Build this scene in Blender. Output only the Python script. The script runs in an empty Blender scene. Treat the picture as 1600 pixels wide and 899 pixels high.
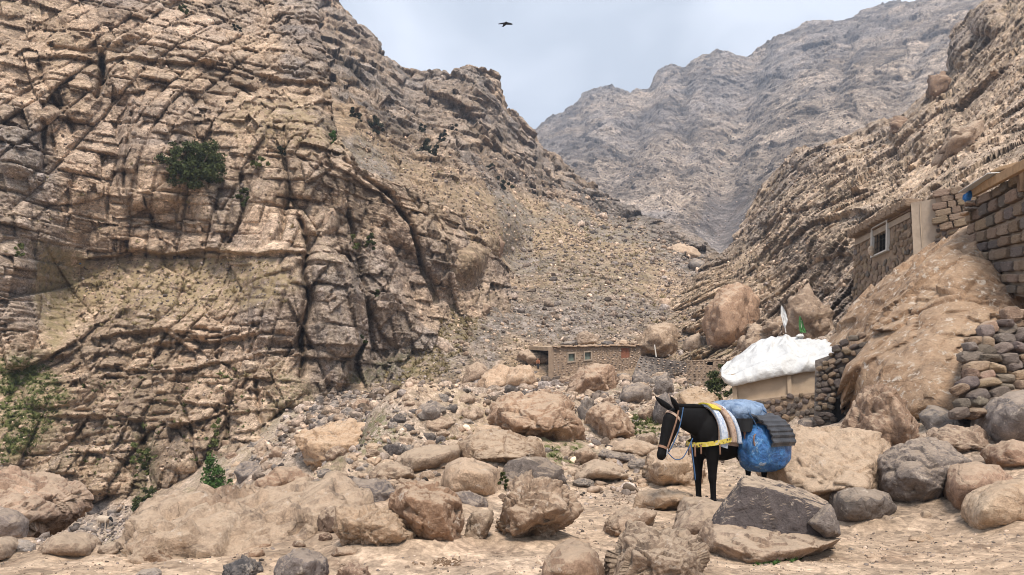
import bpy, bmesh, math, random
import numpy as np
from mathutils import Vector, Matrix

random.seed(7)
np.random.seed(7)
SC = bpy.context.scene
COL = SC.collection
PI = math.pi

# ------------------------------------------------------------------ camera
PITCH = math.radians(8.9)
EYE = 1.6
LENS = 26.0
FPX = 1600 * LENS / 36.0
cam_d = bpy.data.cameras.new('camera')
cam = bpy.data.objects.new('camera', cam_d)
COL.objects.link(cam)
cam_d.lens = LENS
cam_d.sensor_width = 36.0
cam_d.clip_start = 0.1
cam_d.clip_end = 20000
cam.location = (0, 0, EYE)
cam.rotation_euler = (PI / 2 + PITCH, 0, 0)
SC.camera = cam

# ------------------------------------------------------------------ sky and light
SUN_EL, SUN_AZ = math.radians(58), math.radians(168)   # azimuth measured clockwise from +Y (the view direction)
world = bpy.data.worlds.new('World')
SC.world = world
world.use_nodes = True
wn, wl = world.node_tree.nodes, world.node_tree.links
wn.clear()
w_out = wn.new('ShaderNodeOutputWorld')
w_bg = wn.new('ShaderNodeBackground')
w_sky = wn.new('ShaderNodeTexSky')
w_sky.sky_type = 'NISHITA'
w_sky.sun_disc = False
w_sky.sun_elevation = SUN_EL
w_sky.sun_rotation = SUN_AZ
w_sky.altitude = 2000
w_sky.dust_density = 2.0
w_tc = wn.new('ShaderNodeTexCoord')
w_map = wn.new('ShaderNodeMapping')
w_map.inputs['Scale'].default_value = (1.0, 1.0, 2.0)
w_no = wn.new('ShaderNodeTexNoise')
w_no.inputs['Scale'].default_value = 3.2
w_no.inputs['Detail'].default_value = 4
w_no.inputs['Roughness'].default_value = 0.5
w_no.inputs['Distortion'].default_value = 0.4
w_ra = wn.new('ShaderNodeValToRGB')
w_ra.color_ramp.elements[0].position = 0.38
w_ra.color_ramp.elements[0].color = (0.0, 0.0, 0.0, 1)
w_ra.color_ramp.elements[1].position = 0.6
w_ra.color_ramp.elements[1].color = (1, 1, 1, 1)
w_cl = wn.new('ShaderNodeMix')
w_cl.data_type = 'RGBA'
w_cl.inputs[6].default_value = (3.75, 4.15, 4.75, 1)      # shaded cloud, before the 0.1 strength
w_cl.inputs[7].default_value = (5.3, 5.65, 6.3, 1)
w_mx = wn.new('ShaderNodeMix')
w_mx.data_type = 'RGBA'
w_mx.inputs[0].default_value = 0.94                    # cloud cover over the clear sky
w_bg.inputs['Strength'].default_value = 0.1
wl.new(w_tc.outputs['Generated'], w_map.inputs['Vector'])
wl.new(w_map.outputs['Vector'], w_no.inputs['Vector'])
wl.new(w_no.outputs['Fac'], w_ra.inputs['Fac'])
wl.new(w_ra.outputs['Color'], w_cl.inputs[0])
wl.new(w_sky.outputs['Color'], w_mx.inputs[6])
wl.new(w_cl.outputs[2], w_mx.inputs[7])
wl.new(w_mx.outputs[2], w_bg.inputs['Color'])
wl.new(w_bg.outputs['Background'], w_out.inputs['Surface'])

sun_d = bpy.data.lights.new('sun', 'SUN')
sun_d.energy = 2.4
sun_d.angle = math.radians(14)
sun_d.color = (1.0, 0.93, 0.84)
sun = bpy.data.objects.new('sun', sun_d)
COL.objects.link(sun)
sdir = Vector((math.sin(SUN_AZ) * math.cos(SUN_EL), math.cos(SUN_AZ) * math.cos(SUN_EL), math.sin(SUN_EL)))
sun.rotation_euler = sdir.to_track_quat('Z', 'Y').to_euler()
sun.location = (0, 0, 300)

SC.view_settings.view_transform = 'Standard'
SC.view_settings.look = 'None'
SC.view_settings.gamma = 1
SC.view_settings.use_curve_mapping = False
SC.view_settings.exposure = 1.0
SC.render.engine = 'CYCLES'
SC.cycles.filter_width = 1.0
SC.cycles.max_bounces = 4
SC.cycles.diffuse_bounces = 1
SC.cycles.volume_bounces = 0

# ------------------------------------------------------------------ from photograph pixel + distance to a place
CP, SP = math.cos(PITCH), math.sin(PITCH)

def P(px, py, d):
    """world points seen at photo pixel (px, py), d metres ahead of the camera"""
    px, py, d = np.asarray(px, float), np.asarray(py, float), np.asarray(d, float)
    cx, cy = (px - 800) / FPX, (449.5 - py) / FPX
    wy, wz = CP - SP * cy, SP + CP * cy
    return np.stack(np.broadcast_arrays(cx / wy * d, d, EYE + wz / wy * d), -1)

def V(px, py, d):
    return Vector(P(px, py, d).tolist())

def PROJ(p):
    x, y, z = p[..., 0], p[..., 1], p[..., 2] - EYE
    dep = y * CP + z * SP
    return 800 + x / dep * FPX, 449.5 - (z * CP - y * SP) / dep * FPX

# ------------------------------------------------------------------ noise
_T = np.random.RandomState(3).rand(64 ** 3).astype(np.float32)
_TV = (np.random.RandomState(4).rand(64 ** 3, 4).astype(np.float32) - 0.5)

def vnoise(p, seed=0):
    p = p.astype(np.float32)
    i = np.floor(p).astype(np.int32)
    f = p - i
    u = f * f * (3 - 2 * f)
    i = i + np.array([seed * 17, seed * 31, seed * 7], np.int32)
    x0, y0, z0 = i[..., 0] & 63, i[..., 1] & 63, i[..., 2] & 63
    x1, y1, z1 = (x0 + 1) & 63, (y0 + 1) & 63, (z0 + 1) & 63
    g = lambda x, y, z: _T[(x * 64 + y) * 64 + z]
    ux, uy, uz = u[..., 0], u[..., 1], u[..., 2]
    a = g(x0, y0, z0) * (1 - ux) + g(x1, y0, z0) * ux
    b = g(x0, y1, z0) * (1 - ux) + g(x1, y1, z0) * ux
    c = g(x0, y0, z1) * (1 - ux) + g(x1, y0, z1) * ux
    e = g(x0, y1, z1) * (1 - ux) + g(x1, y1, z1) * ux
    return ((a * (1 - uy) + b * uy) * (1 - uz) + (c * (1 - uy) + e * uy) * uz) * 2 - 1

_R = np.array([[0.8, 0.36, -0.48], [-0.6, 0.48, -0.64], [0.0, 0.8, 0.6]], np.float32)

def fbm(p, octv=4, seed=0, gain=0.5, ridged=False):
    s, a, t = 0, 1.0, 0
    q = p.astype(np.float32)
    for k in range(octv):
        n = vnoise(q, seed + k)
        if ridged:
            n = 1 - 2 * np.abs(n)
        s = s + a * n
        t += a
        a *= gain
        q = (q @ _R.T) * 2.03
    return s / t

def cells(p, seed=0, jit=0.85):
    """nearest feature point: F1, F2-F1, 4 random values of the cell, vector from the point"""
    p = p.astype(np.float32)
    b = np.floor(p - 0.5).astype(np.int32)
    n = p.shape[:-1]
    f1 = np.full(n, 9, np.float32)
    f2 = np.full(n, 9, np.float32)
    bi = np.zeros(n, np.int32)
    bv = np.zeros(p.shape, np.float32)
    off = np.array([seed * 13, seed * 29, seed * 5], np.int32)
    for dx in (0, 1):
        for dy in (0, 1):
            for dz in (0, 1):
                c = b + np.array([dx, dy, dz], np.int32)
                h = (c + off) & 63
                idx = (h[..., 0] * 64 + h[..., 1]) * 64 + h[..., 2]
                v = p - (c + 0.5 + jit * _TV[idx][..., :3])
                dd = np.sqrt((v * v).sum(-1))
                near = dd < f1
                f2 = np.where(near, f1, np.minimum(f2, dd))
                f1 = np.where(near, dd, f1)
                bi = np.where(near, idx, bi)
                bv = np.where(near[..., None], v, bv)
    return f1, f2 - f1, _TV[(bi * 7 + 11) % (64 ** 3)], bv

def bricks(p, size, M, seed, off=0.3, tilt=0.5, groove=0.12, gw=0.1, warp=0.05, ws=0.3):
    """jointed rock: beds split into angular blocks, each set in or out and tilted"""
    s = np.array(size, np.float32)
    m = float(np.sort(s)[0] + np.sort(s)[1]) / 2
    p = p.astype(np.float32)
    q = (p @ M.T) / s
    w = p * (ws / m)
    q = q + warp * np.stack([vnoise(w, seed + 1), vnoise(w, seed + 2), vnoise(w, seed + 3)], -1)
    o = np.int32(seed * 131)
    def H(a, b, c):
        return _TV[(((a + o) & 63) * 64 + ((b + o * 3) & 63)) * 64 + ((c + o * 7) & 63)]
    def split(v, r):
        i = np.floor(v).astype(np.int32)
        f = v - i
        c = 0.5 + 0.5 * r(i)                       # uneven split inside the unit cell
        lo = f < c
        loc = np.where(lo, f / c - 0.5, (f - c) / (1 - c) - 0.5)
        edge = np.where(lo, np.minimum(f, c - f), np.minimum(f - c, 1 - f))
        return i * 2 + (~lo), loc, edge
    k, lz, ez = split(q[:, 2], lambda i: H(i, 0 * i, 0 * i)[:, 0])
    h1 = H(k, 0 * k + 1, 0 * k)
    i, lx, ex = split(q[:, 0] + h1[:, 1] * 2, lambda i: H(i, k, 0 * i + 3)[:, 0])
    h2 = H(k, i, 0 * k + 5)
    j, ly, ey = split(q[:, 1] + h2[:, 1] * 2, lambda j: H(j, k, i)[:, 0])
    r = H(i, j, k)
    e = np.minimum(np.minimum(ex * s[0], ez * s[2]), ey * s[1])     # metres to the nearest joint
    open_ = np.clip(0.32 + 2.2 * vnoise(w * 1.3 + 9, seed + 4), 0, 1)
    g = groove * open_ * np.exp(-(e / gw) ** 2)
    d = off * 2 * r[:, 0] + tilt * 2 * (r[:, 1] * lx + r[:, 2] * ly + r[:, 3] * lz)
    return d * m - g, r[:, 2] + 0.5

def beds(p, M, th, seed, amp, sharp=0.12):
    """layers: each bed stands out or lies back, with an overhanging lip"""
    z = (p.astype(np.float32) @ M[2].astype(np.float32)) / th + 0.25 * vnoise(p / (th * 6), seed)
    k = np.floor(z).astype(np.int32)
    f = z - k
    r = _TV[((k + seed * 7) & 63) * 64 + 5][:, 0] * 2
    r1 = _TV[((k + 1 + seed * 7) & 63) * 64 + 5][:, 0] * 2
    t = np.clip((f - 1 + sharp) / sharp, 0, 1)
    m = 0.6 + 0.8 * vnoise(p / (th * 3.0), seed + 3)
    return amp * ((r * (1 - t) + r1 * t) + 0.5 * f * (1 - t)) * m

def rotm(ax, ay, az):
    return np.array(Matrix.Rotation(math.radians(ax), 3, 'X') @ Matrix.Rotation(math.radians(ay), 3, 'Y') @ Matrix.Rotation(math.radians(az), 3, 'Z'), np.float32)

def blocks(p, size, M, seed, off=0.5, tilt=0.6, crack=0.25, cw=0.08, warp=0.08):
    """broken rock: every cell is a block pushed in or out and tilted; returns (displacement in m, cell value)"""
    s = np.array(size, np.float32)
    m = float(min(s))
    q = (p.astype(np.float32) @ M.T) / s
    if warp:
        w = q * 1.3
        q = q + warp * np.stack([vnoise(w, seed + 1), vnoise(w, seed + 2), vnoise(w, seed + 3)], -1)
    f1, e, r, v = cells(q, seed)
    d = off * r[..., 0] * 2 + tilt * (r[..., 1:4] * 2 * v).sum(-1) - crack * np.exp(-(e / cw) ** 2)
    return d * m, r[..., 0] + 0.5

# ------------------------------------------------------------------ small maths
def tps(ctrl, vals, lam=0.0):
    c = np.array(ctrl, float)
    n = len(c)
    def U(r2):
        return 0.5 * r2 * np.log(r2 + 1e-12)
    sc = np.ptp(c, 0).max()
    mu = c.mean(0)
    q = (c - mu) / sc
    K = U(((q[:, None] - q[None]) ** 2).sum(-1)) + lam * np.eye(n)
    A = np.zeros((n + 3, n + 3))
    A[:n, :n] = K
    A[:n, n] = 1
    A[:n, n + 1:] = q
    A[n:, :n] = A[:n, n:].T
    w = np.linalg.solve(A, np.concatenate([np.array(vals, float), np.zeros(3)]))
    def ev(x, y):
        x, y = np.asarray(x, float), np.asarray(y, float)
        X, Y = (x - mu[0]) / sc, (y - mu[1]) / sc
        o = w[n] + w[n + 1] * X + w[n + 2] * Y
        for k in range(n):
            o = o + w[k] * U((X - q[k, 0]) ** 2 + (Y - q[k, 1]) ** 2)
        return o
    return ev

def sstep(a, b, x):
    t = np.clip((x - a) / (b - a), 0, 1)
    return t * t * (3 - 2 * t)

def seg_dist(x, y, poly):
    """distance to a polyline and the side of it (positive = right of its direction, pixels y down)"""
    best = np.full(np.shape(x), 1e9)
    side = np.ones(np.shape(x))
    for (ax, ay), (bx, by) in zip(poly[:-1], poly[1:]):
        dx, dy = bx - ax, by - ay
        L = dx * dx + dy * dy
        t = np.clip(((x - ax) * dx + (y - ay) * dy) / L, 0, 1)
        qx, qy = x - ax - t * dx, y - ay - t * dy
        d = np.hypot(qx, qy)
        m = d < best
        best = np.where(m, d, best)
        side = np.where(m, np.sign(dx * qy - dy * qx + 1e-9), side)
    return best, side

def pmask(x, y, poly, feather=20):
    """soft inside-mask of a polygon"""
    ins = np.zeros(np.shape(x), bool)
    pl = list(poly) + [poly[0]]
    for (ax, ay), (bx, by) in zip(pl[:-1], pl[1:]):
        c = ((ay > y) != (by > y)) & (x < (bx - ax) * (y - ay) / ((by - ay) or 1e-9) + ax)
        ins ^= c
    d, _ = seg_dist(x, y, pl)
    return sstep(-feather, feather, np.where(ins, d, -d))

# ------------------------------------------------------------------ object helpers
def mesh_obj(name, verts, faces, mat=None, parent=None, smooth=False, kind=None, attr=None, mats=None, fm=None):
    me = bpy.data.meshes.new(name)
    verts = np.asarray(verts, np.float32).reshape(-1, 3)
    if isinstance(faces, np.ndarray):
        k = faces.shape[1]
        nf = len(faces)
        me.vertices.add(len(verts))
        me.vertices.foreach_set('co', verts.ravel())
        me.loops.add(nf * k)
        me.loops.foreach_set('vertex_index', faces.ravel().astype(np.int32))
        me.polygons.add(nf)
        me.polygons.foreach_set('loop_start', np.arange(0, nf * k, k, dtype=np.int32))
        me.update(calc_edges=True)
        me.validate()
    else:
        me.from_pydata(verts.tolist(), [], faces)
        me.update()
    for m in (mats or ([mat] if mat else [])):
        me.materials.append(m)
    if fm is not None:
        me.polygons.foreach_set('material_index', np.asarray(fm, np.int32))
    if smooth:
        me.polygons.foreach_set('use_smooth', np.ones(len(me.polygons), bool))
    if attr is not None:
        a = me.attributes.new('mask', 'FLOAT_COLOR', 'POINT')
        a.data.foreach_set('color', np.asarray(attr, np.float32).ravel())
    o = bpy.data.objects.new(name, me)
    COL.objects.link(o)
    if parent is not None:
        o.parent = parent
    if kind:
        o['kind'] = kind
    return o

def tag(o, label, cat, group=None, kind=None):
    o['label'] = label
    o['category'] = cat
    if group:
        o['group'] = group
    if kind:
        o['kind'] = kind
    return o

def empty(name, loc, label, cat, group=None, rz=0.0):
    o = bpy.data.objects.new(name, None)
    COL.objects.link(o)
    o.location = loc
    o.rotation_euler = (0, 0, rz)
    o.empty_display_size = 0.2
    return tag(o, label, cat, group)

def grid_faces(nr, nc):
    i = np.arange(nr * nc).reshape(nr, nc)
    return np.stack([i[:-1, :-1].ravel(), i[:-1, 1:].ravel(), i[1:, 1:].ravel(), i[1:, :-1].ravel()], 1)

# ------------------------------------------------------------------ materials
def new_mat(name):
    m = bpy.data.materials.new(name)
    m.use_nodes = True
    nt = m.node_tree
    nt.nodes.clear()
    out = nt.nodes.new('ShaderNodeOutputMaterial')
    b = nt.nodes.new('ShaderNodeBsdfPrincipled')
    nt.links.new(b.outputs[0], out.inputs['Surface'])
    return m, nt, b

def N(nt, typ, **kw):
    n = nt.nodes.new(typ)
    for k, v in kw.items():
        if k.startswith('i_'):
            n.inputs[k[2:]].default_value = v
        else:
            setattr(n, k, v)
    return n

def mixc(nt, fac, a, b, blend='MIX'):
    n = nt.nodes.new('ShaderNodeMix')
    n.data_type = 'RGBA'
    n.blend_type = blend
    for sock, v in ((0, fac), (6, a), (7, b)):
        if isinstance(v, bpy.types.NodeSocket):
            nt.links.new(v, n.inputs[sock])
        elif sock == 0:
            n.inputs[0].default_value = v
        else:
            n.inputs[sock].default_value = tuple(v) + (1,) if len(v) == 3 else v
    return n.outputs[2]

def mth(nt, op, a, b=0.5, c=None, clamp=False):
    n = nt.nodes.new('ShaderNodeMath')
    n.operation = op
    n.use_clamp = clamp
    for k, v in enumerate((a, b, c)):
        if v is None:
            continue
        if isinstance(v, bpy.types.NodeSocket):
            nt.links.new(v, n.inputs[k])
        else:
            n.inputs[k].default_value = v
    return n.outputs[0]

def ramp(nt, fac, stops):
    n = nt.nodes.new('ShaderNodeValToRGB')
    el = n.color_ramp.elements
    while len(el) < len(stops):
        el.new(0.5)
    for e, (p, c) in zip(el, stops):
        e.position = p
        e.color = (c, c, c, 1) if isinstance(c, (int, float)) else tuple(c) + (1,)
    nt.links.new(fac, n.inputs[0])
    return n.outputs[0]

def noise(nt, vec, scale, detail=6, rough=0.6, dist=0.0, lac=2.0):
    n = N(nt, 'ShaderNodeTexNoise', i_Scale=scale, i_Detail=detail, i_Roughness=rough, i_Distortion=dist)
    n.inputs['Lacunarity'].default_value = lac
    nt.links.new(vec, n.inputs['Vector'])
    return n.outputs['Fac']

def voro(nt, vec, scale, feat='F1', out='Distance', rnd=1.0):
    n = N(nt, 'ShaderNodeTexVoronoi', feature=feat, i_Scale=scale)
    n.inputs['Randomness'].default_value = rnd
    nt.links.new(vec, n.inputs['Vector'])
    return n.outputs[out]

def coords(nt, per_object=True, sc=(1, 1, 1), rot=(0, 0, 0)):
    tc = N(nt, 'ShaderNodeTexCoord')
    v = tc.outputs['Object']
    mp = N(nt, 'ShaderNodeMapping')
    mp.inputs['Scale'].default_value = sc
    if tuple(rot) != (0, 0, 0):
        mr = N(nt, 'ShaderNodeMapping')
        mr.inputs['Rotation'].default_value = rot
        nt.links.new(v, mr.inputs['Vector'])
        v = mr.outputs['Vector']
    nt.links.new(v, mp.inputs['Vector'])
    if per_object:
        oi = N(nt, 'ShaderNodeObjectInfo')
        s = mth(nt, 'MULTIPLY', oi.outputs['Random'], 71.0)
        nt.links.new(s, mp.inputs['Location'])
    return mp.outputs['Vector']

def bump(nt, b, parts):
    prev = None
    for h, strength, dist in parts:
        n = N(nt, 'ShaderNodeBump', i_Strength=strength, i_Distance=dist)
        nt.links.new(h, n.inputs['Height'])
        if prev is not None:
            nt.links.new(prev, n.inputs['Normal'])
        prev = n.outputs['Normal']
    nt.links.new(prev, b.inputs['Normal'])

def facet(nt, vec, scale):
    """broken stone: every cell is a tilted plane; returns (height, random value of the cell)"""
    n = N(nt, 'ShaderNodeTexVoronoi', feature='F1', i_Scale=scale)
    nt.links.new(vec, n.inputs['Vector'])
    a = N(nt, 'ShaderNodeVectorMath', operation='SUBTRACT')
    nt.links.new(vec, a.inputs[0])
    nt.links.new(n.outputs['Position'], a.inputs[1])
    c = N(nt, 'ShaderNodeVectorMath', operation='SUBTRACT')
    nt.links.new(n.outputs['Color'], c.inputs[0])
    c.inputs[1].default_value = (0.5, 0.5, 0.5)
    d = N(nt, 'ShaderNodeVectorMath', operation='DOT_PRODUCT')
    nt.links.new(a.outputs[0], d.inputs[0])
    nt.links.new(c.outputs[0], d.inputs[1])
    sx = N(nt, 'ShaderNodeSeparateColor')
    nt.links.new(n.outputs['Color'], sx.inputs[0])
    h = mth(nt, 'MULTIPLY_ADD', d.outputs['Value'], scale, mth(nt, 'MULTIPLY', sx.outputs[1], 0.35))
    return h, sx.outputs[0]

TAN = (0.44, 0.31, 0.215)
PALE = (0.64, 0.485, 0.36)
BROWN = (0.20, 0.125, 0.08)
GREY = (0.22, 0.19, 0.175)
DARK = (0.075, 0.06, 0.053)
GRASS = (0.10, 0.115, 0.03)
STRAW = (0.47, 0.345, 0.205)

def terrain_mat(name, s=1.0, tan=TAN, pale=PALE, brown=BROWN, grey=GREY, bd=0.1, stretch=(1, 1, 1), rot=(0, 0, 0), contrast=1.0, joint_shade=0.6):
    """mask attribute: R dry grass, G grey rock or scree, B value of the block, A green growth"""
    m, nt, b = new_mat(name)
    v = coords(nt, False)
    vs = coords(nt, False, stretch, rot)
    at = N(nt, 'ShaderNodeAttribute', attribute_name='mask')
    sep = N(nt, 'ShaderNodeSeparateColor')
    nt.links.new(at.outputs['Color'], sep.inputs[0])
    R, G, B, A = sep.outputs[0], sep.outputs[1], sep.outputs[2], at.outputs['Alpha']
    big = noise(nt, v, 0.11 * s, 5, 0.62, 0.5)
    mid = noise(nt, vs, 0.55 * s, 8, 0.68, 0.3)
    fin = noise(nt, vs, 6.0 * s, 8, 0.75)
    col = ramp(nt, mid, [(0.28, brown), (0.42, tan), (0.6, tuple(0.6 * a + 0.4 * c for a, c in zip(tan, pale))), (0.74, pale)])
    gcol = ramp(nt, fin, [(0.3, tuple(x * 0.45 for x in grey)), (0.5, grey), (0.72, tuple(x * 1.7 for x in grey))])
    gm = mth(nt, 'ADD', mth(nt, 'MULTIPLY', mth(nt, 'SUBTRACT', big, 0.47), 3.2), mth(nt, 'MULTIPLY', G, 1.4), clamp=True)
    gm2 = mth(nt, 'MULTIPLY', gm, 0.85)
    col = mixc(nt, gm2, col, gcol)
    # every block has its own shade of stone
    bv = mth(nt, 'MULTIPLY_ADD', B, 1.1 * contrast, 1 - 0.55 * contrast)
    cb = N(nt, 'ShaderNodeCombineColor')
    for k in range(3):
        nt.links.new(bv, cb.inputs[k])
    col = mixc(nt, 1.0, col, cb.outputs[0], 'MULTIPLY')
    fv = ramp(nt, fin, [(0.3, 0.5), (0.5, 0.98), (0.7, 1.4)])
    col = mixc(nt, 1.0, col, fv, 'MULTIPLY')
    vd = mixv(nt, vs, 0.22 / s)
    h1, r1 = facet(nt, vd, 1.5 * s)
    h2, r2 = facet(nt, vd, 4.6 * s)
    cv2 = mth(nt, 'ADD', mth(nt, 'MULTIPLY_ADD', r1, 0.5 * contrast, 1 - 0.5 * contrast), mth(nt, 'MULTIPLY', r2, 0.55 * contrast))
    cb2 = N(nt, 'ShaderNodeCombineColor')
    for k in range(3):
        nt.links.new(cv2, cb2.inputs[k])
    col = mixc(nt, 1.0, col, cb2.outputs[0], 'MULTIPLY')
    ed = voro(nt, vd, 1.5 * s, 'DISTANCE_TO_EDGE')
    crack_shade = ramp(nt, mth(nt, 'ADD', ed, mth(nt, 'MULTIPLY', mth(nt, 'SUBTRACT', fin, 0.5), 0.12)), [(0.0, joint_shade), (0.035, 0.0)])
    col = mixc(nt, crack_shade, col, (0.07, 0.045, 0.03))          # shadow of the thin cracks, painted into the stone colour
    # rust and dark mineral staining with streaks
    st = noise(nt, coords(nt, False, (1, 1, 0.25)), 0.8 * s, 5, 0.7, 0.6)
    sm = ramp(nt, st, [(0.55, 0), (0.68, 0.6)])
    col = mixc(nt, sm, col, (0.13, 0.075, 0.045))
    gr = mth(nt, 'MULTIPLY', R, ramp(nt, noise(nt, v, 1.6 * s, 5, 0.7), [(0.4, 0), (0.55, 1)]))
    gcol2 = mixc(nt, noise(nt, v, 0.9 * s, 3), STRAW, (0.33, 0.26, 0.135))
    col = mixc(nt, mth(nt, 'MULTIPLY', gr, 0.85), col, gcol2)
    gg = mth(nt, 'MULTIPLY', A, ramp(nt, noise(nt, v, 2.2 * s, 5, 0.7), [(0.42, 0), (0.56, 1)]))
    col = mixc(nt, mth(nt, 'MULTIPLY', gg, 0.9), col, GRASS)
    nt.links.new(col, b.inputs['Base Color'])
    b.inputs['Roughness'].default_value = 0.92
    b.inputs['Specular IOR Level'].default_value = 0.2
    bump(nt, b, [(mid, 0.4, 0.5 * bd), (h1, 0.9, 1.0 * bd), (h2, 1.0, 0.5 * bd), (fin, 1.0, 0.8 * bd)])
    return m

def rock_mat(name, tan=TAN, pale=PALE, brown=BROWN, s=1.0, pit=0.0, rough=0.85, dust=0.6, dust_from=0.45, flake=0.6, flake_at=0.60):
    """boulder stone; object colour tints it, so each boulder keeps its own stone"""
    m, nt, b = new_mat(name)
    v = coords(nt, True)
    oi = N(nt, 'ShaderNodeObjectInfo')
    big = noise(nt, v, 1.1 * s, 6, 0.6, 0.6)
    fin = noise(nt, v, 7.0 * s, 10, 0.7)
    spk = noise(nt, v, 38.0 * s, 4, 0.7)
    col = ramp(nt, big, [(0.3, brown), (0.45, tan), (0.58, tan), (0.72, pale)])
    col = mixc(nt, 1.0, col, ramp(nt, fin, [(0.3, 0.66), (0.5, 1.0), (0.72, 1.28)]), 'MULTIPLY')
    col = mixc(nt, 1.0, col, ramp(nt, spk, [(0.3, 0.78), (0.5, 1.0), (0.75, 1.3)]), 'MULTIPLY')
    col = mixc(nt, 1.0, col, oi.outputs['Color'], 'MULTIPLY')
    st = ramp(nt, noise(nt, v, 2.3 * s, 6, 0.72, 0.8), [(0.56, 0), (0.64, 0.55)])
    col = mixc(nt, st, col, (0.10, 0.075, 0.06))
    li = ramp(nt, noise(nt, v, 5.5 * s, 7, 0.75, 0.4), [(flake_at, 0), (flake_at + 0.05, flake)])
    col = mixc(nt, li, col, (0.66, 0.56, 0.46))
    # dust settled on surfaces that face up
    ge = N(nt, 'ShaderNodeNewGeometry')
    sx = N(nt, 'ShaderNodeSeparateXYZ')
    nt.links.new(ge.outputs['True Normal'], sx.inputs[0])
    du = ramp(nt, mth(nt, 'ADD', sx.outputs[2], mth(nt, 'MULTIPLY', mth(nt, 'SUBTRACT', fin, 0.5), 1.2)), [(dust_from, 0), (dust_from + 0.4, dust)])
    col = mixc(nt, du, col, (0.56, 0.42, 0.295))
    nt.links.new(col, b.inputs['Base Color'])
    b.inputs['Roughness'].default_value = rough
    b.inputs['Specular IOR Level'].default_value = 0.25
    vd = mixv(nt, v, 0.3 / s)
    crk = ramp(nt, voro(nt, vd, 1.1 * s, 'DISTANCE_TO_EDGE'), [(0.0, 0.0), (0.02, 1.0)])
    h1, r1 = facet(nt, vd, 3.0 * s)
    bump(nt, b, [(li, 0.3 if flake > 0.7 else 0.0, 0.05), (big, 0.5, 0.2 / s), (h1, 0.7, 0.05 / s), (crk, 0.5, 0.03 / s), (fin, 0.9, 0.09 / s), (spk, 0.5, 0.012 / s)])
    return m

def mixv(nt, v, amt):
    n = N(nt, 'ShaderNodeTexNoise', i_Scale=2.0, i_Detail=3)
    nt.links.new(v, n.inputs['Vector'])
    ma = N(nt, 'ShaderNodeVectorMath', operation='MULTIPLY_ADD')
    nt.links.new(n.outputs['Color'], ma.inputs[0])
    ma.inputs[1].default_value = (amt, amt, amt)
    nt.links.new(v, ma.inputs[2])
    return ma.outputs[0]

def plain_mat(name, c, rough=0.7, var=0.25, s=8.0, bd=0.01, metal=0.0, spec=0.3, c2=None):
    m, nt, b = new_mat(name)
    v = coords(nt, True)
    n1 = noise(nt, v, s, 7, 0.65, 0.3)
    c2 = c2 or tuple(x * (1 - var) for x in c)
    c3 = tuple(min(1, x * (1 + var)) for x in c)
    col = ramp(nt, n1, [(0.3, c2), (0.5, c), (0.72, c3)])
    nt.links.new(col, b.inputs['Base Color'])
    b.inputs['Roughness'].default_value = rough
    b.inputs['Metallic'].default_value = metal
    b.inputs['Specular IOR Level'].default_value = spec
    bump(nt, b, [(n1, 0.7, bd)])
    return m

M = {}

# ================================================================== TERRAIN
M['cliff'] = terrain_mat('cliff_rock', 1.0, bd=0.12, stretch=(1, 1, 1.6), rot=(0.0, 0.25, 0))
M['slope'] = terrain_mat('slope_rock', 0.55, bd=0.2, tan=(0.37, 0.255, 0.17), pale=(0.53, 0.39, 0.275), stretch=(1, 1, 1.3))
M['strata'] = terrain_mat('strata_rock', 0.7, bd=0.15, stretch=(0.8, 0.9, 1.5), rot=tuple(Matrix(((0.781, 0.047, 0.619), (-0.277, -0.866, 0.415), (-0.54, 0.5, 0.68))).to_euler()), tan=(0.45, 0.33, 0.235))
M['far'] = terrain_mat('far_rock', 0.28, tan=(0.34, 0.265, 0.205), pale=(0.50, 0.40, 0.32), brown=(0.19, 0.14, 0.11), grey=(0.20, 0.175, 0.165), bd=0.9, joint_shade=0.4, contrast=1.5)

def flat_(p):
    """joint planes run mostly into the hill"""
    return p * np.array([1.0, 0.35, 1.0])

LOW = []
def keep_low(g, k):
    q = g[::k, ::k]
    f = grid_faces(q.shape[0], q.shape[1])
    LOW.append((q.reshape(-1, 3), f))

def closer(ctrl, d0, k):
    return [(x, y, d if d < d0 else d0 + (d - d0) * k) for x, y, d in ctrl]

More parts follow.
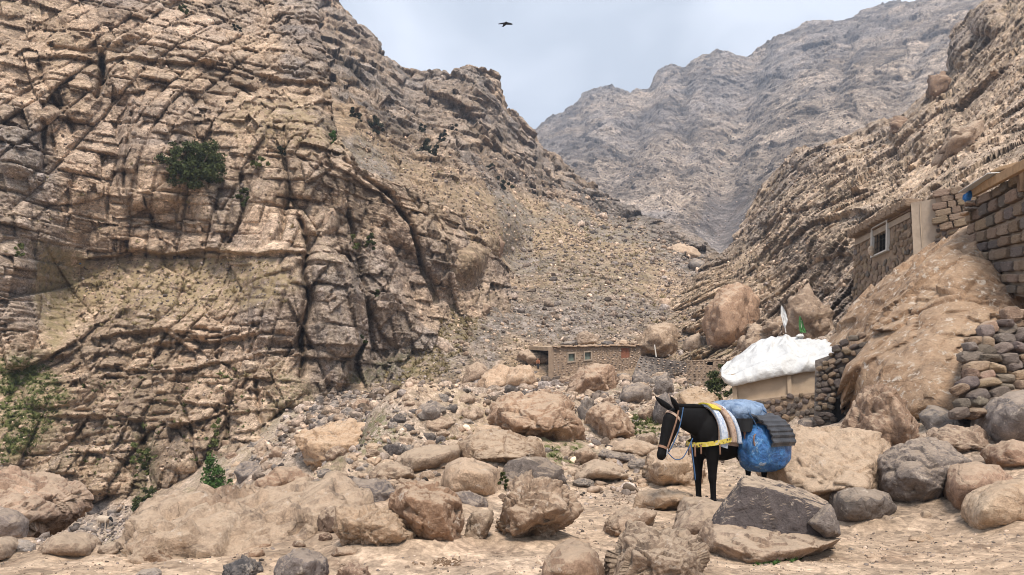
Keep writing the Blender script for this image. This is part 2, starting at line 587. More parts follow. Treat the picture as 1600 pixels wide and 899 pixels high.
def sheet(name, mat, ctrl, top, bottom, x0, x1, nx, ny, disp, back=(6, 4.0, 5.0), masks=None, pow_=1.0, lam=0.0, toward=0.85, side=False):
    """a mountainside: inverse distance interpolated between measured points, then broken up in real space"""
    ev = tps([(c[0], c[1]) for c in ctrl], [1000.0 / c[2] for c in ctrl], lam)
    if side:      # the crest is the right hand edge: 'top' gives (py, px), columns run down the picture
        u = np.linspace(x0, x1, nx)
        t = np.array(top, float)
        tx = np.interp(u, t[:, 0], t[:, 1])
        v = np.linspace(0, 1, ny)
        PY = np.broadcast_to(u[None], (ny, nx)).copy()
        PX = bottom + (tx - bottom)[None] * v[:, None]
    else:
        u = np.linspace(x0, x1, nx)
        t = np.array(top, float)
        bt = np.array(bottom, float)
        ty = np.interp(u, t[:, 0], t[:, 1])
        by = np.interp(u, bt[:, 0], bt[:, 1])
        v = np.linspace(0, 1, ny) ** pow_
        PX = np.broadcast_to(u[None], (ny, nx)).copy()
        PY = by[None] + (ty - by)[None] * v[:, None]
    inv = np.maximum(ev(PX, PY), 1000.0 / 2500)
    pts = P(PX, PY, 1000.0 / inv)
    nb, sy, sz = back
    scale = (1000.0 / inv[-1:]) / 100.0
    add = []
    for k in range(1, nb + 1):
        a = pts[-1:].copy()
        m = 1 + 0.012 * sy * k
        a[..., :2] *= m
        a[..., 2] = EYE + (a[..., 2] - EYE) * m
        a[..., 0 if side else 2] -= (scale * sz * k * k / nb)
        add.append(a)
    full = np.concatenate([pts] + add, 0)
    PX = np.concatenate([PX] + [PX[-1:]] * nb, 0)
    PY = np.concatenate([PY] + [PY[-1:]] * nb, 0)
    gu = np.gradient(full, axis=1)
    gv = np.gradient(full, axis=0)
    n = np.cross(gu, gv)
    n /= np.linalg.norm(n, axis=-1, keepdims=True) + 1e-9
    if ((full[:-nb] - np.array([0, 0, EYE])) * n[:-nb]).sum() > 0:
        n = -n
    # smooth the normals so that the rows behind the crest do not tear
    fl = full.reshape(-1, 3)
    d, mask = disp(fl, PX.ravel(), PY.ravel())
    lean = np.array([0, 0, EYE]) - fl
    lean /= np.linalg.norm(lean, axis=1, keepdims=True)
    dirn = n.reshape(-1, 3) * (1 - toward) + lean * toward
    dirn /= np.linalg.norm(dirn, axis=1, keepdims=True)
    out = fl + dirn * d[:, None]
    o = mesh_obj(name, out, grid_faces(ny + nb, nx), mat, kind='structure', attr=mask, smooth=False)
    keep_low(out.reshape(ny + nb, nx, 3)[:ny], 3)
    return o, (lambda px, py: 1000.0 / ev(px, py))

def feat(PX, PY, wob, blobs=(), cracks=(), steps=()):
    x = PX + wob[0]
    y = PY + wob[1]
    d = np.zeros(PX.shape)
    for cx, cy, rx, ry, ang, h in blobs:
        a = math.radians(ang)
        dx, dy = x - cx, y - cy
        u, w = (dx * math.cos(a) + dy * math.sin(a)) / rx, (-dx * math.sin(a) + dy * math.cos(a)) / ry
        r = (np.abs(u) ** 3 + np.abs(w) ** 3) ** (1 / 3.0)
        d = np.maximum(d, h * np.sqrt(np.clip(1 - r ** 2.4, 0, 1)))
    for poly, w, h in cracks:
        q, _ = seg_dist(x, y, poly)
        d = d - h * np.exp(-(q / w) ** 2)
    for poly, h, fo in steps:
        q, s = seg_dist(x, y, poly)
        d = d + np.where(s > 0, h * np.exp(-q / fo) * sstep(0, 3, q), -0.35 * h * np.exp(-q / (fo * 0.4)))
    return d

# ---------------------------------------------------------------- near cliff on the left
cl_ctrl = [(-200, 820, 44), (-200, 600, 50), (-200, 300, 54), (-200, 0, 60), (0, 830, 43), (120, 830, 45), (250, 800, 43), (380, 790, 41), (450, 770, 42), (370, 700, 43.5),
           (480, 630, 49.5), (560, 600, 55), (650, 540, 65), (705, 465, 78), (765, 395, 93),
           (480, 450, 53), (480, 300, 58), (560, 400, 62), (560, 300, 66), (650, 400, 74), (650, 320, 80), (540, 230, 68), (520, 180, 72), (500, 90, 92), (490, 0, 112),
           (300, 200, 64), (240, 330, 60.5), (330, 370, 60), (400, 330, 59), (150, 390, 61), (100, 100, 66), (0, 0, 68), (180, 10, 80), (300, 60, 82), (320, 0, 95), (420, 30, 104), (420, 120, 78), (0, 250, 54), (0, 400, 52),
           (50, 600, 50), (30, 720, 46), (110, 470, 60), (250, 450, 59), (350, 460, 57), (250, 520, 53.5), (400, 500, 53), (330, 620, 49), (200, 620, 50), (120, 700, 47.5), (260, 700, 46), (330, 760, 43),
           (760, 600, 66), (560, 760, 52), (800, 500, 90), (900, 420, 120)]
cl_top = [(-200, -120), (430, -120), (486, -60), (492, 20), (500, 60), (512, 110), (522, 170), (532, 230), (560, 262), (620, 290), (700, 326), (740, 352), (768, 396), (800, 440)]
cl_bot = [(-200, 870), (460, 860), (520, 800), (700, 640), (800, 520)]
MB1 = rotm(8, 6, 20)
MB2 = rotm(-10, 12, 35)
MB3 = rotm(5, -8, -25)
MD1 = rotm(24, 38, 30)
MD2 = rotm(-18, 30, -20)

def cliff_disp(p, px, py):
    w1 = fbm(p * 0.35, 4, 5) * 9
    w2 = fbm(p * 0.35 + 40, 4, 9) * 9
    f = feat(px, py, (w1, w2),
             blobs=[(245, 225, 58, 112, 6, 3.2), (405, 325, 42, 78, 14, 2.4), (503, 343, 27, 27, 0, 2.0), (484, 250, 38, 80, -12, 2.0), (112, 140, 48, 55, 12, 1.8), (215, 122, 55, 36, 4, 2.0), (150, 45, 80, 32, -8, 2.2),
                    (470, 60, 60, 62, 10, 3.0), (490, 166, 15, 20, 0, 1.6), (526, 156, 14, 17, 0, 1.6), (525, 480, 34, 130, -3, 2.2), (430, 470, 42, 90, 0, 1.8), (596, 440, 38, 110, -24, 2.6), (690, 385, 46, 70, -35, 3.0),
                    (140, 735, 52, 42, 0, 1.6), (275, 705, 42, 60, 4, 1.8), (95, 610, 60, 26, -6, 1.5), (20, 480, 40, 100, 0, 1.6), (20, 210, 42, 70, -20, 2.0), (60, 180, 35, 28, 20, 1.6), (345, 130, 60, 34, 12, 1.2), (360, 60, 60, 40, 15, 1.6),
                    (340, 330, 34, 46, 10, 1.4), (200, 375, 62, 22, 3, 1.7), (330, 385, 70, 18, 2, 1.2), (620, 350, 60, 30, 30, 1.5), (540, 300, 30, 60, -15, 1.5)],
             cracks=[([(470, 345), (483, 395), (476, 430), (482, 470), (471, 520), (474, 560), (468, 590)], 4, 2.6), ([(158, 85), (160, 120), (146, 150)], 5, 3.6), ([(60, 105), (92, 172), (112, 205)], 4, 1.5),
                     ([(600, 298), (640, 355), (664, 425), (682, 470)], 4, 3.2), ([(398, 250), (370, 300), (350, 330)], 3, 1.0), ([(445, 200), (452, 300), (440, 380)], 3, 1.6),
                     ([(330, 118), (400, 142)], 4, 1.5), ([(66, 195), (72, 260)], 4, 1.6), ([(540, 250), (600, 300)], 4, 1.6), ([(540, 330), (560, 400), (585, 560)], 4, 1.6),
                     ([(205, 180), (196, 300)], 3, 1.0), ([(275, 620), (300, 660), (310, 760)], 3, 1.2), ([(215, 660), (228, 780)], 5, 1.6), ([(420, 240), (470, 245), (520, 262)], 3, 0.9),
                     ([(400, 600), (410, 680)], 4, 1.2), ([(360, 620), (350, 700)], 3, 1.0)],
             steps=[([(480, 398), (400, 404), (330, 392), (230, 400), (140, 402)], 1.5, 14), ([(400, 524), (330, 535), (250, 520), (160, 530)], 1.4, 16), ([(350, 570), (250, 585), (160, 575)], 1.2, 12), ([(210, 655), (90, 650)], 1.0, 10),
                    ([(330, 100), (250, 98), (170, 96), (60, 96)], 1.4, 18), ([(360, 640), (240, 625)], 0.9, 10), ([(290, 350), (205, 356)], 1.0, 12), ([(500, 135), (430, 128), (380, 108)], 1.8, 20)])
    big, c0 = blocks(flat_(p), (5.0, 4.0, 6.5), MB2, 21, 0.20, 0.30, 0.048, 0.042)
    m1, c1 = bricks(flat_(p), (5.5, 4.6, 4.2), rotm(4, 84, 10), 3, 0.10, 0.2, 0.6, 0.13)
    m2, c2 = bricks(flat_(p), (3.2, 2.6, 2.3), rotm(-8, -9, 25), 8, 0.12, 0.24, 0.24, 0.10)
    m3, c3 = bricks(flat_(p), (0.7, 0.7, 0.42), MB1, 14, 0.10, 0.2, 0.12, 0.07)
    led = pmask(px, py, [(90, 420), (250, 395), (420, 400), (470, 440), (430, 480), (250, 490), (130, 480)], 14)
    gl = pmask(px, py, [(-80, 560), (60, 560), (110, 620), (60, 700), (-80, 740)], 18)
    gul = pmask(px, py, [(60, 380), (140, 400), (110, 520), (80, 560), (50, 470)], 12)
    soft = np.clip(led + gl + gul, 0, 1)
    smooth = pmask(px, py, [(385, 270), (420, 285), (445, 340), (440, 390), (380, 395), (370, 330)], 8) + pmask(px, py, [(480, 320), (525, 320), (528, 365), (480, 366)], 5) + pmask(px, py, [(195, 210), (255, 205), (262, 340), (190, 340)], 8)
    k = np.clip(1 - 0.65 * soft - 0.55 * smooth, 0.2, 1)
    lam, c4 = bricks(flat_(p), (4.2, 3.6, 1.2), rotm(3, 8, 10), 31, 0.15, 0.14, 0.45, 0.11)
    strat = pmask(px, py, [(-50, 400), (60, 520), (400, 480), (470, 520), (480, 800), (-50, 860)], 30) * (1 - 0.8 * soft)
    right = sstep(470, 500, px) * sstep(150, 250, py)
    vj, c5 = bricks(p, (1.8, 1.8, 7.0), rotm(6, -14, 10), 41, 0.12, 0.25, 0.5, 0.13)
    d = f * 0.8 + big * 0.8 + k * (m1 + m2 + m3) + strat * (lam * 0.75 + beds(p, rotm(3, 8, 10), 2.2, 7, 0.5)) + right * vj * 0.5 + fbm(p * 0.16, 3, 2) * 1.2 + fbm(p * 2.5, 3, 6) * 0.02
    ledgegrass = np.clip(led * 0.9 + gl * 0.5 + gul * 0.8 + 0.18 + 0.35 * fbm(p * 0.15, 3, 60), 0, 1)
    upper = pmask(px, py, [(380, 150), (470, 150), (540, 230), (480, 240), (330, 190)], 20)
    grey = np.clip(0.5 * pmask(px, py, [(-200, 200), (70, 200), (110, 420), (60, 520), (-200, 560)], 20) + 0.6 * pmask(px, py, [(430, -60), (500, -60), (520, 130), (440, 130)], 12)
                   + 0.35 * pmask(px, py, [(330, 270), (390, 300), (385, 390), (330, 390)], 10) + 0.25 * right, 0, 1)
    green = np.clip(gl * 1.0 + 0.35 * gul + 0.5 * pmask(px, py, [(430, 560), (500, 620), (470, 690), (410, 700)], 14) + 0.5 * pmask(px, py, [(205, 670), (240, 670), (240, 800), (205, 800)], 10)
                    + 0.5 * pmask(px, py, [(540, 590), (640, 545), (660, 560), (560, 612)], 8), 0, 1)
    cv = np.clip(0.35 * c1 + 0.3 * c2 + 0.35 * c0 + 0.25 * strat * (c4 - 0.5) + 0.25 * right * (c5 - 0.5), 0, 1)
    return d, np.stack([np.clip(ledgegrass + 0.4 * upper, 0, 1), grey, cv, green], -1)

cliff, cliff_d = sheet('left_cliff', M['cliff'], closer(cl_ctrl, 60, 0.5), [(-120, 484), (-40, 487), (20, 492), (60, 500), (110, 512), (170, 522), (225, 534), (262, 562), (290, 620), (326, 700), (352, 742), (380, 762), (420, 800), (860, 800)], -200, -120, 870, 680, 640, cliff_disp, back=(8, 3.0, 4.0), side=True)

# ---------------------------------------------------------------- mountain and scree slope behind it
mt_top = [(400, -130), (500, -40), (527, 0), (541, 14), (562, 38), (586, 55), (593, 74), (606, 88), (617, 92), (637, 103), (672, 109), (700, 111), (720, 107), (727, 99), (734, 98), (745, 102), (756, 110), (775, 119), (785, 137), (794, 168), (816, 179), (837, 203), (847, 234), (871, 247), (905, 275), (947, 302), (1000, 330), (1060, 352), (1100, 378), (1130, 402), (1190, 430)]
mt_bot = [(400, 700), (560, 660), (700, 640), (1190, 600)]
mt_ctrl = [(400, -100, 330), (540, 10, 300), (600, 75, 300), (734, 98, 310), (790, 150, 320), (850, 238, 340), (950, 303, 310), (1060, 352, 230), (1130, 405, 170), (1190, 430, 140),
           (480, 640, 51), (400, 700, 47), (560, 606, 56.5), (650, 545, 66), (705, 470, 80), (768, 398, 97), (640, 300, 118), (560, 190, 150), (560, 270, 125), (500, 60, 240), (700, 300, 130), (700, 330, 112),
           (700, 600, 57), (760, 540, 71), (850, 530, 78), (850, 450, 118), (900, 400, 160), (1000, 420, 150), (950, 500, 95), (1050, 480, 112), (1100, 450, 130), (700, 200, 220), (640, 150, 255), (800, 240, 265), (650, 230, 180),
           (780, 300, 190), (860, 340, 205), (940, 350, 240), (1140, 500, 85), (1000, 560, 65), (1190, 560, 62), (860, 560, 66), (780, 400, 130), (960, 330, 290)]

def mount_disp(p, px, py):
    s = P(px, py, 1.0)
    far = sstep(80, 150, p[:, 1])
    crag = np.clip(pmask(px, py, [(640, 95), (720, 90), (800, 115), (870, 240), (905, 290), (850, 320), (760, 240), (690, 190), (640, 140)], 14)
                   + pmask(px, py, [(480, -150), (540, 0), (640, 105), (700, 190), (760, 270), (700, 290), (560, 200), (480, 100)], 18) + 0.8 * pmask(px, py, [(690, 230), (860, 240), (1010, 330), (960, 350), (850, 290), (730, 290)], 10)
                   + 0.7 * pmask(px, py, [(600, 240), (760, 330), (770, 400), (650, 330)], 20) + 0.6 * pmask(px, py, [(1000, 320), (1130, 400), (1130, 440), (1020, 360)], 10), 0, 1)
    big, c0 = blocks(flat_(p), (16, 13, 17), MB2, 51, 0.16, 0.42, 0.040, 0.035)
    m1, c1 = bricks(flat_(p), (10, 9, 9), MD1, 53, 0.10, 0.2, 1.0, 0.3)
    m2, c2 = bricks(flat_(p), (4.4, 4.2, 3.6), MD2, 55, 0.11, 0.24, 0.6, 0.22)
    m3, c3 = bricks(flat_(p), (1.8, 1.8, 1.5), MD1, 57, 0.12, 0.25, 0.2, 0.15)
    f1, e, r, v = cells(p / 0.55, 59)
    cob = np.clip(0.5 - f1, 0, 1) * (r[:, 0] > -0.1)
    f2, e2, r2, v2 = cells(p / 1.7, 61)
    cob2 = np.clip(0.45 - f2, 0, 1) * (r2[:, 0] > 0.28)
    rough = fbm(p * 0.05, 4, 62)
    f = feat(px, py, (rough * 6, rough * 5),
             blobs=[(758, 150, 28, 40, 0, 12), (735, 125, 20, 24, 0, 6), (690, 150, 34, 26, 20, 8), (600, 110, 26, 40, -30, 8), (790, 260, 30, 22, 20, 6), (745, 230, 24, 20, 10, 6), (860, 270, 24, 16, 30, 6),
                    (770, 380, 22, 18, 0, 3.0), (640, 200, 34, 22, 25, 6), (720, 265, 26, 14, 20, 4), (560, 60, 24, 40, -30, 8)],
             cracks=[([(700, 110), (716, 140), (724, 175)], 4, 8), ([(800, 130), (806, 168)], 3, 6), ([(900, 300), (960, 335), (1020, 365), (1100, 405)], 9, 4)])
    k = 0.12 + 0.88 * crag
    d = f * 0.12 + k * (big * 0.5 + m1 + m2) + (0.3 + 0.5 * crag) * m3 + far * crag * m1 * 0.4 + (1 - crag) * (cob * 0.26 + cob2 * 0.9) + rough * (0.8 + 1.6 * far)
    grass = np.clip(0.5 * pmask(px, py, [(540, 180), (640, 205), (740, 290), (860, 320), (990, 345), (1050, 400), (1000, 480), (880, 470), (780, 420), (620, 280), (550, 240)], 25) * (0.75 + 0.5 * rough) + 0.15
                    + 0.5 * pmask(px, py, [(560, 610), (700, 470), (760, 500), (700, 580), (600, 640)], 20), 0, 1) * (1 - 0.75 * crag)
    grey = np.clip(0.95 * pmask(px, py, [(890, 285), (960, 310), (1100, 400), (1120, 460), (1020, 390), (930, 330)], 9) + 0.75 * pmask(px, py, [(680, 520), (740, 440), (860, 400), (1000, 440), (1060, 500), (900, 540), (760, 560), (690, 600)], 35) * (0.7 + 0.6 * fbm(p * 0.08, 3, 63)) + 0.35 * crag * far + 0.8 * (1 - crag) * sstep(0.08, 0.3, fbm(p * np.array([0.10, 0.035, 0.035]), 4, 66)), 0, 1)
    green = 0.45 * pmask(px, py, [(560, 615), (650, 550), (680, 560), (600, 640)], 10) + 0.1
    cv = np.clip(crag * (0.4 * c1 + 0.3 * c2 + 0.3 * c0) + (1 - crag) * (0.25 + 0.5 * c3 + 0.9 * cob2) + 0.25 * (r[:, 1]) * (1 - crag), 0, 1)
    return d, np.stack([grass, grey, cv, green], -1)

mount, mount_d = sheet('left_mountain', M['slope'], closer(mt_ctrl, 60, 0.5), mt_top, mt_bot, 400, 1190, 560, 500, mount_disp, back=(8, 5.0, 5.0), toward=0.72)

# ---------------------------------------------------------------- slope of tilted strata on the right
rs_top = [(1040, 480), (1080, 440), (1110, 405), (1140, 385), (1160, 345), (1180, 309), (1205, 275), (1236, 238), (1290, 226), (1359, 199), (1411, 180), (1440, 150), (1456, 138), (1482, 108), (1492, 60), (1500, 42), (1524, 21), (1545, 0), (1570, -30), (1600, -90), (1800, -200)]
rs_bot = [(1040, 600), (1120, 640), (1200, 690), (1330, 720), (1800, 760)]
rs_ctrl = [(1545, 0, 165), (1485, 110, 155), (1411, 186, 165), (1236, 240, 215), (1180, 312, 205), (1140, 388, 165), (1110, 410, 150), (1040, 480, 115), (1100, 560, 62), (1040, 600, 58), (1150, 480, 84), (1250, 420, 84), (1200, 500, 66), (1330, 350, 70), (1300, 480, 46),
           (1300, 520, 40), (1160, 560, 50), (1200, 560, 44), (1200, 660, 31), (1330, 640, 30), (1340, 300, 95), (1500, 200, 88), (1590, 150, 74), (1590, 230, 52), (1400, 300, 76), (1480, 290, 52), (1330, 420, 48), (1450, 400, 36), (1600, 300, 37), (1800, -100, 110), (1800, 300, 35), (1800, 700, 20), (1500, 600, 27), (1220, 350, 130), (1300, 250, 150), (1600, 0, 120)]
_e3 = np.array([-0.54, 0.5, 0.68]); _e3 /= np.linalg.norm(_e3)
_e1 = np.array([0.78, 0.05, 0.6]); _e1 -= _e3 * (_e1 @ _e3); _e1 /= np.linalg.norm(_e1)
MS = np.array([_e1, np.cross(_e3, _e1), _e3], np.float32)      # rows: along the beds, across, through

def slope_disp(p, px, py):
    w = fbm(p * 0.2, 4, 71)
    f = feat(px, py, (w * 9, w * 7),
             blobs=[(1500, 70, 24, 36, 20, 5), (1468, 140, 16, 22, 10, 4), (1540, 30, 30, 30, 0, 5), (1310, 250, 30, 22, 0, 3), (1262, 250, 26, 18, 10, 3), (1450, 205, 30, 60, 62, 3.4), (1330, 260, 14, 12, 0, 2), (1300, 380, 40, 24, -20, 1.6), (1230, 470, 40, 18, -28, 1.5),
                    (1270, 560, 40, 30, 0, 1.6), (1250, 510, 40, 22, -30, 1.2), (1180, 290, 20, 16, 0, 2), (1370, 195, 16, 12, 0, 2.5)],
             cracks=[],
             steps=[([(1560, 118), (1500, 170), (1440, 205), (1390, 240), (1345, 290)], 3.0, 16), ([(1340, 340), (1280, 350), (1225, 385), (1190, 420)], 2.6, 16), ([(1600, 165), (1520, 225), (1450, 250), (1400, 280)], 1.5, 10),
                    ([(1330, 400), (1270, 415), (1200, 440)], 1.2, 9), ([(1320, 440), (1260, 470), (1190, 520)], 1.0, 8), ([(1490, 20), (1480, 110)], 3.0, 12), ([(1340, 300), (1260, 330), (1200, 350)], 1.6, 12)])
    a, c0 = bricks(p, (22, 12, 5.0), MS, 73, 0.16, 0.08, 0.7, 0.22)
    b, c1 = bricks(p, (8, 5, 1.7), MS, 75, 0.17, 0.12, 0.5, 0.16)
    c, c2 = bricks(p, (3, 2.0, 0.8), MS, 77, 0.2, 0.2, 0.25, 0.12)
    g, c3 = bricks(p, (1.6, 1.6, 1.2), MB1, 79, 0.12, 0.25, 0.15, 0.1)
    scree = np.clip(pmask(px, py, [(1600, 60), (1600, 300), (1400, 310), (1330, 350), (1230, 400), (1330, 310), (1480, 230)], 14) * 0.8, 0, 1)
    k = 1 - 0.35 * scree
    f1, e, r, v = cells(p @ MS.T / np.array([0.9, 0.7, 0.3], np.float32), 81)
    slab = np.clip(0.5 - f1, 0, 1) * (r[:, 0] > 0)
    d = f * 0.75 + k * (a * 0.8 + b * 0.8 + c * 0.8) + g * 0.8 + beds(p, MS, 4.6, 3, 0.6) + fbm(p * 0.6, 4, 88) * 0.35 + w * 1.2 + scree * slab * 0.5 + fbm(p * 1.2, 3, 83) * 0.15
    grass = np.clip(0.15 + 0.35 * fbm(p * 0.1, 3, 84) + 0.6 * pmask(px, py, [(1060, 530), (1150, 535), (1140, 560), (1060, 560)], 8), 0, 1)
    grey = np.clip(0.25 * sstep(85, 120, p[:, 1]) + 0.2 * fbm(p * 0.1, 3, 86), 0, 1)
    cv = np.clip(0.25 * c0 + 0.3 * c1 + 0.3 * c2 + 0.15 * c3 + 0.15 * scree, 0, 1)
    return d, np.stack([grass, grey, cv, 0 * cv], -1)

rslope, rslope_d = sheet('right_slope', M['strata'], closer(rs_ctrl, 50, 0.6), rs_top, rs_bot, 1040, 1800, 560, 460, slope_disp, back=(8, 4.0, 4.0), toward=0.78)

# ---------------------------------------------------------------- far mountain closing the valley
fm_top = [(700, 260), (800, 232), (838, 202), (855, 186), (880, 174), (900, 160), (915, 145), (935, 137), (955, 134), (970, 139), (983, 143), (995, 135), (1010, 131), (1030, 107), (1050, 99), (1070, 101), (1085, 89), (1095, 82), (1108, 82), (1120, 74), (1135, 79), (1150, 81), (1165, 80), (1180, 68), (1200, 60), (1230, 49), (1250, 40), (1270, 30), (1300, 32), (1325, 31), (1345, 18), (1370, 8), (1390, 2), (1425, -1), (1460, -15), (1540, -50), (1800, -120)]
fm_bot = [(700, 420), (1800, 420)]
fm_ctrl = [(700, 260, 1300), (840, 200, 1300), (950, 135, 1350), (1050, 99, 1300), (1120, 74, 1250), (1250, 40, 1150), (1400, 0, 1050), (1545, -50, 900), (1800, -120, 800),
           (880, 260, 800), (960, 290, 620), (1060, 350, 420), (1130, 390, 290), (1130, 350, 400), (1180, 310, 420), (1200, 200, 700), (1100, 200, 850), (1000, 200, 950), (1020, 270, 620), (1250, 230, 480), (1400, 180, 470), (1480, 90, 560), (1350, 100, 700), (700, 420, 600), (1130, 420, 260), (1300, 420, 220), (1800, 420, 300), (1800, 150, 500)]

def far_disp(p, px, py):
    w = fbm(p * 0.011, 5, 91)
    w2 = fbm(p * 0.03, 5, 92)
    f = feat(px, py, (w * 14, w2 * 8), blobs=[],
             cracks=[([(1180, 90), (1150, 190), (1130, 300), (1125, 400)], 26, 45), ([(1010, 140), (990, 220), (940, 290)], 20, 30), ([(1060, 130), (1075, 230), (1060, 310)], 14, 20), ([(1330, 60), (1290, 150), (1200, 230), (1150, 330)], 14, 22), ([(1450, 60), (1400, 150), (1330, 200)], 12, 18), ([(900, 180), (920, 250)], 10, 14)])
    a, c0 = blocks(flat_(p), (36, 30, 42), rotm(10, 20, 30), 93, 0.22, 0.5, 0.048, 0.042)
    b, c1 = blocks(flat_(p), (15, 14, 16), rotm(-8, 10, 0), 95, 0.15, 0.55, 0.05, 0.05)
    c, c2 = bricks(flat_(p), (12, 11, 12), MD1, 97, 0.10, 0.28, 1.2, 0.5)
    c3_, c4_ = bricks(flat_(p), (5, 5, 5), MD2, 96, 0.14, 0.3, 0.6, 0.4)
    c = c + c3_
    e_ = np.minimum(1, p[:, 1] / 500)
    scr = pmask(px, py, [(1105, 300), (1160, 290), (1190, 320), (1150, 380), (1120, 410), (1090, 370)], 14)
    k = 1 - 0.85 * scr
    gul = fbm(p * np.array([0.035, 0.010, 0.010]), 4, 98, ridged=True)
    d = e_ * (f * 0.4 + (w * 5 + w2 * 2.5 + gul * 1.2) * k) + k * e_ * (a * 0.2 + b * 0.25 + c * 0.8) + k * fbm(p * 0.2, 4, 99) * 0.8
    cv = np.clip(0.35 * c0 + 0.3 * c1 + 0.35 * c2, 0, 1)
    grey = np.clip(0.45 * sstep(400, 600, p[:, 1]) + 0.9 * scr + 0.5 * w + 0.4 * sstep(0.1, 0.5, w2), 0, 1)
    return d, np.stack([0.1 * cv, grey, cv, 0 * cv], -1)

far, far_d = sheet('far_mountain', M['far'], closer(fm_ctrl, 270, 0.4), fm_top, fm_bot, 700, 1800, 540, 340, far_disp, back=(8, 5.0, 5.0), toward=0.62)

# ---------------------------------------------------------------- ground of the valley
g_px = [(100, 899, 6.9), (800, 899, 6.9), (1500, 899, 6.7), (100, 850, 8.6), (800, 800, 10.9), (1100, 800, 10.8), (1300, 820, 9.9), (1500, 815, 9.3), (1600, 780, 9.6), (1400, 760, 12.2), (1600, 700, 13.5), (1350, 700, 15), (1250, 690, 18), (1180, 670, 25), (1330, 660, 20), (1600, 640, 17),
        (1000, 750, 14.5), (950, 700, 20), (850, 700, 21), (700, 690, 24), (620, 740, 17), (530, 770, 13.2), (300, 790, 11.8), (200, 815, 11), (500, 745, 21), (560, 690, 26), 
        (60, 842, 10.5), (170, 822, 43), (260, 800, 40), (350, 785, 33), (60, 830, 45), (400, 735, 36), (440, 690, 40), (480, 640, 47), (560, 625, 51), (640, 640, 40), (700, 625, 46), (700, 605, 56), (800, 590, 56), (870, 600, 56), (900, 640, 36), (1000, 640, 34), (1000, 600, 50), (1080, 600, 50), (1060, 650, 32), (1100, 570, 60), (1000, 572, 64), (860, 572, 66), (1140, 600, 44), (1120, 670, 26),
        (1160, 690, 22), (1150, 640, 31), (-100, 840, 46), (-150, 860, 12), (850, 705, 23), (930, 712, 24)]
g_pts = [P(*c) for c in g_px] + [np.array(q, float) for q in ((-8, 3, 0.05), (0, 3, 0), (8, 3, 0.1), (0, -8, 0), (-10, -6, 0), (10, -6, 0.2), (16, 8, 0.9), (26, 25, 3), (-16, 10, -0.6), (-26, 20, -4.5), (-14, 22, -5.0), (-7.2, 13.5, -2.8), (-9.5, 16, -4.0), (-5.5, 14.2, -2.0), (-12, 30, -5.8), (-4.2, 15.5, -1.7), (-4.6, 20, -2.4), (-6, 26, -3.2), (-17, 36, -6.2), (-45, 48, -6.5), (40, 60, 8), (-30, 62, 4.5))]
_g = tps([(q[0], q[1]) for q in g_pts], [q[2] for q in g_pts], 1e-5)
_gx = np.linspace(-60, 60, 481)
_gy = np.linspace(-12, 90, 409)
_XX, _YY = np.meshgrid(_gx, _gy)
_GZ = _g(_XX, _YY) - 3.2 * sstep(8.9, 11.6, _YY + 1.3 * sstep(-5.5, -3.5, _XX)) * sstep(-0.33, -0.43, _XX / np.maximum(_YY, 1)) * (1 - sstep(24, 42, _YY))

def zg(x, y):
    """height of the ground, large shapes only"""
    x, y = np.asarray(x, float), np.asarray(y, float)
    fx = np.clip((x + 60) / 0.25, 0, 479.999)
    fy = np.clip((y + 12) / 0.25, 0, 407.999)
    i, j = fx.astype(int), fy.astype(int)
    a, b = fx - i, fy - j
    return (_GZ[j, i] * (1 - a) + _GZ[j, i + 1] * a) * (1 - b) + (_GZ[j + 1, i] * (1 - a) + _GZ[j + 1, i + 1] * a) * b

def ground_hit(px, py):
    """distance at which the line of sight through a pixel meets the ground"""
    d = 3.0
    while d < 110:
        q = P(px, py, d)
        if q[2] <= zg(q[0], q[1]) + 1e-3:
            return d
        d *= 1.006
    return d

def gdisp(p):
    near = 1 - sstep(10, 20, p[:, 1])
    rocky = 1 - near
    a = fbm(p * 0.9, 5, 101) * 0.13 + fbm(p * 5, 4, 102) * 0.018
    q = p * np.array([1, 1, 0.3])
    f1, e, r, v = cells(q / 0.42, 103)
    c1 = np.clip(0.42 - f1, 0, 1) * (r[:, 0] > -0.1)
    f2, e2, r2, v2 = cells(q / 1.1, 105)
    c2 = np.clip(0.42 - f2, 0, 1) * (r2[:, 0] > 0.1)
    f3, e3, r3, v3 = cells(q / 0.09, 107)
    c3 = np.clip(0.35 - f3, 0, 1) * (r3[:, 0] > 0.25)
    d = a + fbm(p * 0.25, 3, 109) * 0.12 * near + rocky * (c1 * 0.45 + c2 * 0.9 + fbm(p * 0.3, 4, 104) * 0.3) + near * c3 * 0.07
    cv = np.clip(0.5 + rocky * ((r[:, 1] * (c1 > 0.02)) * 0.9 + (r2[:, 1] * (c2 > 0.02)) * 0.6) + 0.25 * fbm(p * 0.6, 3, 110) + near * (c3 > 0.03) * r3[:, 1] * 0.8, 0, 1)
    return d, cv, rocky

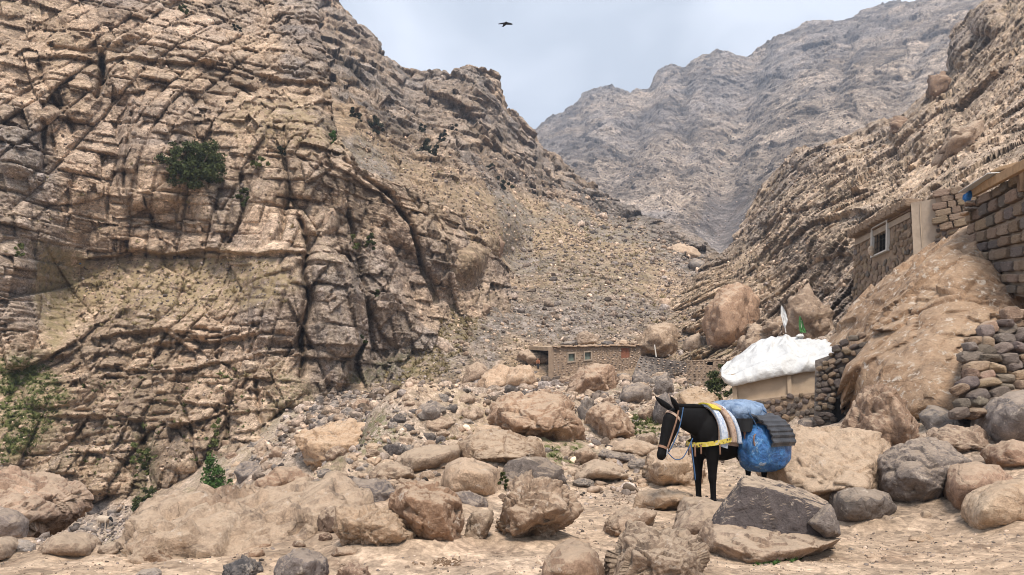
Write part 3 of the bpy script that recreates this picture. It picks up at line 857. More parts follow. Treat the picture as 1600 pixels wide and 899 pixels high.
M['ground'] = terrain_mat('dusty_ground', 2.0, tan=(0.42, 0.30, 0.205), pale=(0.56, 0.42, 0.30), brown=(0.27, 0.18, 0.12), grey=(0.33, 0.26, 0.21), bd=0.02, contrast=0.9, joint_shade=0.0)
nx_, ny_ = 640, 460
uu = np.linspace(-260, 1860, nx_)
dd = np.geomspace(4.2, 74, ny_)
DX = np.interp(uu, uu, (uu - 800) / FPX / CP)
GX = DX[None] * dd[:, None]
GY = np.broadcast_to(dd[:, None], GX.shape)
gp = np.stack([GX, GY, zg(GX, GY)], -1).reshape(-1, 3)
gd, gcv, gro = gdisp(gp)
gp[:, 2] += gd
gpx, gpy = PROJ(gp)
ggrass = np.clip(0.5 * gro * (fbm(gp * 0.2, 3, 120) + 0.3), 0, 1)
ggreen = np.clip(1.0 * pmask(gpx, gpy, [(840, 695), (900, 690), (930, 730), (860, 725)], 8) + pmask(gpx, gpy, [(985, 650), (1030, 640), (1030, 690), (990, 680)], 10) + 0.7 * pmask(gpx, gpy, [(540, 670), (600, 640), (640, 680), (560, 720)], 10) + 0.3 * gro * (fbm(gp * 0.3, 3, 121) > 0.25), 0, 1)
ggrey = np.clip(0.9 * pmask(gpx, gpy, [(470, 620), (600, 620), (640, 660), (560, 700), (380, 760), (330, 720)], 14) + 0.9 * pmask(gpx, gpy, [(60, 790), (220, 790), (230, 850), (60, 850)], 10) + 0.35 * gro, 0, 1)
mesh_obj('ground', gp, grid_faces(ny_, nx_)[:, ::1], M['ground'], kind='structure', attr=np.stack([ggrass, ggrey, gcv, ggreen], -1))
keep_low(gp.reshape(ny_, nx_, 3), 3)
from mathutils.bvhtree import BVHTree
_tv, _tf, _n0 = [], [], 0
for q_, f_ in LOW:
    _tv.append(q_); _tf.append(f_ + _n0); _n0 += len(q_)
BVH = BVHTree.FromPolygons(np.concatenate(_tv).tolist(), np.concatenate(_tf).tolist())
CAM = Vector((0, 0, EYE))

def hit(px, py):
    """distance ahead of the camera at which the line of sight through a pixel meets any terrain"""
    r = (V(px, py, 10.0) - CAM).normalized()
    q = BVH.ray_cast(CAM, r)[0]
    return q.y if q is not None else 100.0
# coarse ground behind the camera and below the mountains
gx2, gy2 = np.meshgrid(np.linspace(-60, 60, 60), np.linspace(-12, 4.35, 20))
g2 = np.stack([gx2, gy2, zg(gx2, gy2) - 0.02], -1).reshape(-1, 3)
mesh_obj('ground', g2, grid_faces(20, 60), M['ground'], kind='structure', attr=np.tile([0, 0, 0.5, 0], (len(g2), 1)))
mesh_obj('valley_floor', [(-700, -250, -14), (700, -250, -14), (700, 1000, -14), (-700, 1000, -14)], [(0, 1, 2, 3)], M['ground'], kind='structure', attr=np.tile([0, 0, 0.5, 0], (4, 1)))

# ================================================================== STONES
M['rock_tan'] = rock_mat('tan_stone', tan=(0.38, 0.28, 0.205), pale=(0.56, 0.44, 0.34), brown=(0.19, 0.13, 0.09))
M['rock_brown'] = rock_mat('brown_stone', tan=(0.30, 0.205, 0.145), pale=(0.47, 0.34, 0.245), brown=(0.15, 0.10, 0.07))
M['rock_grey'] = rock_mat('grey_stone', tan=(0.235, 0.205, 0.185), pale=(0.36, 0.31, 0.27), brown=(0.12, 0.10, 0.09), dust=0.4)
M['rock_dark'] = rock_mat('dark_stone', tan=(0.12, 0.105, 0.10), pale=(0.21, 0.18, 0.165), brown=(0.06, 0.05, 0.048), dust=0.15)
M['rock_pale'] = rock_mat('pale_stone', tan=(0.55, 0.40, 0.28), pale=(0.68, 0.53, 0.39), brown=(0.36, 0.24, 0.16), dust=0.4)

_ico = {}
def ico(n):
    if n not in _ico:
        bm = bmesh.new()
        bmesh.ops.create_icosphere(bm, subdivisions=n, radius=1)
        v = np.array([q.co[:] for q in bm.verts])
        f = np.array([[q.index for q in p.verts] for p in bm.faces])
        bm.free()
        _ico[n] = (v / np.linalg.norm(v, axis=1, keepdims=True), f)
    return _ico[n]

def hull_planes(pts):
    """planes (n, h) of the convex hull around the origin"""
    from itertools import combinations
    pts = np.array(pts, float)
    idx = np.array(list(combinations(range(len(pts)), 3)))
    a, b, c = pts[idx[:, 0]], pts[idx[:, 1]], pts[idx[:, 2]]
    n = np.cross(b - a, c - a)
    L = np.linalg.norm(n, axis=1)
    ok = L > 1e-8
    n, a = n[ok] / L[ok][:, None], a[ok]
    h = (n * a).sum(1)
    s = np.where(h < 0, -1, 1)
    n, h = n * s[:, None], h * s
    mx = (n @ pts.T).max(1)
    ok = (mx <= h + 1e-6) & (h > 1e-3)
    n, h = n[ok], h[ok]
    key = np.round(np.concatenate([n, h[:, None]], 1), 4)
    _, u = np.unique(key, axis=0, return_index=True)
    return n[u], h[u]

_bn = [0]
SKIRT = []
def rock_shape(hull, sub, k, rough, seed, plain=False):
    """a stone: rounded convex hull, chipped and weathered. hull in metres around its middle"""
    hull = np.array(hull, float)
    lo, hi = hull.min(0), hull.max(0)
    c, s = (lo + hi) / 2, (hi - lo) / 2
    q = (hull - c) / s
    cc = q.mean(0) * 0.3
    n, h = hull_planes(q - cc)
    rc = np.random.RandomState(int(seed) * 7 + 1)
    for _ in range(0 if plain else 8 if rough > 0.75 else 5):               # broken faces
        m = rc.normal(size=3)
        m[1] = -abs(m[1]) - 0.15
        m /= np.linalg.norm(m)
        sup = ((q - cc) @ m).max()
        n = np.concatenate([n, m[None]])
        h = np.append(h, sup * rc.uniform(0.52, 0.84) if rough > 0.75 else sup * rc.uniform(0.8, 0.95))
    d, f = ico(sub)
    g = np.maximum(d @ n.T, 0) / h[None]
    gm = g.max(1)
    kk = max(k * 2.2, 48) if rough >= 0.6 else k * 2.2
    r = 1.0 / (gm * ((g / gm[:, None]) ** kk).sum(1) ** (1.0 / kk))
    v = d * r[:, None] + cc
    v = v * s * 1.015
    size = float(s.mean())
    o = np.array([seed * 3.7, seed * 1.9, seed * 5.3])
    nrm = d / s
    nrm /= np.linalg.norm(nrm, axis=1, keepdims=True)
    w = v / size
    q1 = (w + o).astype(np.float32)
    b1, c1 = bricks(q1, (1.5, 1.4, 1.1), rotm(seed * 31, seed * 17, seed * 53), 3 + seed % 9, 0.05, 0.26, 0.06, 0.018)
    b2, c2 = bricks(q1, (0.75, 0.7, 0.5), rotm(seed * 13, seed * 47, seed * 11), 5 + seed % 7, 0.07, 0.3, 0.04, 0.015)
    b3, c3 = bricks(q1, (0.36, 0.34, 0.22), rotm(seed * 13, seed * 47, seed * 11), 9 + seed % 5, 0.10, 0.28, 0.012, 0.012)
    dsp = b1 * 0.5 + b2 * 0.55 + b3 * (0.35 if rough < 1 else 0.6) + fbm(w * 1.6 + o, 4, 3) * 0.05 + fbm(w * 7 + o, 4, 5) * 0.015
    v = v + nrm * (dsp * size * rough)[:, None]
    return v + c, f

def boulder(outline, label=None, mat='rock_tan', d=None, front=None, T=None, k=14, rough=1.0, tint=(1, 1, 1), group=None, name='boulder', sub=None, seed=None, sink=0.0, cat='boulder', flat=1.0, fix=False):
    """outline: photo pixels of the stone's edge; front: (px, py, how far it comes forward 0..1)"""
    _bn[0] += 1
    seed = seed or _bn[0]
    dgiven = d
    rs = random.Random(seed * 77)
    ox = np.array(outline, float)
    cx, cy = (ox[:, 0].min() + ox[:, 0].max()) / 2, (ox[:, 1].min() + ox[:, 1].max()) / 2
    wpx, hpx = np.ptp(ox[:, 0]), np.ptp(ox[:, 1])
    auto = d is None
    if d is None or not fix:
        dh = max(hit(cx, ox[:, 1].max() - 2), hit(cx + wpx * 0.25, ox[:, 1].max() - 4), hit(cx - wpx * 0.25, ox[:, 1].max() - 4))
        if d is None or 0.55 < dh / d < 1.8:
            d, auto = dh, True
    d0 = d
    W = wpx / FPX * d0
    H = hpx / FPX * d0
    T = T or 0.42 * (W * H) ** 0.5 * 1.15 * flat
    T = T * min(1.0, d0 / dgiven) if dgiven and auto else T
    dc = d0 + T * 0.35 if auto else d0
    base = P(cx, cy, dc)
    hull = []
    plain = front is not None
    ymx = ox[:, 1].max()
    for (x, y) in outline:
        if auto and y > ymx - 0.3 * hpx:
            y += 0.20 * hpx
        hull.append(P(x, y, dc) - base)
    if front is None:
        m = ox.mean(0)
        front = []
        for (x, y) in outline[::2] if len(outline) > 6 else outline:
            f = 0.62 + rs.uniform(-0.12, 0.1)
            front.append((m[0] + (x - m[0]) * f, m[1] + (y - m[1]) * f, rs.uniform(0.7, 0.95)))
        front.append((m[0] + rs.uniform(-.2, .2) * wpx, m[1] + rs.uniform(-.2, .1) * hpx, 1.0))
    for (x, y, f) in front:
        hull.append(P(x, y, dc - f * T) - base)
    m = np.array(hull[:len(outline)])
    for q in m[::1]:
        hull.append(q * np.array([0.7, 0, 0.7]) + np.array([0, T * rs.uniform(0.7, 1.0), 0]))
    hull = np.array(hull) * 1.02
    if sub is None:
        sub = 5 if wpx > 110 else 4 if wpx > 34 else 3
    v, f = rock_shape(hull, sub, k, rough, seed, plain)
    zlo = v[:, 2].min()
    off = np.array([0, 0, zlo])
    o = mesh_obj(name, v - off, f, M[mat], smooth=False)
    o.location = (base + off).tolist()
    o.color = tuple(tint) + (1,)
    if auto and wpx > 22:
        SKIRT.append((base[0], dc, W / 2, T, min(H, 1.6)))
    if label:
        tag(o, label, cat, group)
    return o

def ell(cx, cy, w, h, n=9, seed=0, jag=0.12, flatb=0.75):
    """an uneven stone outline: pixels of centre, width, height"""
    rs = random.Random(seed * 13 + 5)
    out = []
    for i in range(n):
        a = 2 * PI * (i + rs.uniform(-0.25, 0.25)) / n
        r = 1 + rs.uniform(-jag, jag)
        y = math.sin(a)
        out.append((cx + math.cos(a) * w / 2 * r, cy + (y if y < 0 else y * 1.0) * h / 2 * min(r, 1.0)))
    return out

# --- stones too many to count: low angular stones joined in one mesh
def stone_templates(n, sub, seed, fl=(1, 1, 1)):
    out = []
    for i in range(n):
        rs = np.random.RandomState(seed + i)
        h = rs.normal(size=(11, 3))
        h /= np.linalg.norm(h, axis=1, keepdims=True)
        h *= rs.uniform(0.75, 1.0, (11, 1)) * np.array([1, rs.uniform(0.6, 1), rs.uniform(0.5, 0.9)]) * np.array(fl)
        n_, hh = hull_planes(h - h.mean(0) * 0.5)
        d, f = ico(sub)
        g = np.maximum(d @ n_.T, 0) / hh[None]
        r = 1.0 / ((g ** 14).sum(1) ** (1 / 14.0))
        out.append((d * np.minimum(r, 1.6)[:, None], f))
    return out

TPL1 = stone_templates(10, 1, 100)
TPL2 = stone_templates(10, 2, 200)
TPLF = stone_templates(10, 1, 300, (1, 1, 0.45))

def stuff_stones(name, pts, sizes, tpl, mat, mask, rs, tilt=0.5, align=None):
    V_, F_, A_ = [], [], []
    n0 = 0
    n = len(pts)
    which = rs.randint(0, len(tpl), n)
    for t in range(len(tpl)):
        sel = np.where(which == t)[0]
        if len(sel) == 0:
            continue
        tv, tf = tpl[t]
        m = len(sel)
        az = rs.uniform(0, 2 * PI, m)
        ax = rs.normal(0, tilt, m)
        ca, sa, cx, sx = np.cos(az), np.sin(az), np.cos(ax), np.sin(ax)
        Rz = np.zeros((m, 3, 3)); Rz[:, 0, 0] = ca; Rz[:, 0, 1] = -sa; Rz[:, 1, 0] = sa; Rz[:, 1, 1] = ca; Rz[:, 2, 2] = 1
        Rx = np.zeros((m, 3, 3)); Rx[:, 0, 0] = 1; Rx[:, 1, 1] = cx; Rx[:, 1, 2] = -sx; Rx[:, 2, 1] = sx; Rx[:, 2, 2] = cx
        R_ = Rx @ Rz
        if align is not None:
            R_ = align @ R_
        v = np.einsum('mij,vj->mvi', R_, tv) * sizes[sel][:, None, None] + pts[sel][:, None, :]
        V_.append(v.reshape(-1, 3))
        F_.append((tf[None] + (np.arange(m) * len(tv))[:, None, None] + n0).reshape(-1, 3))
        A_.append(np.repeat(mask[sel], len(tv), 0))
        n0 += m * len(tv)
    return mesh_obj(name, np.concatenate(V_), np.concatenate(F_), mat, kind='stuff', attr=np.concatenate(A_))

def verts_of(o):
    a = np.empty(len(o.data.vertices) * 3, np.float32)
    o.data.vertices.foreach_get('co', a)
    return a.reshape(-1, 3)

def scatter_on(o, region, n, rs, px_size, sig=0.5, lift=0.15, rnd=0.35, **kw):
    """pick surface points of a terrain inside a photo region; stone size in photo pixels"""
    v = verts_of(o).astype(float)
    x, y = PROJ(v)
    w = pmask(x, y, region, 6) * (v[:, 1] > 2) * (y < 930)
    # even density over the picture of the slope
    w = w / w.sum()
    idx = rs.choice(len(v), n, p=w)
    p = v[idx]
    sz = np.clip(px_size * np.exp(rs.normal(0, sig, n)), px_size * 0.5, px_size * 4.5) * 0.5 / FPX * p[:, 1]
    p[:, 2] += sz * lift
    return p, sz

# loose stones on the terrain
M['scree'] = terrain_mat('loose_stone', 1.0, bd=0.04, contrast=1.2, joint_shade=0.15)
rs = np.random.RandomState(5)
def mk(n, grass=0.0, grey=0.2, green=0.0, sp=0.35):
    m = np.zeros((n, 4)); m[:, 0] = grass; m[:, 1] = np.clip(grey + rs.normal(0, 0.3, n), 0, 1); m[:, 2] = np.clip(rs.normal(0.42, sp, n), 0, 1.2); m[:, 3] = green
    return m
def loose(o, region, n, px, grey=0.2, tpl=None, label='', cat='scree', sig=0.5, name='loose_stones', lift=0.15, tilt=0.4, align=None):
    p, sz = scatter_on(o, region, n, rs, px, sig, lift)
    q = stuff_stones(name, p, sz, tpl or TPL1, M['scree'], mk(n, grey=grey), rs, tilt, align)
    tag(q, label, cat)
    return q
G = bpy.data.objects['ground']
loose(mount, [(600, 600), (700, 470), (780, 400), (960, 330), (1060, 370), (1130, 430), (1130, 560), (860, 570), (700, 600)], 7500, 5, 0.3, label='loose grey and tan stones strewn over the scree slope above the stone hut')
loose(mount, [(560, 200), (800, 260), (960, 310), (900, 400), (780, 400), (700, 330), (560, 262)], 2600, 5, 0.15, label='scattered tan stones on the dry grass slope below the ridge crags')
loose(cliff, [(120, 400), (420, 400), (450, 470), (300, 500), (120, 490)], 1100, 5, 0.45, tpl=TPLF, label='broken grey slabs lying on the grassy ledge of the left cliff')
loose(cliff, [(0, 560), (400, 540), (470, 600), (440, 700), (300, 780), (0, 780)], 1500, 5.5, 0.2, tpl=TPLF, label='flat rubble lodged on the lower ledges of the left cliff')
loose(cliff, [(0, 60), (400, 60), (480, 300), (60, 380), (0, 300)], 700, 5, 0.2, label='small rubble caught in the cracks of the upper left cliff')
loose(mount, [(640, 560), (760, 420), (960, 330), (1120, 430), (1120, 540), (860, 560)], 420, 11, 0.3, tpl=TPL2, sig=0.45, label='larger brown and grey rocks lying on the scree slope', name='scree_rocks')
loose(rslope, [(1130, 400), (1240, 240), (1440, 190), (1600, 60), (1600, 300), (1330, 360), (1330, 540), (1150, 560)], 5200, 6, 0.1, tpl=TPLF, align=MS.T.astype(float), tilt=0.25, label='flat tan slabs covering the right hand slope of tilted strata')
loose(far, [(900, 250), (1130, 200), (1330, 150), (1400, 190), (1230, 240), (1150, 380), (1080, 380)], 2200, 3.2, 0.6, label='distant grey scree under the far mountain')
loose(G, [(480, 600), (860, 560), (1130, 560), (1130, 660), (1060, 720), (1000, 770), (900, 780), (600, 790), (480, 790), (330, 780), (420, 680)], 11000, 8.5, 0.3, tpl=TPL2, sig=0.6, label='jumbled small boulders and stones filling the valley floor among the big boulders', name='valley_stones')
loose(G, [(60, 790), (240, 790), (230, 850), (60, 850)], 500, 9, 0.85, label='grey stones in the stream bed under the left cliff', name='valley_stones')
loose(G, [(0, 840), (400, 850), (560, 760), (900, 740), (1000, 700), (1250, 700), (1330, 780), (1600, 760), (1600, 930), (0, 930)], 11000, 3.6, 0.3, label='pebbles and gravel scattered over the sandy path', name='pebbles', cat='gravel', sig=0.6, lift=0.0)

def hull_rock(name, pts, mat, parent=None, sub=6, k=30, rough=0.3, seed=1, tint=(1, 1, 1), origin=None):
    """a rock from corner points (photo px, py, distance)"""
    w = np.array([P(*q) for q in pts])
    c = origin if origin is not None else w.mean(0)
    v, f = rock_shape(w - c, sub, k, rough, seed, True)
    o = mesh_obj(name, v, f, M[mat], parent)
    if parent is None:
        o.location = c.tolist()
    o.color = tuple(tint) + (1,)
    return o

M['rock_flaky'] = rock_mat('flaky_tan_stone', tan=(0.40, 0.275, 0.185), pale=(0.55, 0.41, 0.29), brown=(0.24, 0.155, 0.10), s=0.8, dust=0.3, flake=0.85, flake_at=0.555)
# ================================================================== BOULDERS one by one
B = boulder
# big leaning giant behind the stone pile, right
B([(1316, 640), (1330, 590), (1345, 520), (1375, 480), (1400, 440), (1440, 395), (1470, 375), (1500, 357), (1530, 350), (1560, 358), (1600, 410), (1690, 470), (1740, 560), (1720, 660), (1600, 690), (1440, 690), (1340, 680)],
  'giant tan boulder with white flaky crust rising beneath the stone houses', 'rock_flaky', d=22, fix=True, T=5.5, sub=7, k=14, rough=0.75, tint=(0.95, 0.88, 0.8), sink=0,
  front=[(1440, 480, 0.55), (1520, 420, 0.45), (1400, 590, 0.75), (1460, 620, 1.0), (1560, 560, 0.9), (1640, 560, 0.9), (1640, 660, 1.0), (1370, 640, 0.7), (1345, 560, 0.4)])
# dark-faced broken slab in front of the mule
M['rock_split'] = rock_mat('split_face_stone', tan=(0.105, 0.085, 0.08), pale=(0.19, 0.155, 0.14), brown=(0.055, 0.045, 0.042), dust=0.9, dust_from=0.62)
sb_o = P(1205, 850, 8.3)
sb = empty('boulder', sb_o.tolist(), 'large split boulder with dark flat face and pale top edge before the mule', 'boulder')
hull_rock('upper_block', [(1108, 822, 8.15), (1160, 759, 8.08), (1200, 764, 8.05), (1286, 797, 7.98), (1300, 842, 7.95), (1200, 845, 7.9), (1120, 840, 7.92), (1163, 742, 8.7), (1197, 748, 8.75), (1252, 762, 8.7), (1294, 784, 8.6),
                          (1310, 835, 8.5), (1120, 800, 8.8), (1180, 750, 9.2), (1270, 775, 9.2), (1300, 830, 9.2), (1150, 850, 9.1), (1190, 870, 8.0), (1290, 860, 8.2)], 'rock_split', sb, 6, 60, 0.28, 5, (1, 1, 1), sb_o)
hull_rock('lower_block', [(1093, 832, 8.3), (1104, 808, 8.35), (1118, 812, 8.1), (1150, 836, 7.95), (1210, 842, 7.9), (1300, 842, 7.85), (1312, 842, 7.9), (1276, 855, 7.5), (1215, 860, 7.35), (1188, 872, 7.3), (1150, 858, 7.4), (1120, 846, 7.6),
                          (1105, 862, 7.9), (1150, 886, 7.55), (1190, 884, 7.45), (1240, 872, 7.6), (1100, 860, 8.6), (1200, 880, 8.6), (1300, 860, 8.4)], 'rock_tan', sb, 6, 50, 0.4, 8, (0.98, 0.93, 0.9), sb_o)
B([(1262, 818), (1296, 786), (1306, 800), (1314, 838), (1290, 842)], 'small pointed grey rock leaning on the right end of the split boulder', 'rock_grey', d=7.9, fix=True, T=0.16, k=40, rough=0.5, tint=(0.9, 0.85, 0.82))
B([(1050, 832), (1064, 806), (1095, 788), (1130, 784), (1150, 800), (1130, 840), (1100, 856), (1060, 848)], 'low pale boulder half hidden behind the left side of the split boulder', 'rock_tan', d=9.4, T=0.5, rough=0.6, tint=(1.0, 0.98, 0.98))
B([(945, 890), (958, 850), (985, 826), (1030, 824), (1075, 838), (1098, 862), (1102, 905), (1060, 925), (960, 925)], 'rough tan boulder at the bottom edge with a crest running to the right', 'rock_tan', d=7.2, T=0.6, sub=6, rough=1.1, k=12, tint=(0.9, 0.88, 0.86))
B([(846, 905), (852, 875), (872, 855), (905, 849), (930, 858), (944, 882), (946, 915), (900, 930), (850, 925)], 'rounded cracked brown boulder at the bottom edge of the picture', 'rock_brown', d=7.0, T=0.45, k=9, rough=0.7, tint=(1.25, 1.2, 1.15))
B([(1188, 690), (1230, 676), (1330, 670), (1380, 690), (1400, 740), (1370, 790), (1300, 795), (1230, 778), (1195, 740)], 'broad smooth tan bedrock hump behind the mule load', 'rock_pale', d=15, T=2.2, sub=6, k=8, rough=0.6, tint=(0.92, 0.9, 0.88),
  front=[(1260, 700, 0.3), (1300, 730, 0.65), (1350, 760, 1.0), (1260, 770, 0.8), (1230, 730, 0.3)])
B([(1320, 700), (1325, 668), (1345, 632), (1368, 611), (1400, 610), (1440, 628), (1462, 662), (1464, 690), (1440, 730), (1400, 764), (1370, 762), (1335, 738)],
  'tall craggy brown boulder with a hollow in its face below the giant boulder', 'rock_brown', d=13.5, T=1.1, sub=6, k=10, rough=1.15, tint=(1.15, 1.1, 1.05))
B([(1371, 740), (1382, 716), (1412, 700), (1440, 684), (1480, 693), (1520, 720), (1500, 760), (1470, 798), (1440, 800), (1412, 788), (1376, 770)],
  'big smooth grey boulder with a dark undercut belly at the path edge', 'rock_grey', d=10.8, T=0.8, sub=6, k=13, rough=0.6, tint=(1.0, 0.93, 0.88),
  front=[(1425, 730, 0.8), (1470, 705, 0.45), (1500, 722, 0.5), (1440, 750, 1.0), (1400, 750, 0.6), (1468, 760, 0.75), (1450, 790, 0.3)])
B([(1305, 785), (1312, 768), (1335, 763), (1370, 764), (1395, 772), (1403, 796), (1385, 815), (1350, 822), (1320, 818), (1307, 805)], 'low rounded grey boulder just right of the split boulder', 'rock_grey', d=10.2, T=0.5, k=8, rough=0.6, tint=(0.85, 0.8, 0.76))
B([(1480, 750), (1490, 732), (1530, 721), (1560, 730), (1590, 755), (1570, 780), (1520, 802), (1495, 795), (1482, 775)], 'flat sided pinkish boulder between the big grey one and the pale one', 'rock_brown', d=9.9, T=0.55, k=14, rough=0.5, tint=(1.4, 1.3, 1.25))
B([(1510, 800), (1525, 770), (1560, 752), (1610, 742), (1640, 770), (1630, 810), (1580, 825), (1530, 832), (1515, 820)], 'smooth pale egg shaped boulder at the right end of the path', 'rock_pale', d=9.3, T=0.5, k=7, rough=0.45, tint=(0.95, 0.92, 0.88))
B([(1576, 800), (1590, 776), (1620, 768), (1640, 800), (1610, 815)], 'small grey stone leaning on the pale egg shaped boulder', 'rock_grey', d=8.6, T=0.15, k=12, rough=0.6, tint=(1.2, 1.2, 1.2))
B([(1540, 655), (1548, 630), (1580, 612), (1620, 602), (1680, 640), (1670, 690), (1580, 698), (1548, 690)], 'large smooth grey boulder at the right edge beside the dry stone pile', 'rock_grey', d=12, T=1.1, k=8, rough=0.5, tint=(1.15, 1.1, 1.08))
B([(1555, 710), (1570, 694), (1600, 688), (1640, 700), (1640, 735), (1580, 742), (1560, 730)], 'brown boulder at the right edge above the pale egg shaped boulder', 'rock_brown', d=11.2, T=0.6, k=12, rough=0.8, tint=(1.2, 1.1, 1.05))
B([(1440, 650), (1462, 628), (1490, 634), (1540, 655), (1545, 672), (1500, 676), (1455, 680)], 'angular grey slab wedged behind the craggy boulder', 'rock_grey', d=13.2, T=0.6, k=20, rough=0.9)
B([(1440, 690), (1480, 668), (1530, 672), (1580, 690), (1570, 712), (1500, 716)], 'low brown rock shelf below the dry stone pile', 'rock_tan', d=12.4, T=0.7, k=10, rough=1.0, tint=(0.85, 0.8, 0.78))
# centre foreground group
B([(521, 815), (526, 798), (556, 790), (600, 795), (632, 818), (649, 834), (640, 852), (620, 862), (570, 854), (535, 842)], 'pale flat topped angular boulder in the centre foreground with a shaded underside', 'rock_pale', d=9.2, T=0.55, sub=6, k=18, rough=1.1, tint=(0.9, 0.86, 0.82),
  front=[(545, 815, 0.8), (600, 820, 0.95), (630, 838, 0.7), (590, 845, 0.75), (550, 835, 0.7), (570, 800, 0.3), (610, 808, 0.5)])
B([(613, 790), (622, 760), (650, 752), (690, 758), (712, 782), (722, 815), (716, 850), (692, 858), (660, 842), (634, 822), (616, 808)], 'tall blocky brown boulder leaning right in the centre foreground', 'rock_brown', d=9.9, T=0.62, sub=6, k=16, rough=0.8, tint=(1.2, 1.1, 1.0),
  front=[(640, 778, 0.7), (690, 790, 0.95), (700, 830, 0.7), (670, 830, 0.8), (635, 805, 0.7), (668, 762, 0.25)])
B([(760, 850), (775, 830), (790, 790), (802, 760), (830, 746), (862, 752), (880, 770), (900, 792), (896, 812), (850, 825), (810, 838), (775, 856)], 'wedge shaped tan outcrop with ribbed flank rising from the path', 'rock_tan', d=10.0, T=0.8, sub=6, k=14, rough=1.4, tint=(0.95, 0.88, 0.82),
  front=[(800, 800, 0.7), (830, 765, 0.35), (850, 800, 1.0), (880, 798, 0.7), (800, 830, 0.6), (820, 820, 0.9)])
B([(779, 745), (790, 722), (820, 713), (855, 716), (880, 735), (884, 758), (860, 768), (800, 765), (782, 758)], 'dark grey angular boulder with pale scratches behind the ribbed outcrop', 'rock_grey', d=11.4, T=0.6, k=18, rough=0.8, tint=(0.78, 0.72, 0.68))
B([(689, 755), (695, 722), (720, 712), (745, 720), (780, 732), (785, 760), (765, 778), (720, 780), (692, 776)], 'smooth pale boulder between the brown block and the dark grey boulder', 'rock_pale', d=12.0, T=0.7, k=10, rough=0.6, tint=(0.95, 0.92, 0.9))
B([(537, 790), (540, 768), (552, 750), (590, 748), (612, 760), (622, 778), (600, 790), (560, 793)], 'dark grey rough boulder behind the pale flat topped one', 'rock_grey', d=10.9, T=0.5, k=16, rough=1.0, tint=(0.9, 0.85, 0.84))
B([(705, 792), (710, 768), (735, 770), (765, 778), (762, 796), (730, 800)], 'small grey block resting between the tall brown block and the outcrop', 'rock_grey', d=10.2, T=0.25, k=20, rough=0.9, tint=(0.9, 0.84, 0.82))
B([(724, 830), (730, 804), (750, 797), (768, 800), (770, 815), (758, 840), (738, 854), (726, 845)], 'narrow mottled upright stone beside the tall brown block', 'rock_tan', d=9.9, T=0.22, k=14, rough=1.1, tint=(0.85, 0.83, 0.8))
B([(490, 830), (495, 808), (512, 790), (535, 788), (542, 800), (525, 820), (518, 838), (500, 840)], 'dark brown stone tucked against the left of the pale flat topped boulder', 'rock_brown', d=9.8, T=0.35, k=14, rough=0.8, tint=(0.8, 0.78, 0.78))
B([(582, 742), (585, 725), (610, 722), (640, 732), (655, 748), (630, 758), (595, 755)], 'rounded tan boulder sitting behind the tall brown block', 'rock_tan', d=12.6, T=0.5, k=10, rough=0.8, tint=(0.85, 0.8, 0.75))
B([(612, 728), (630, 708), (665, 698), (690, 696), (720, 700), (716, 722), (690, 738), (650, 742), (625, 742)], 'long smooth tan boulder lying left of the humped brown one', 'rock_tan', d=15.5, T=1.0, k=8, rough=0.6, tint=(0.95, 0.92, 0.88))
B([(700, 712), (720, 686), (760, 676), (800, 678), (840, 688), (850, 706), (846, 722), (790, 730), (730, 722)], 'wide humped boulder with a smooth brown face in front of the overhanging rock', 'rock_tan', d=15.5, T=1.2, sub=6, k=12, rough=0.6, tint=(0.85, 0.78, 0.7),
  front=[(740, 700, 0.6), (790, 690, 0.5), (800, 715, 1.0), (750, 718, 0.8), (830, 708, 0.6)])
B([(800, 700), (822, 686), (845, 684), (851, 700), (848, 718), (820, 722)], 'pale rounded stone at the right shoulder of the humped boulder', 'rock_pale', d=15.2, T=0.4, k=8, rough=0.5, tint=(0.95, 0.92, 0.88))
B([(766, 658), (772, 632), (800, 618), (840, 612), (880, 620), (900, 640), (912, 675), (905, 694), (870, 694), (820, 688), (784, 676)], 'huge overhanging tan boulder with black shade beneath it in mid valley', 'rock_brown', d=22, T=2.2, sub=6, k=12, rough=0.9, tint=(1.35, 1.25, 1.15),
  front=[(790, 650, 0.75), (830, 630, 0.35), (870, 640, 0.7), (890, 670, 0.85), (840, 672, 1.0), (800, 668, 0.8)])
B([(914, 668), (918, 645), (938, 622), (955, 619), (975, 632), (996, 655), (998, 668), (985, 688), (950, 696), (925, 690)], 'steep peaked brown boulder right of the overhanging rock', 'rock_brown', d=21, T=1.6, sub=5, k=12, rough=0.9, tint=(1.25, 1.18, 1.1))
B([(880, 612), (888, 588), (908, 572), (932, 565), (958, 570), (976, 590), (974, 610), (955, 622), (910, 622), (884, 620)], 'rounded brown and grey boulder directly in front of the long stone hut', 'rock_brown', d=34, T=2.6, sub=5, k=9, rough=0.8, tint=(1.3, 1.22, 1.15))
B([(968, 622), (975, 604), (998, 597), (1018, 606), (1020, 622), (1005, 636), (980, 634)], 'smooth grey boulder right of the brown one before the hut', 'rock_grey', d=30, T=1.2, k=11, rough=0.7, tint=(1.05, 0.98, 0.93))
B([(902, 640), (915, 618), (930, 625), (925, 655), (912, 668)], 'dark slab standing in the gap between the two big mid valley boulders', 'rock_grey', d=23, T=0.6, k=16, rough=0.8, tint=(0.8, 0.75, 0.7))
B([(1060, 630), (1066, 612), (1092, 602), (1110, 604), (1135, 625), (1142, 648), (1130, 656), (1080, 652), (1064, 645)], 'pale gold boulder with rough faces behind the mule neck', 'rock_pale', d=16.5, T=1.0, sub=5, k=14, rough=0.9, tint=(0.85, 0.8, 0.72))
B([(1020, 650), (1028, 622), (1040, 613), (1052, 625), (1056, 650), (1045, 668), (1028, 668)], 'dark rounded boulder seen between the mule ears', 'rock_dark', d=20, T=0.8, k=9, rough=0.6, tint=(1.3, 1.25, 1.2))
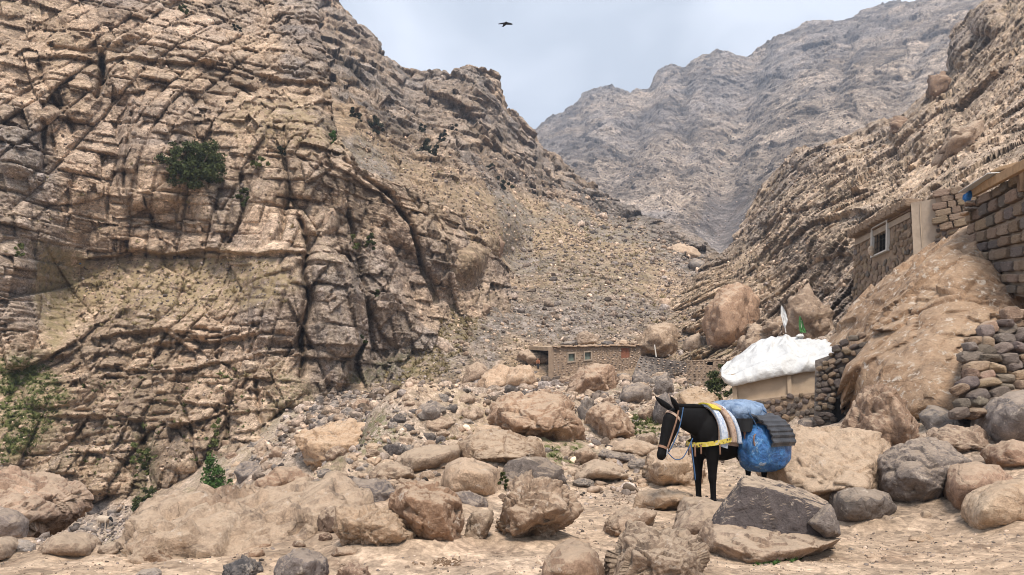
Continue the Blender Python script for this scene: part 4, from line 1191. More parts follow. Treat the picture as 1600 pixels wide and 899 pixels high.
B([(990, 550), (996, 530), (1010, 512), (1030, 504), (1050, 506), (1060, 520), (1056, 545), (1046, 560), (1015, 556)], 'pale boulder perched over the terrace beside the long stone hut', 'rock_tan', d=62, T=3.0, sub=5, k=9, rough=0.7, tint=(1.0, 0.95, 0.88))
B([(1104, 510), (1110, 480), (1126, 455), (1150, 443), (1172, 448), (1188, 468), (1184, 500), (1160, 525), (1130, 540), (1108, 536)], 'great upright boulder with a shaded right flank above the white roof', 'rock_brown', d=52, T=3.4, sub=5, k=16, rough=0.7, tint=(1.35, 1.25, 1.15),
  front=[(1125, 480, 0.9), (1140, 520, 1.0), (1152, 460, 0.5), (1178, 480, 0.1), (1115, 520, 0.6)])
B([(1062, 548), (1072, 528), (1092, 520), (1108, 535), (1110, 548), (1090, 552)], 'pale block at the foot of the great upright boulder', 'rock_tan', d=55, T=1.5, k=16, rough=0.7)
B([(1042, 398), (1044, 384), (1060, 380), (1085, 388), (1098, 400), (1080, 410), (1058, 410)], 'flat pale slab high in the valley notch', 'rock_pale', d=100, T=3, k=14, rough=0.6)
B([(1076, 412), (1084, 402), (1100, 408), (1110, 418), (1100, 426), (1082, 422)], 'grey slab just below the pale slab in the valley notch', 'rock_grey', d=96, T=2, k=14, rough=0.7, tint=(1.1, 1.1, 1.1))
B([(444, 720), (448, 690), (470, 670), (505, 658), (545, 655), (580, 668), (598, 690), (592, 725), (560, 742), (500, 745), (460, 738)], 'broad pale boulder with black lichen patches beside the stream', 'rock_pale', d=19, T=1.8, sub=6, k=8, rough=0.8, tint=(0.95, 0.88, 0.8))
B([(364, 745), (368, 722), (385, 720), (408, 728), (418, 742), (405, 762), (378, 764)], 'dark split boulder standing right of the green creeper pool', 'rock_grey', d=27, T=1.0, k=16, rough=0.8, tint=(0.85, 0.82, 0.82))
B([(389, 775), (395, 755), (415, 740), (440, 730), (465, 735), (482, 750), (484, 765), (450, 775), (420, 780)], 'rough tan and grey boulder behind the broad bedrock slab', 'rock_brown', d=16, T=0.8, k=12, rough=1.0, tint=(1.3, 1.22, 1.15))
B([(484, 768), (500, 745), (530, 742), (548, 755), (540, 775), (500, 778)], 'pale flat rock ledge right of the rough tan and grey boulder', 'rock_pale', d=15, T=0.7, k=14, rough=0.9, tint=(0.8, 0.78, 0.76))
# left foreground bedrock slab
B([(172, 898), (176, 870), (190, 840), (206, 805), (235, 788), (275, 780), (340, 780), (420, 774), (500, 768), (575, 768), (590, 840), (500, 880), (440, 900), (380, 920), (330, 940), (290, 950), (190, 945)],
  'broad smooth pale bedrock slab sloping out of the sand at lower left', 'rock_pale', d=9.3, fix=True, T=1.7, sub=6, k=22, rough=1.15, tint=(0.84, 0.83, 0.83),
  front=[(215, 820, 0.45), (300, 808, 0.3), (420, 798, 0.15), (230, 850, 0.9), (200, 880, 1.0), (300, 845, 0.8), (360, 845, 0.7), (450, 822, 0.42), (540, 800, 0.2), (270, 890, 1.0), (420, 880, 0.8)])
B([(190, 895), (200, 872), (236, 854), (262, 872), (286, 884), (240, 892), (200, 906)], 'dark brown broken face at the low front corner of the bedrock slab', 'rock_brown', d=7.75, fix=True, T=0.3, sub=5, k=22, rough=0.9, tint=(0.85, 0.78, 0.7))
B([(-60, 840), (-60, 750), (-10, 735), (20, 742), (60, 765), (90, 795), (92, 822), (70, 842), (20, 842)], 'large grey brown boulder with smooth sloping top at the left edge', 'rock_brown', d=11, T=1.3, sub=6, k=16, rough=0.8, tint=(1.35, 1.3, 1.28),
  front=[(-20, 770, 0.5), (40, 800, 1.0), (75, 810, 0.6), (35, 830, 0.9), (-30, 820, 1.0), (20, 765, 0.4)])
B([(-40, 850), (-40, 795), (-5, 790), (20, 797), (38, 815), (36, 836), (10, 848)], 'flat faced grey slab leaning on the boulder at the left edge', 'rock_grey', d=9.6, T=0.25, k=24, rough=0.4, tint=(1.25, 1.15, 1.1))
B([(56, 868), (62, 850), (80, 834), (110, 836), (140, 856), (148, 870), (110, 874)], 'low sandy coloured rock buried in the sand right of the small grey stone', 'rock_tan', d=9.3, T=0.5, k=9, rough=0.5, tint=(0.95, 0.9, 0.86))
B([(8, 862), (14, 848), (32, 842), (50, 852), (52, 864), (34, 869), (16, 869)], 'small rounded grey stone on the sand below the left edge boulder', 'rock_grey', d=9.0, T=0.15, k=9, rough=0.6, tint=(1.3, 1.3, 1.32))
B([(-40, 880), (-30, 850), (0, 842), (16, 856), (12, 872), (-10, 880)], 'low pale rock shelf at the far left edge of the sand', 'rock_tan', d=8.7, T=0.4, k=9, rough=0.6)
B([(145, 868), (156, 852), (180, 848), (186, 862), (170, 872)], 'small tan rock at the left foot of the bedrock slab', 'rock_tan', d=9.4, T=0.2, k=12, rough=0.8)
# small foreground stones
B([(348, 898), (352, 884), (376, 874), (400, 880), (408, 898), (390, 912), (356, 912)], 'jagged near black stone at the bottom edge', 'rock_dark', d=7.0, T=0.22, sub=5, k=20, rough=1.3, tint=(0.9, 0.95, 1.0))
B([(424, 900), (434, 876), (455, 861), (480, 860), (508, 876), (512, 900), (490, 915), (432, 915)], 'angular grey boulder with a pale flat top at the bottom edge', 'rock_grey', d=7.0, T=0.32, sub=5, k=28, rough=0.6, tint=(1.0, 0.95, 0.95))
B([(524, 905), (532, 888), (552, 880), (572, 888), (580, 905), (550, 915)], 'knobbly grey brown stone at the bottom edge right of the angular one', 'rock_brown', d=6.9, T=0.22, sub=5, k=14, rough=1.3, tint=(1.2, 1.15, 1.15))
B([(492, 910), (490, 878), (500, 872), (512, 884), (514, 910)], 'dark sliver of stone between the two bottom edge boulders', 'rock_dark', d=6.8, T=0.12, k=20, rough=0.9, tint=(1, 0.9, 0.9))
B([(516, 868), (524, 857), (550, 854), (565, 862), (558, 872), (530, 875)], 'flat brown stone on the sand before the pale flat topped boulder', 'rock_brown', d=7.9, T=0.16, k=18, rough=0.7, tint=(1.1, 1.05, 1.0))
B([(208, 905), (214, 893), (236, 888), (252, 894), (250, 910)], 'small pale grey stone at the bottom edge below the bedrock slab', 'rock_grey', d=6.95, T=0.12, k=16, rough=0.8, tint=(1.5, 1.45, 1.4))
B([(382, 872), (390, 860), (408, 856), (414, 866), (402, 876)], 'small brown stone on the slope of the path left of centre', 'rock_brown', d=8.0, T=0.1, k=16, rough=0.8, tint=(1.2, 1.1, 1.0))
B([(402, 858), (408, 848), (422, 848), (428, 856), (416, 860)], 'small brown cobble just above another on the slope of the path', 'rock_brown', d=8.7, T=0.1, k=12, rough=0.8, tint=(1.2, 1.1, 1.0))
B([(452, 852), (460, 844), (474, 846), (477, 854), (462, 860)], 'brown wedge shaped cobble between the bedrock slab and the foreground group', 'rock_brown', d=8.6, T=0.1, k=16, rough=0.8)
B([(495, 842), (500, 832), (515, 832), (520, 842), (508, 851)], 'dark cobble at the left foot of the pale flat topped boulder', 'rock_brown', d=8.8, T=0.1, k=16, rough=0.8, tint=(0.75, 0.7, 0.7))
B([(1370, 818), (1376, 808), (1405, 806), (1412, 814), (1396, 822)], 'crumbled pale rock heap on the path in front of the big grey boulder', 'rock_tan', d=9.3, T=0.14, k=16, rough=1.2)
B([(1418, 846), (1424, 838), (1450, 834), (1466, 840), (1468, 848), (1440, 851)], 'flat pale stone lying alone on the path at right', 'rock_pale', d=8.3, T=0.12, k=18, rough=0.8, tint=(0.9, 0.85, 0.8))
B([(1438, 812), (1442, 798), (1452, 798), (1458, 808), (1448, 814)], 'small pale cobble under the belly of the big grey boulder', 'rock_pale', d=9.3, T=0.08, k=12, rough=0.6, tint=(0.8, 0.8, 0.8))
# rocks along the path under the mule
B([(985, 792), (1000, 772), (1040, 766), (1080, 772), (1092, 785), (1060, 796), (1010, 802)], 'flat cracked pale slab lying under the mule head', 'rock_pale', d=11.3, T=0.6, k=14, rough=0.7, tint=(0.88, 0.84, 0.8), sub=5)
B([(936, 840), (950, 815), (985, 797), (1020, 798), (1042, 812), (1010, 830), (970, 846)], 'smooth tan rock shelf with a darker front edge left of the split boulder', 'rock_tan', d=9.3, T=0.5, k=12, rough=0.8, tint=(0.95, 0.9, 0.86), sub=5)
B([(890, 752), (900, 732), (935, 718), (970, 728), (985, 745), (950, 756), (910, 760)], 'low smooth tan hump in the path left of the mule', 'rock_tan', d=14, T=0.9, k=8, rough=0.5, tint=(1.1, 1.08, 1.05), sub=5)
B([(894, 722), (898, 706), (915, 698), (932, 708), (934, 722), (912, 730)], 'small tan boulder left of the flat grey slab near the mule head', 'rock_tan', d=15.5, T=0.5, k=10, rough=0.7, tint=(0.9, 0.82, 0.75))
B([(934, 712), (945, 702), (990, 712), (1000, 722), (985, 727), (945, 720)], 'dark flat slab left of the mule head', 'rock_grey', d=15.2, T=0.5, k=16, rough=0.7, tint=(0.95, 0.9, 0.88))
B([(940, 706), (960, 690), (1000, 688), (1030, 700), (1020, 714), (970, 712)], 'pale grey flat rock just behind the dark slab near the mule head', 'rock_pale', d=16, T=0.9, k=12, rough=0.6, tint=(0.85, 0.83, 0.82))
B([(1010, 745), (1015, 715), (1040, 700), (1090, 700), (1110, 730), (1100, 765), (1040, 768)], 'pale rough bedrock beyond the mule chest', 'rock_pale', d=15, T=1.2, k=10, rough=0.9, tint=(0.9, 0.87, 0.84), sub=5)
B([(986, 700), (1000, 680), (1022, 676), (1030, 692), (1010, 705)], 'tan rock behind the mule muzzle', 'rock_tan', d=18, T=0.6, k=10, rough=0.7)
B([(1060, 800), (1070, 780), (1100, 778), (1130, 790), (1130, 815), (1080, 815)], 'smooth tan ledge by the mule front feet', 'rock_tan', d=11.6, T=0.5, k=10, rough=0.6)
B([(1245, 668), (1254, 655), (1272, 652), (1294, 660), (1300, 672), (1270, 676)], 'dark rounded boulder at the foot of the stone wall under the white roof', 'rock_grey', d=19, T=0.5, k=8, rough=0.7, tint=(0.85, 0.8, 0.78))
B([(1205, 705), (1215, 680), (1245, 668), (1290, 672), (1310, 684), (1290, 700), (1230, 712)], 'pale ledge between the mule load and the dark doorway cleft', 'rock_pale', d=16.5, T=1.0, k=9, rough=0.7, tint=(0.9, 0.87, 0.84), sub=5)
# mid valley named rocks
MID = [
 ((632, 578), (660, 632), 'rock_tan', 55, 'pale round boulder at the left end of the pale rock row', [(717, 590), (725, 572), (745, 562), (765, 570), (772, 586), (752, 602), (728, 602)]),
 (0, 0, 'rock_pale', 54, 'broad pale rock in the middle of the row left of the hut', [(742, 604), (755, 580), (782, 570), (805, 575), (815, 592), (800, 608), (765, 612)]),
 (0, 0, 'rock_pale', 53, 'pale triangular rock at the right of the row left of the hut', [(785, 600), (798, 572), (812, 565), (835, 580), (845, 598), (820, 610), (795, 610)]),
 (0, 0, 'rock_tan', 60, 'long dark based slab leaning left of the hut corner', [(800, 560), (815, 548), (862, 543), (866, 560), (850, 575), (832, 568)]),
 (0, 0, 'rock_grey', 30, 'grey blocky boulder above the stream stones', [(640, 655), (650, 635), (680, 625), (700, 636), (696, 652), (660, 664)]),
 (0, 0, 'rock_tan', 28, 'round tan boulder near the stream stones', [(712, 630), (716, 617), (732, 614), (744, 622), (738, 636), (720, 638)]),
 (0, 0, 'rock_tan', 26, 'squat tan boulder left of the overhanging rock', [(718, 660), (726, 640), (744, 630), (758, 640), (752, 658), (735, 665)]),
 (0, 0, 'rock_pale', 25, 'flat pale rock below the squat tan boulder', [(730, 682), (745, 668), (775, 664), (790, 674), (770, 686), (745, 688)]),
 (0, 0, 'rock_dark', 23, 'dark twin stone, the left one above the long smooth boulder', [(654, 690), (660, 678), (678, 676), (686, 686), (672, 695)]),
 (0, 0, 'rock_dark', 22.5, 'dark stone with a sharp corner above the long smooth boulder', [(680, 692), (684, 680), (694, 680), (700, 692), (690, 700)]),
 (0, 0, 'rock_dark', 20, 'rounded dark stone in the gap right of the lichen boulder', [(602, 712), (606, 695), (624, 694), (630, 706), (618, 718)]),
 (0, 0, 'rock_grey', 36, 'grey boulder behind the steep peaked one', [(965, 605 + 20), (972, 612), (985, 612), (992, 628), (975, 634)]),
 (0, 0, 'rock_brown', 27, 'brown boulder right of the steep peaked one', [(995, 655), (1000, 638), (1015, 632), (1026, 640), (1024, 658), (1005, 664)]),
 (0, 0, 'rock_grey', 40, 'tall dark boulder below the terrace wall right of the hut', [(1020, 615), (1026, 590), (1042, 582), (1056, 592), (1056, 612), (1040, 625)]),
 (0, 0, 'rock_grey', 48, 'dark rubble block under the terrace wall', [(985, 598), (992, 580), (1008, 574), (1020, 585), (1018, 600), (1000, 606)]),
 (0, 0, 'rock_brown', 26, 'dark stone at the shoulder of the overhanging rock', [(908, 612), (912, 602), (925, 602), (930, 615), (918, 622)]),
 (0, 0, 'rock_tan', 24, 'low tan rock wedged left of the humped boulder', [(655, 670), (668, 655), (700, 650), (716, 662), (700, 674), (672, 678)]),
 (0, 0, 'rock_brown', 45, 'brown rock at the cliff foot above the stream', [(545, 640), (550, 625), (572, 622), (580, 634), (565, 645)]),
 (0, 0, 'rock_tan', 60, 'stacked tan rocks on the scree above the pale row', [(722, 492), (735, 476), (760, 474), (770, 484), (750, 496), (730, 498)]),
 (0, 0, 'rock_brown', 75, 'brown cube shaped rock on the slope right of the cliff nose', [(752, 400), (756, 366), (775, 362), (788, 380), (784, 402)]),
 (0, 0, 'rock_tan', 58, 'tan boulder right of the great upright boulder', [(1190, 520), (1200, 500), (1222, 496), (1240, 508), (1232, 528), (1205, 534)]),
 (0, 0, 'rock_tan', 50, 'cracked tan rock outcrop above the green flag', [(1230, 512), (1238, 470), (1265, 452), (1290, 470), (1310, 500), (1300, 540), (1250, 545)]),
 (0, 0, 'rock_tan', 55, 'tan rock pile at the left of the green flag', [(1140, 560), (1160, 525), (1195, 505), (1220, 520), (1215, 545), (1180, 560)]),
 (0, 0, 'rock_brown', 78, 'overhanging dark block on the skyline at upper right', [(1452, 140), (1454, 118), (1478, 112), (1486, 128), (1470, 148)]),
 (0, 0, 'rock_brown', 90, 'square dark crag on the middle skyline of the right slope', [(1392, 205), (1396, 185), (1425, 180), (1432, 196), (1415, 210)]),
 (0, 0, 'rock_tan', 64, 'long pale slab lying along the tilted strata', [(1462, 250), (1490, 205), (1540, 180), (1556, 190), (1530, 215), (1490, 240)]),
 (0, 0, 'rock_tan', 68, 'pale knob of rock hanging beside the deep cliff crack', [(478, 342), (484, 322), (504, 317), (524, 328), (526, 348), (505, 366), (486, 360)]),
]
for a_, b_, mt_, dd_, lb_, ol_ in MID:
    if dd_ == 68:
        dd_ = hit(503, 350) - 0.3
    w_ = np.ptp([q[0] for q in ol_]) / FPX * dd_
    wild = any(s in lb_ for s in ('skyline', 'strata', 'outcrop', 'rock pile', 'right of the great'))
    B(ol_, lb_, mt_, d=dd_, T=w_ * 0.5, k=12, rough=1.6 if wild else 0.9, tint=(0.9, 0.86, 0.82) if wild else (1.05, 1.0, 0.96))

# individual stones of the stream heaps and valley: they look alike, so they share a label
rs2 = random.Random(11)
def heap(n, x0, x1, yfun, wr, mats, label, group, tints=(0.8, 1.2), avoid=()):
    done = 0
    while done < n:
        x = rs2.uniform(x0, x1)
        lo, hi = yfun(x)
        y = rs2.uniform(lo, hi)
        w = rs2.uniform(*wr)
        d = hit(x, y)
        if d > 80:
            continue
        t = rs2.uniform(*tints)
        mt = rs2.choice(mats)
        cname = {'rock_tan': 'tan', 'rock_brown': 'brown', 'rock_grey': 'grey', 'rock_dark': 'dark grey', 'rock_pale': 'pale'}[mt]
        q3 = (w - wr[0]) / (wr[1] - wr[0])
        sname = 'small' if q3 < 0.3 else 'large' if q3 > 0.75 else 'middle sized'
        W = w / FPX * d
        B(ell(x, y - w * 0.28, w, w * rs2.uniform(0.55, 0.85), n=rs2.choice((6, 7, 8)), seed=_bn[0], jag=0.16), sname + ' ' + cname + ' ' + label, mt, d=d, T=W * 0.45, k=rs2.choice((10, 16, 24)), rough=1.0, tint=(t, t * 0.97, t * 0.94), group=group, name='stone', sub=3 if w < 26 else 4, cat='stone')
        done += 1
heap(60, 475, 625, lambda x: (628 - (x - 475) * 0.04, 668), (9, 22), ['rock_grey', 'rock_dark', 'rock_grey'], 'stone in the stream heap at the left cliff foot', 'grey stones heaped along the stream')
heap(70, 600, 770, lambda x: (615, 715), (10, 30), ['rock_tan', 'rock_brown', 'rock_grey', 'rock_tan', 'rock_dark'], 'stone in the rubble left of the overhanging rock', 'stones in the rubble left of the overhanging rock')
heap(26, 860, 1050, lambda x: (592, 640), (12, 30), ['rock_brown', 'rock_grey', 'rock_tan'], 'stone between the mid valley boulders and the hut', 'stones between the boulders below the hut')
heap(22, 330, 480, lambda x: (700, 775), (12, 30), ['rock_grey', 'rock_brown', 'rock_tan'], 'stone in the stream bed right of the green creeper', 'stones in the stream bed near the creeper')
heap(24, 80, 215, lambda x: (806, 835), (10, 30), ['rock_grey', 'rock_grey', 'rock_dark'], 'stone in the stream bed near the sheep', 'stones in the stream bed near the sheep')
heap(34, 1060, 1320, lambda x: (420, 560), (10, 24), ['rock_tan', 'rock_tan', 'rock_brown'], 'tan stone below the strata slope above the white roof', 'stones above the white roof') if False else None
heap(95, 360, 1040, lambda x: (705, 790), (12, 42), ['rock_tan', 'rock_brown', 'rock_pale', 'rock_grey', 'rock_tan'], 'stone between boulders at the near edge of the field', 'stones at the near edge of the boulder field')
heap(20, 1180, 1560, lambda x: (690, 800), (12, 28), ['rock_tan', 'rock_brown', 'rock_grey'], 'stone among the big boulders at right', 'stones among the big boulders at right')
heap(26, 420, 1040, lambda x: (845, 890), (6, 15), ['rock_tan', 'rock_brown', 'rock_tan'], 'loose stone lying on the sandy path', 'small loose stones on the path')
heap(22, 1150, 1600, lambda x: (850, 890), (5, 13), ['rock_tan', 'rock_brown', 'rock_grey'], 'loose stone on the sand at lower right', 'small loose stones on the sand at lower right')

# sand and earth banked against the stones
ga = verts_of(G).astype(float)
add = np.zeros(len(ga))
for bx, by_, rx, ry, hh in SKIRT:
    m_ = (np.abs(ga[:, 0] - bx) < 2.2 * rx + 0.3) & (np.abs(ga[:, 1] - by_) < 2.2 * ry + 0.3)
    q_ = ga[m_]
    r_ = np.sqrt(((q_[:, 0] - bx) / rx) ** 2 + ((q_[:, 1] - by_) / ry) ** 2)
    add[m_] = np.maximum(add[m_], 0.13 * hh * np.exp(-(np.clip(r_ - 0.75, 0, 9) / 0.38) ** 2))
ga[:, 2] += add * (0.7 + 0.5 * fbm(ga * 2.0, 3, 77))
G.data.vertices.foreach_set('co', ga.astype(np.float32).ravel())
G.data.update()
# ================================================================== BUILDINGS AND WALLS
M['mortar'] = plain_mat('mud_mortar', (0.30, 0.215, 0.15), 0.95, 0.3, 3.0, 0.04)
M['plaster'] = plain_mat('beige_plaster', (0.48, 0.36, 0.25), 0.95, 0.16, 2.0, 0.015)
M['plaster_grey'] = plain_mat('grey_plaster', (0.36, 0.28, 0.21), 0.95, 0.2, 2.5, 0.02)
M['wall_tan'] = rock_mat('wall_stone_tan', tan=(0.34, 0.245, 0.17), pale=(0.50, 0.38, 0.275), brown=(0.2, 0.14, 0.1), s=1.5)
M['wall_grey'] = rock_mat('wall_stone_grey', tan=(0.20, 0.165, 0.14), pale=(0.34, 0.285, 0.24), brown=(0.11, 0.09, 0.075), s=1.5, dust=0.15)
M['wall_block'] = rock_mat('wall_block', tan=(0.33, 0.24, 0.17), pale=(0.46, 0.35, 0.26), brown=(0.22, 0.155, 0.11), s=1.5, dust=0.1)
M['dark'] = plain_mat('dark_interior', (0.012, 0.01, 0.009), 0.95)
M['white_paint'] = plain_mat('white_paint', (0.60, 0.55, 0.49), 0.8, 0.1)
M['wood'] = plain_mat('weathered_wood', (0.42, 0.27, 0.15), 0.85, 0.25, 6)
M['wood_dark'] = plain_mat('dark_wood', (0.16, 0.10, 0.06), 0.85, 0.3, 6)
M['rust_red'] = plain_mat('rust_red_door', (0.24, 0.095, 0.055), 0.8, 0.25, 10)
M['glass'] = plain_mat('dusty_glass', (0.16, 0.19, 0.16), 0.25, 0.3, 4, 0.0)
M['iron'] = plain_mat('black_iron', (0.03, 0.028, 0.026), 0.6, 0.2)
M['white_plastic'] = plain_mat('white_plastic_sheet', (0.64, 0.625, 0.60), 0.4, 0.08, 5, 0.09)
M['white_cloth'] = plain_mat('white_cloth', (0.75, 0.74, 0.72), 0.9, 0.1)
M['green_cloth'] = plain_mat('green_cloth', (0.07, 0.19, 0.06), 0.9, 0.15)
M['blue_plastic'] = plain_mat('blue_plastic_film', (0.03, 0.16, 0.42), 0.4, 0.4, 10, 0.03)
M['earth'] = plain_mat('earth_roof', (0.42, 0.31, 0.21), 0.95, 0.25, 3, 0.05)

def obb(name, size, loc, rot, mat, parent, bevel=0.0):
    """box with softened edges; local to the parent"""
    bm = bmesh.new()
    bmesh.ops.create_cube(bm, size=1)
    for v in bm.verts:
        v.co = Vector((v.co.x * size[0], v.co.y * size[1], v.co.z * size[2]))
    if bevel:
        bmesh.ops.bevel(bm, geom=bm.edges[:], offset=bevel, segments=1, affect='EDGES')
    me = bpy.data.meshes.new(name)
    bm.to_mesh(me)
    bm.free()
    me.materials.append(mat)
    o = bpy.data.objects.new(name, me)
    COL.objects.link(o)
    o.location = loc
    o.rotation_euler = rot
    if parent:
        o.parent = parent
    return o

class Wall:
    """a standing wall seen in the photo: four corners (px, py, d): top left, top right, bottom right, bottom left"""
    def __init__(s, tl, tr, br, bl, origin):
        s.c = [np.array(P(*q)) - origin for q in (tl, tr, br, bl)]
        n = np.cross(s.c[1] - s.c[0], s.c[3] - s.c[0])
        n /= np.linalg.norm(n)
        mid = (s.c[0] + s.c[2]) / 2 + origin - np.array([0, 0, EYE])
        s.n = n if n @ mid < 0 else -n
        s.w = np.linalg.norm(s.c[1] - s.c[0])
        s.h = np.linalg.norm(s.c[3] - s.c[0])
    def pt(s, u, v, off=0.0):
        a = s.c[0] * (1 - u) + s.c[1] * u
        b = s.c[3] * (1 - u) + s.c[2] * u
        return a * (1 - v) + b * v + s.n * off
    def frame(s, u, v):
        x = s.pt(min(u + 0.01, 1), v) - s.pt(max(u - 0.01, 0), v)
        x /= np.linalg.norm(x)
        z = np.cross(x, -s.n)
        z = -z if z[2] < 0 else z
        return Matrix((x, -s.n, z)).transposed()
    def slab(s, name, mat, parent, thick=0.4, holes=(), off=0.0, u0=0, u1=1, v0=0, v1=1):
        us = sorted({u0, u1, *[h[0] for h in holes], *[h[1] for h in holes]})
        vs = sorted({v0, v1, *[h[2] for h in holes], *[h[3] for h in holes]})
        nu, nv = len(us), len(vs)
        V_ = [s.pt(u, v, off) for v in vs for u in us] + [s.pt(u, v, off - thick) for v in vs for u in us]
        I = lambda i, j, b: b * nu * nv + j * nu + i
        def solid(i, j):
            if i < 0 or j < 0 or i >= nu - 1 or j >= nv - 1:
                return False
            u, v = (us[i] + us[i + 1]) / 2, (vs[j] + vs[j + 1]) / 2
            return not any(h[0] < u < h[1] and h[2] < v < h[3] for h in holes)
        F_ = []
        for j in range(nv - 1):
            for i in range(nu - 1):
                if not solid(i, j):
                    continue
                F_ += [(I(i, j, 0), I(i + 1, j, 0), I(i + 1, j + 1, 0), I(i, j + 1, 0)), (I(i, j, 1), I(i, j + 1, 1), I(i + 1, j + 1, 1), I(i + 1, j, 1))]
                if not solid(i - 1, j): F_.append((I(i, j, 0), I(i, j + 1, 0), I(i, j + 1, 1), I(i, j, 1)))
                if not solid(i + 1, j): F_.append((I(i + 1, j, 0), I(i + 1, j, 1), I(i + 1, j + 1, 1), I(i + 1, j + 1, 0)))
                if not solid(i, j - 1): F_.append((I(i, j, 0), I(i, j, 1), I(i + 1, j, 1), I(i + 1, j, 0)))
                if not solid(i, j + 1): F_.append((I(i, j + 1, 0), I(i + 1, j + 1, 0), I(i + 1, j + 1, 1), I(i, j + 1, 1)))
        return mesh_obj(name, V_, F_, mat, parent)

_stone_me = {}
def stone_mesh(i, mat, blocky=False, sub=3):
    key = (i, mat.name, blocky, sub)
    if key not in _stone_me:
        rs = np.random.RandomState(900 + i)
        if blocky:
            c = np.array([[x, y, z] for x in (-1, 1) for y in (-1, 1) for z in (-1, 1)], float) * rs.uniform(0.86, 1.0, (8, 3))
        else:
            c = rs.normal(size=(12, 3))
            c /= np.linalg.norm(c, axis=1, keepdims=True)
            c = np.concatenate([c, np.array([[x, y, z] for x in (-.8, .8) for y in (-.7, .7) for z in (-.7, .7)]) * rs.uniform(0.7, 1.0, (8, 3))])
        n_, hh = hull_planes(c - c.mean(0))
        d, f = ico(sub)
        g = np.maximum(d @ n_.T, 0) / hh[None]
        gm = g.max(1)
        kk = 22.0
        r = 1.0 / (gm * ((g / gm[:, None]) ** kk).sum(1) ** (1 / kk))
        v = d * r[:, None]
        v = v + d * (fbm(v * 1.7 + i * 5, 4, 7) * 0.09)[:, None]
        v /= np.abs(v).max(0)
        me = bpy.data.meshes.new('stone')
        me.from_pydata(v.tolist(), [], f.tolist())
        me.materials.append(mat)
        _stone_me[key] = me
    return _stone_me[key]

def stones_on(wall, parent, cw, ch, mats, rs, depth=0.12, u0=0, u1=1, v0=0, v1=1, holes=(), blocky=False, out=0.35, limit=300, name='stone', gap=0.92, tw=0.12, sub=2, inside=None, tints=(0.7, 1.3)):
    """lay stones in uneven courses over a wall; each stone is a part"""
    n = 0
    z = v0 * wall.h
    while z < v1 * wall.h - ch * 0.3 and n < limit:
        hh = ch * rs.uniform(0.75, 1.25)
        x = u0 * wall.w - rs.uniform(0, cw * 0.5)
        while x < u1 * wall.w and n < limit:
            ww = cw * rs.uniform(0.6, 1.5)
            u, v = (x + ww / 2) / wall.w, (z + hh / 2) / wall.h
            x += ww
            if u < u0 or u > u1 or v > v1:
                continue
            if any(h[0] - 0.3 * ww / wall.w < u < h[1] + 0.3 * ww / wall.w and h[2] - .02 < v < h[3] + .02 for h in holes):
                continue
            if tw > 0.3:
                v = min(1, max(0, v + rs.uniform(-0.38, 0.38) * hh / wall.h))
            p = wall.pt(u, v, out * depth + rs.uniform(-0.3, 0.3) * depth)
            if inside is not None:
                q = p + np.array(parent.location)
                a, b = PROJ(q[None])
                if not inside(a[0], b[0]):
                    continue
            me = stone_mesh(rs.randint(0, 9), M[mats[rs.randint(0, len(mats) - 1)]], blocky, sub)
            o = bpy.data.objects.new(name, me)
            COL.objects.link(o)
            R_ = wall.frame(min(max(u, 0.02), 0.98), v)
            rot = R_.to_4x4() @ Matrix.Rotation(rs.uniform(-tw, tw), 4, 'Y')
            o.matrix_world = Matrix.Translation(Vector(p.tolist())) @ rot @ Matrix.Diagonal((ww / 2 * gap, depth, hh / 2 * gap * (rs.uniform(0.8, 1.35) if tw > 0.3 else 1), 1))
            o.parent = parent
            t = rs.uniform(*tints)
            o.color = (t, t * rs.uniform(0.94, 1.0), t * rs.uniform(0.88, 1.0), 1)
            n += 1
        z += hh
    return n

def stones_joined(wall, parent, name, cw, ch, mat, depth, rng, u0=0, u1=1, v0=0, v1=1, holes=()):
    """stones too small to pick out, in one mesh"""
    pts, sz, fr = [], [], []
    z = v0 * wall.h
    while z < v1 * wall.h:
        x = u0 * wall.w
        hh = ch * rng.uniform(0.8, 1.2)
        while x < u1 * wall.w:
            ww = cw * rng.uniform(0.6, 1.5)
            u, v = (x + ww / 2) / wall.w, (z + hh / 2) / wall.h
            x += ww
            if u > u1 or v > v1 or any(h[0] < u < h[1] and h[2] < v < h[3] for h in holes):
                continue
            pts.append(wall.pt(u, v, depth * rng.uniform(0.0, 0.5)))
            sz.append((ww / 2, depth, hh / 2))
            fr.append(np.array(wall.frame(min(max(u, .02), .98), v)))
        z += hh
    V_, F_, A_ = [], [], []
    for i, (p, s_, R_) in enumerate(zip(pts, sz, fr)):
        tv, tf = TPL1[rng.randint(0, 9)]
        F_.append(tf + len(V_) * len(tv))
        V_.append((tv * np.array(s_)) @ R_.T + p)
        A_.append(np.tile([0, rng.uniform(0, 0.8), rng.uniform(0.2, 1.0), 0], (len(tv), 1)))
    o = mesh_obj(name, np.concatenate(V_), np.concatenate(F_), mat, parent, attr=np.concatenate(A_))
    o['kind'] = 'stuff'
    return o

rw = random.Random(21)

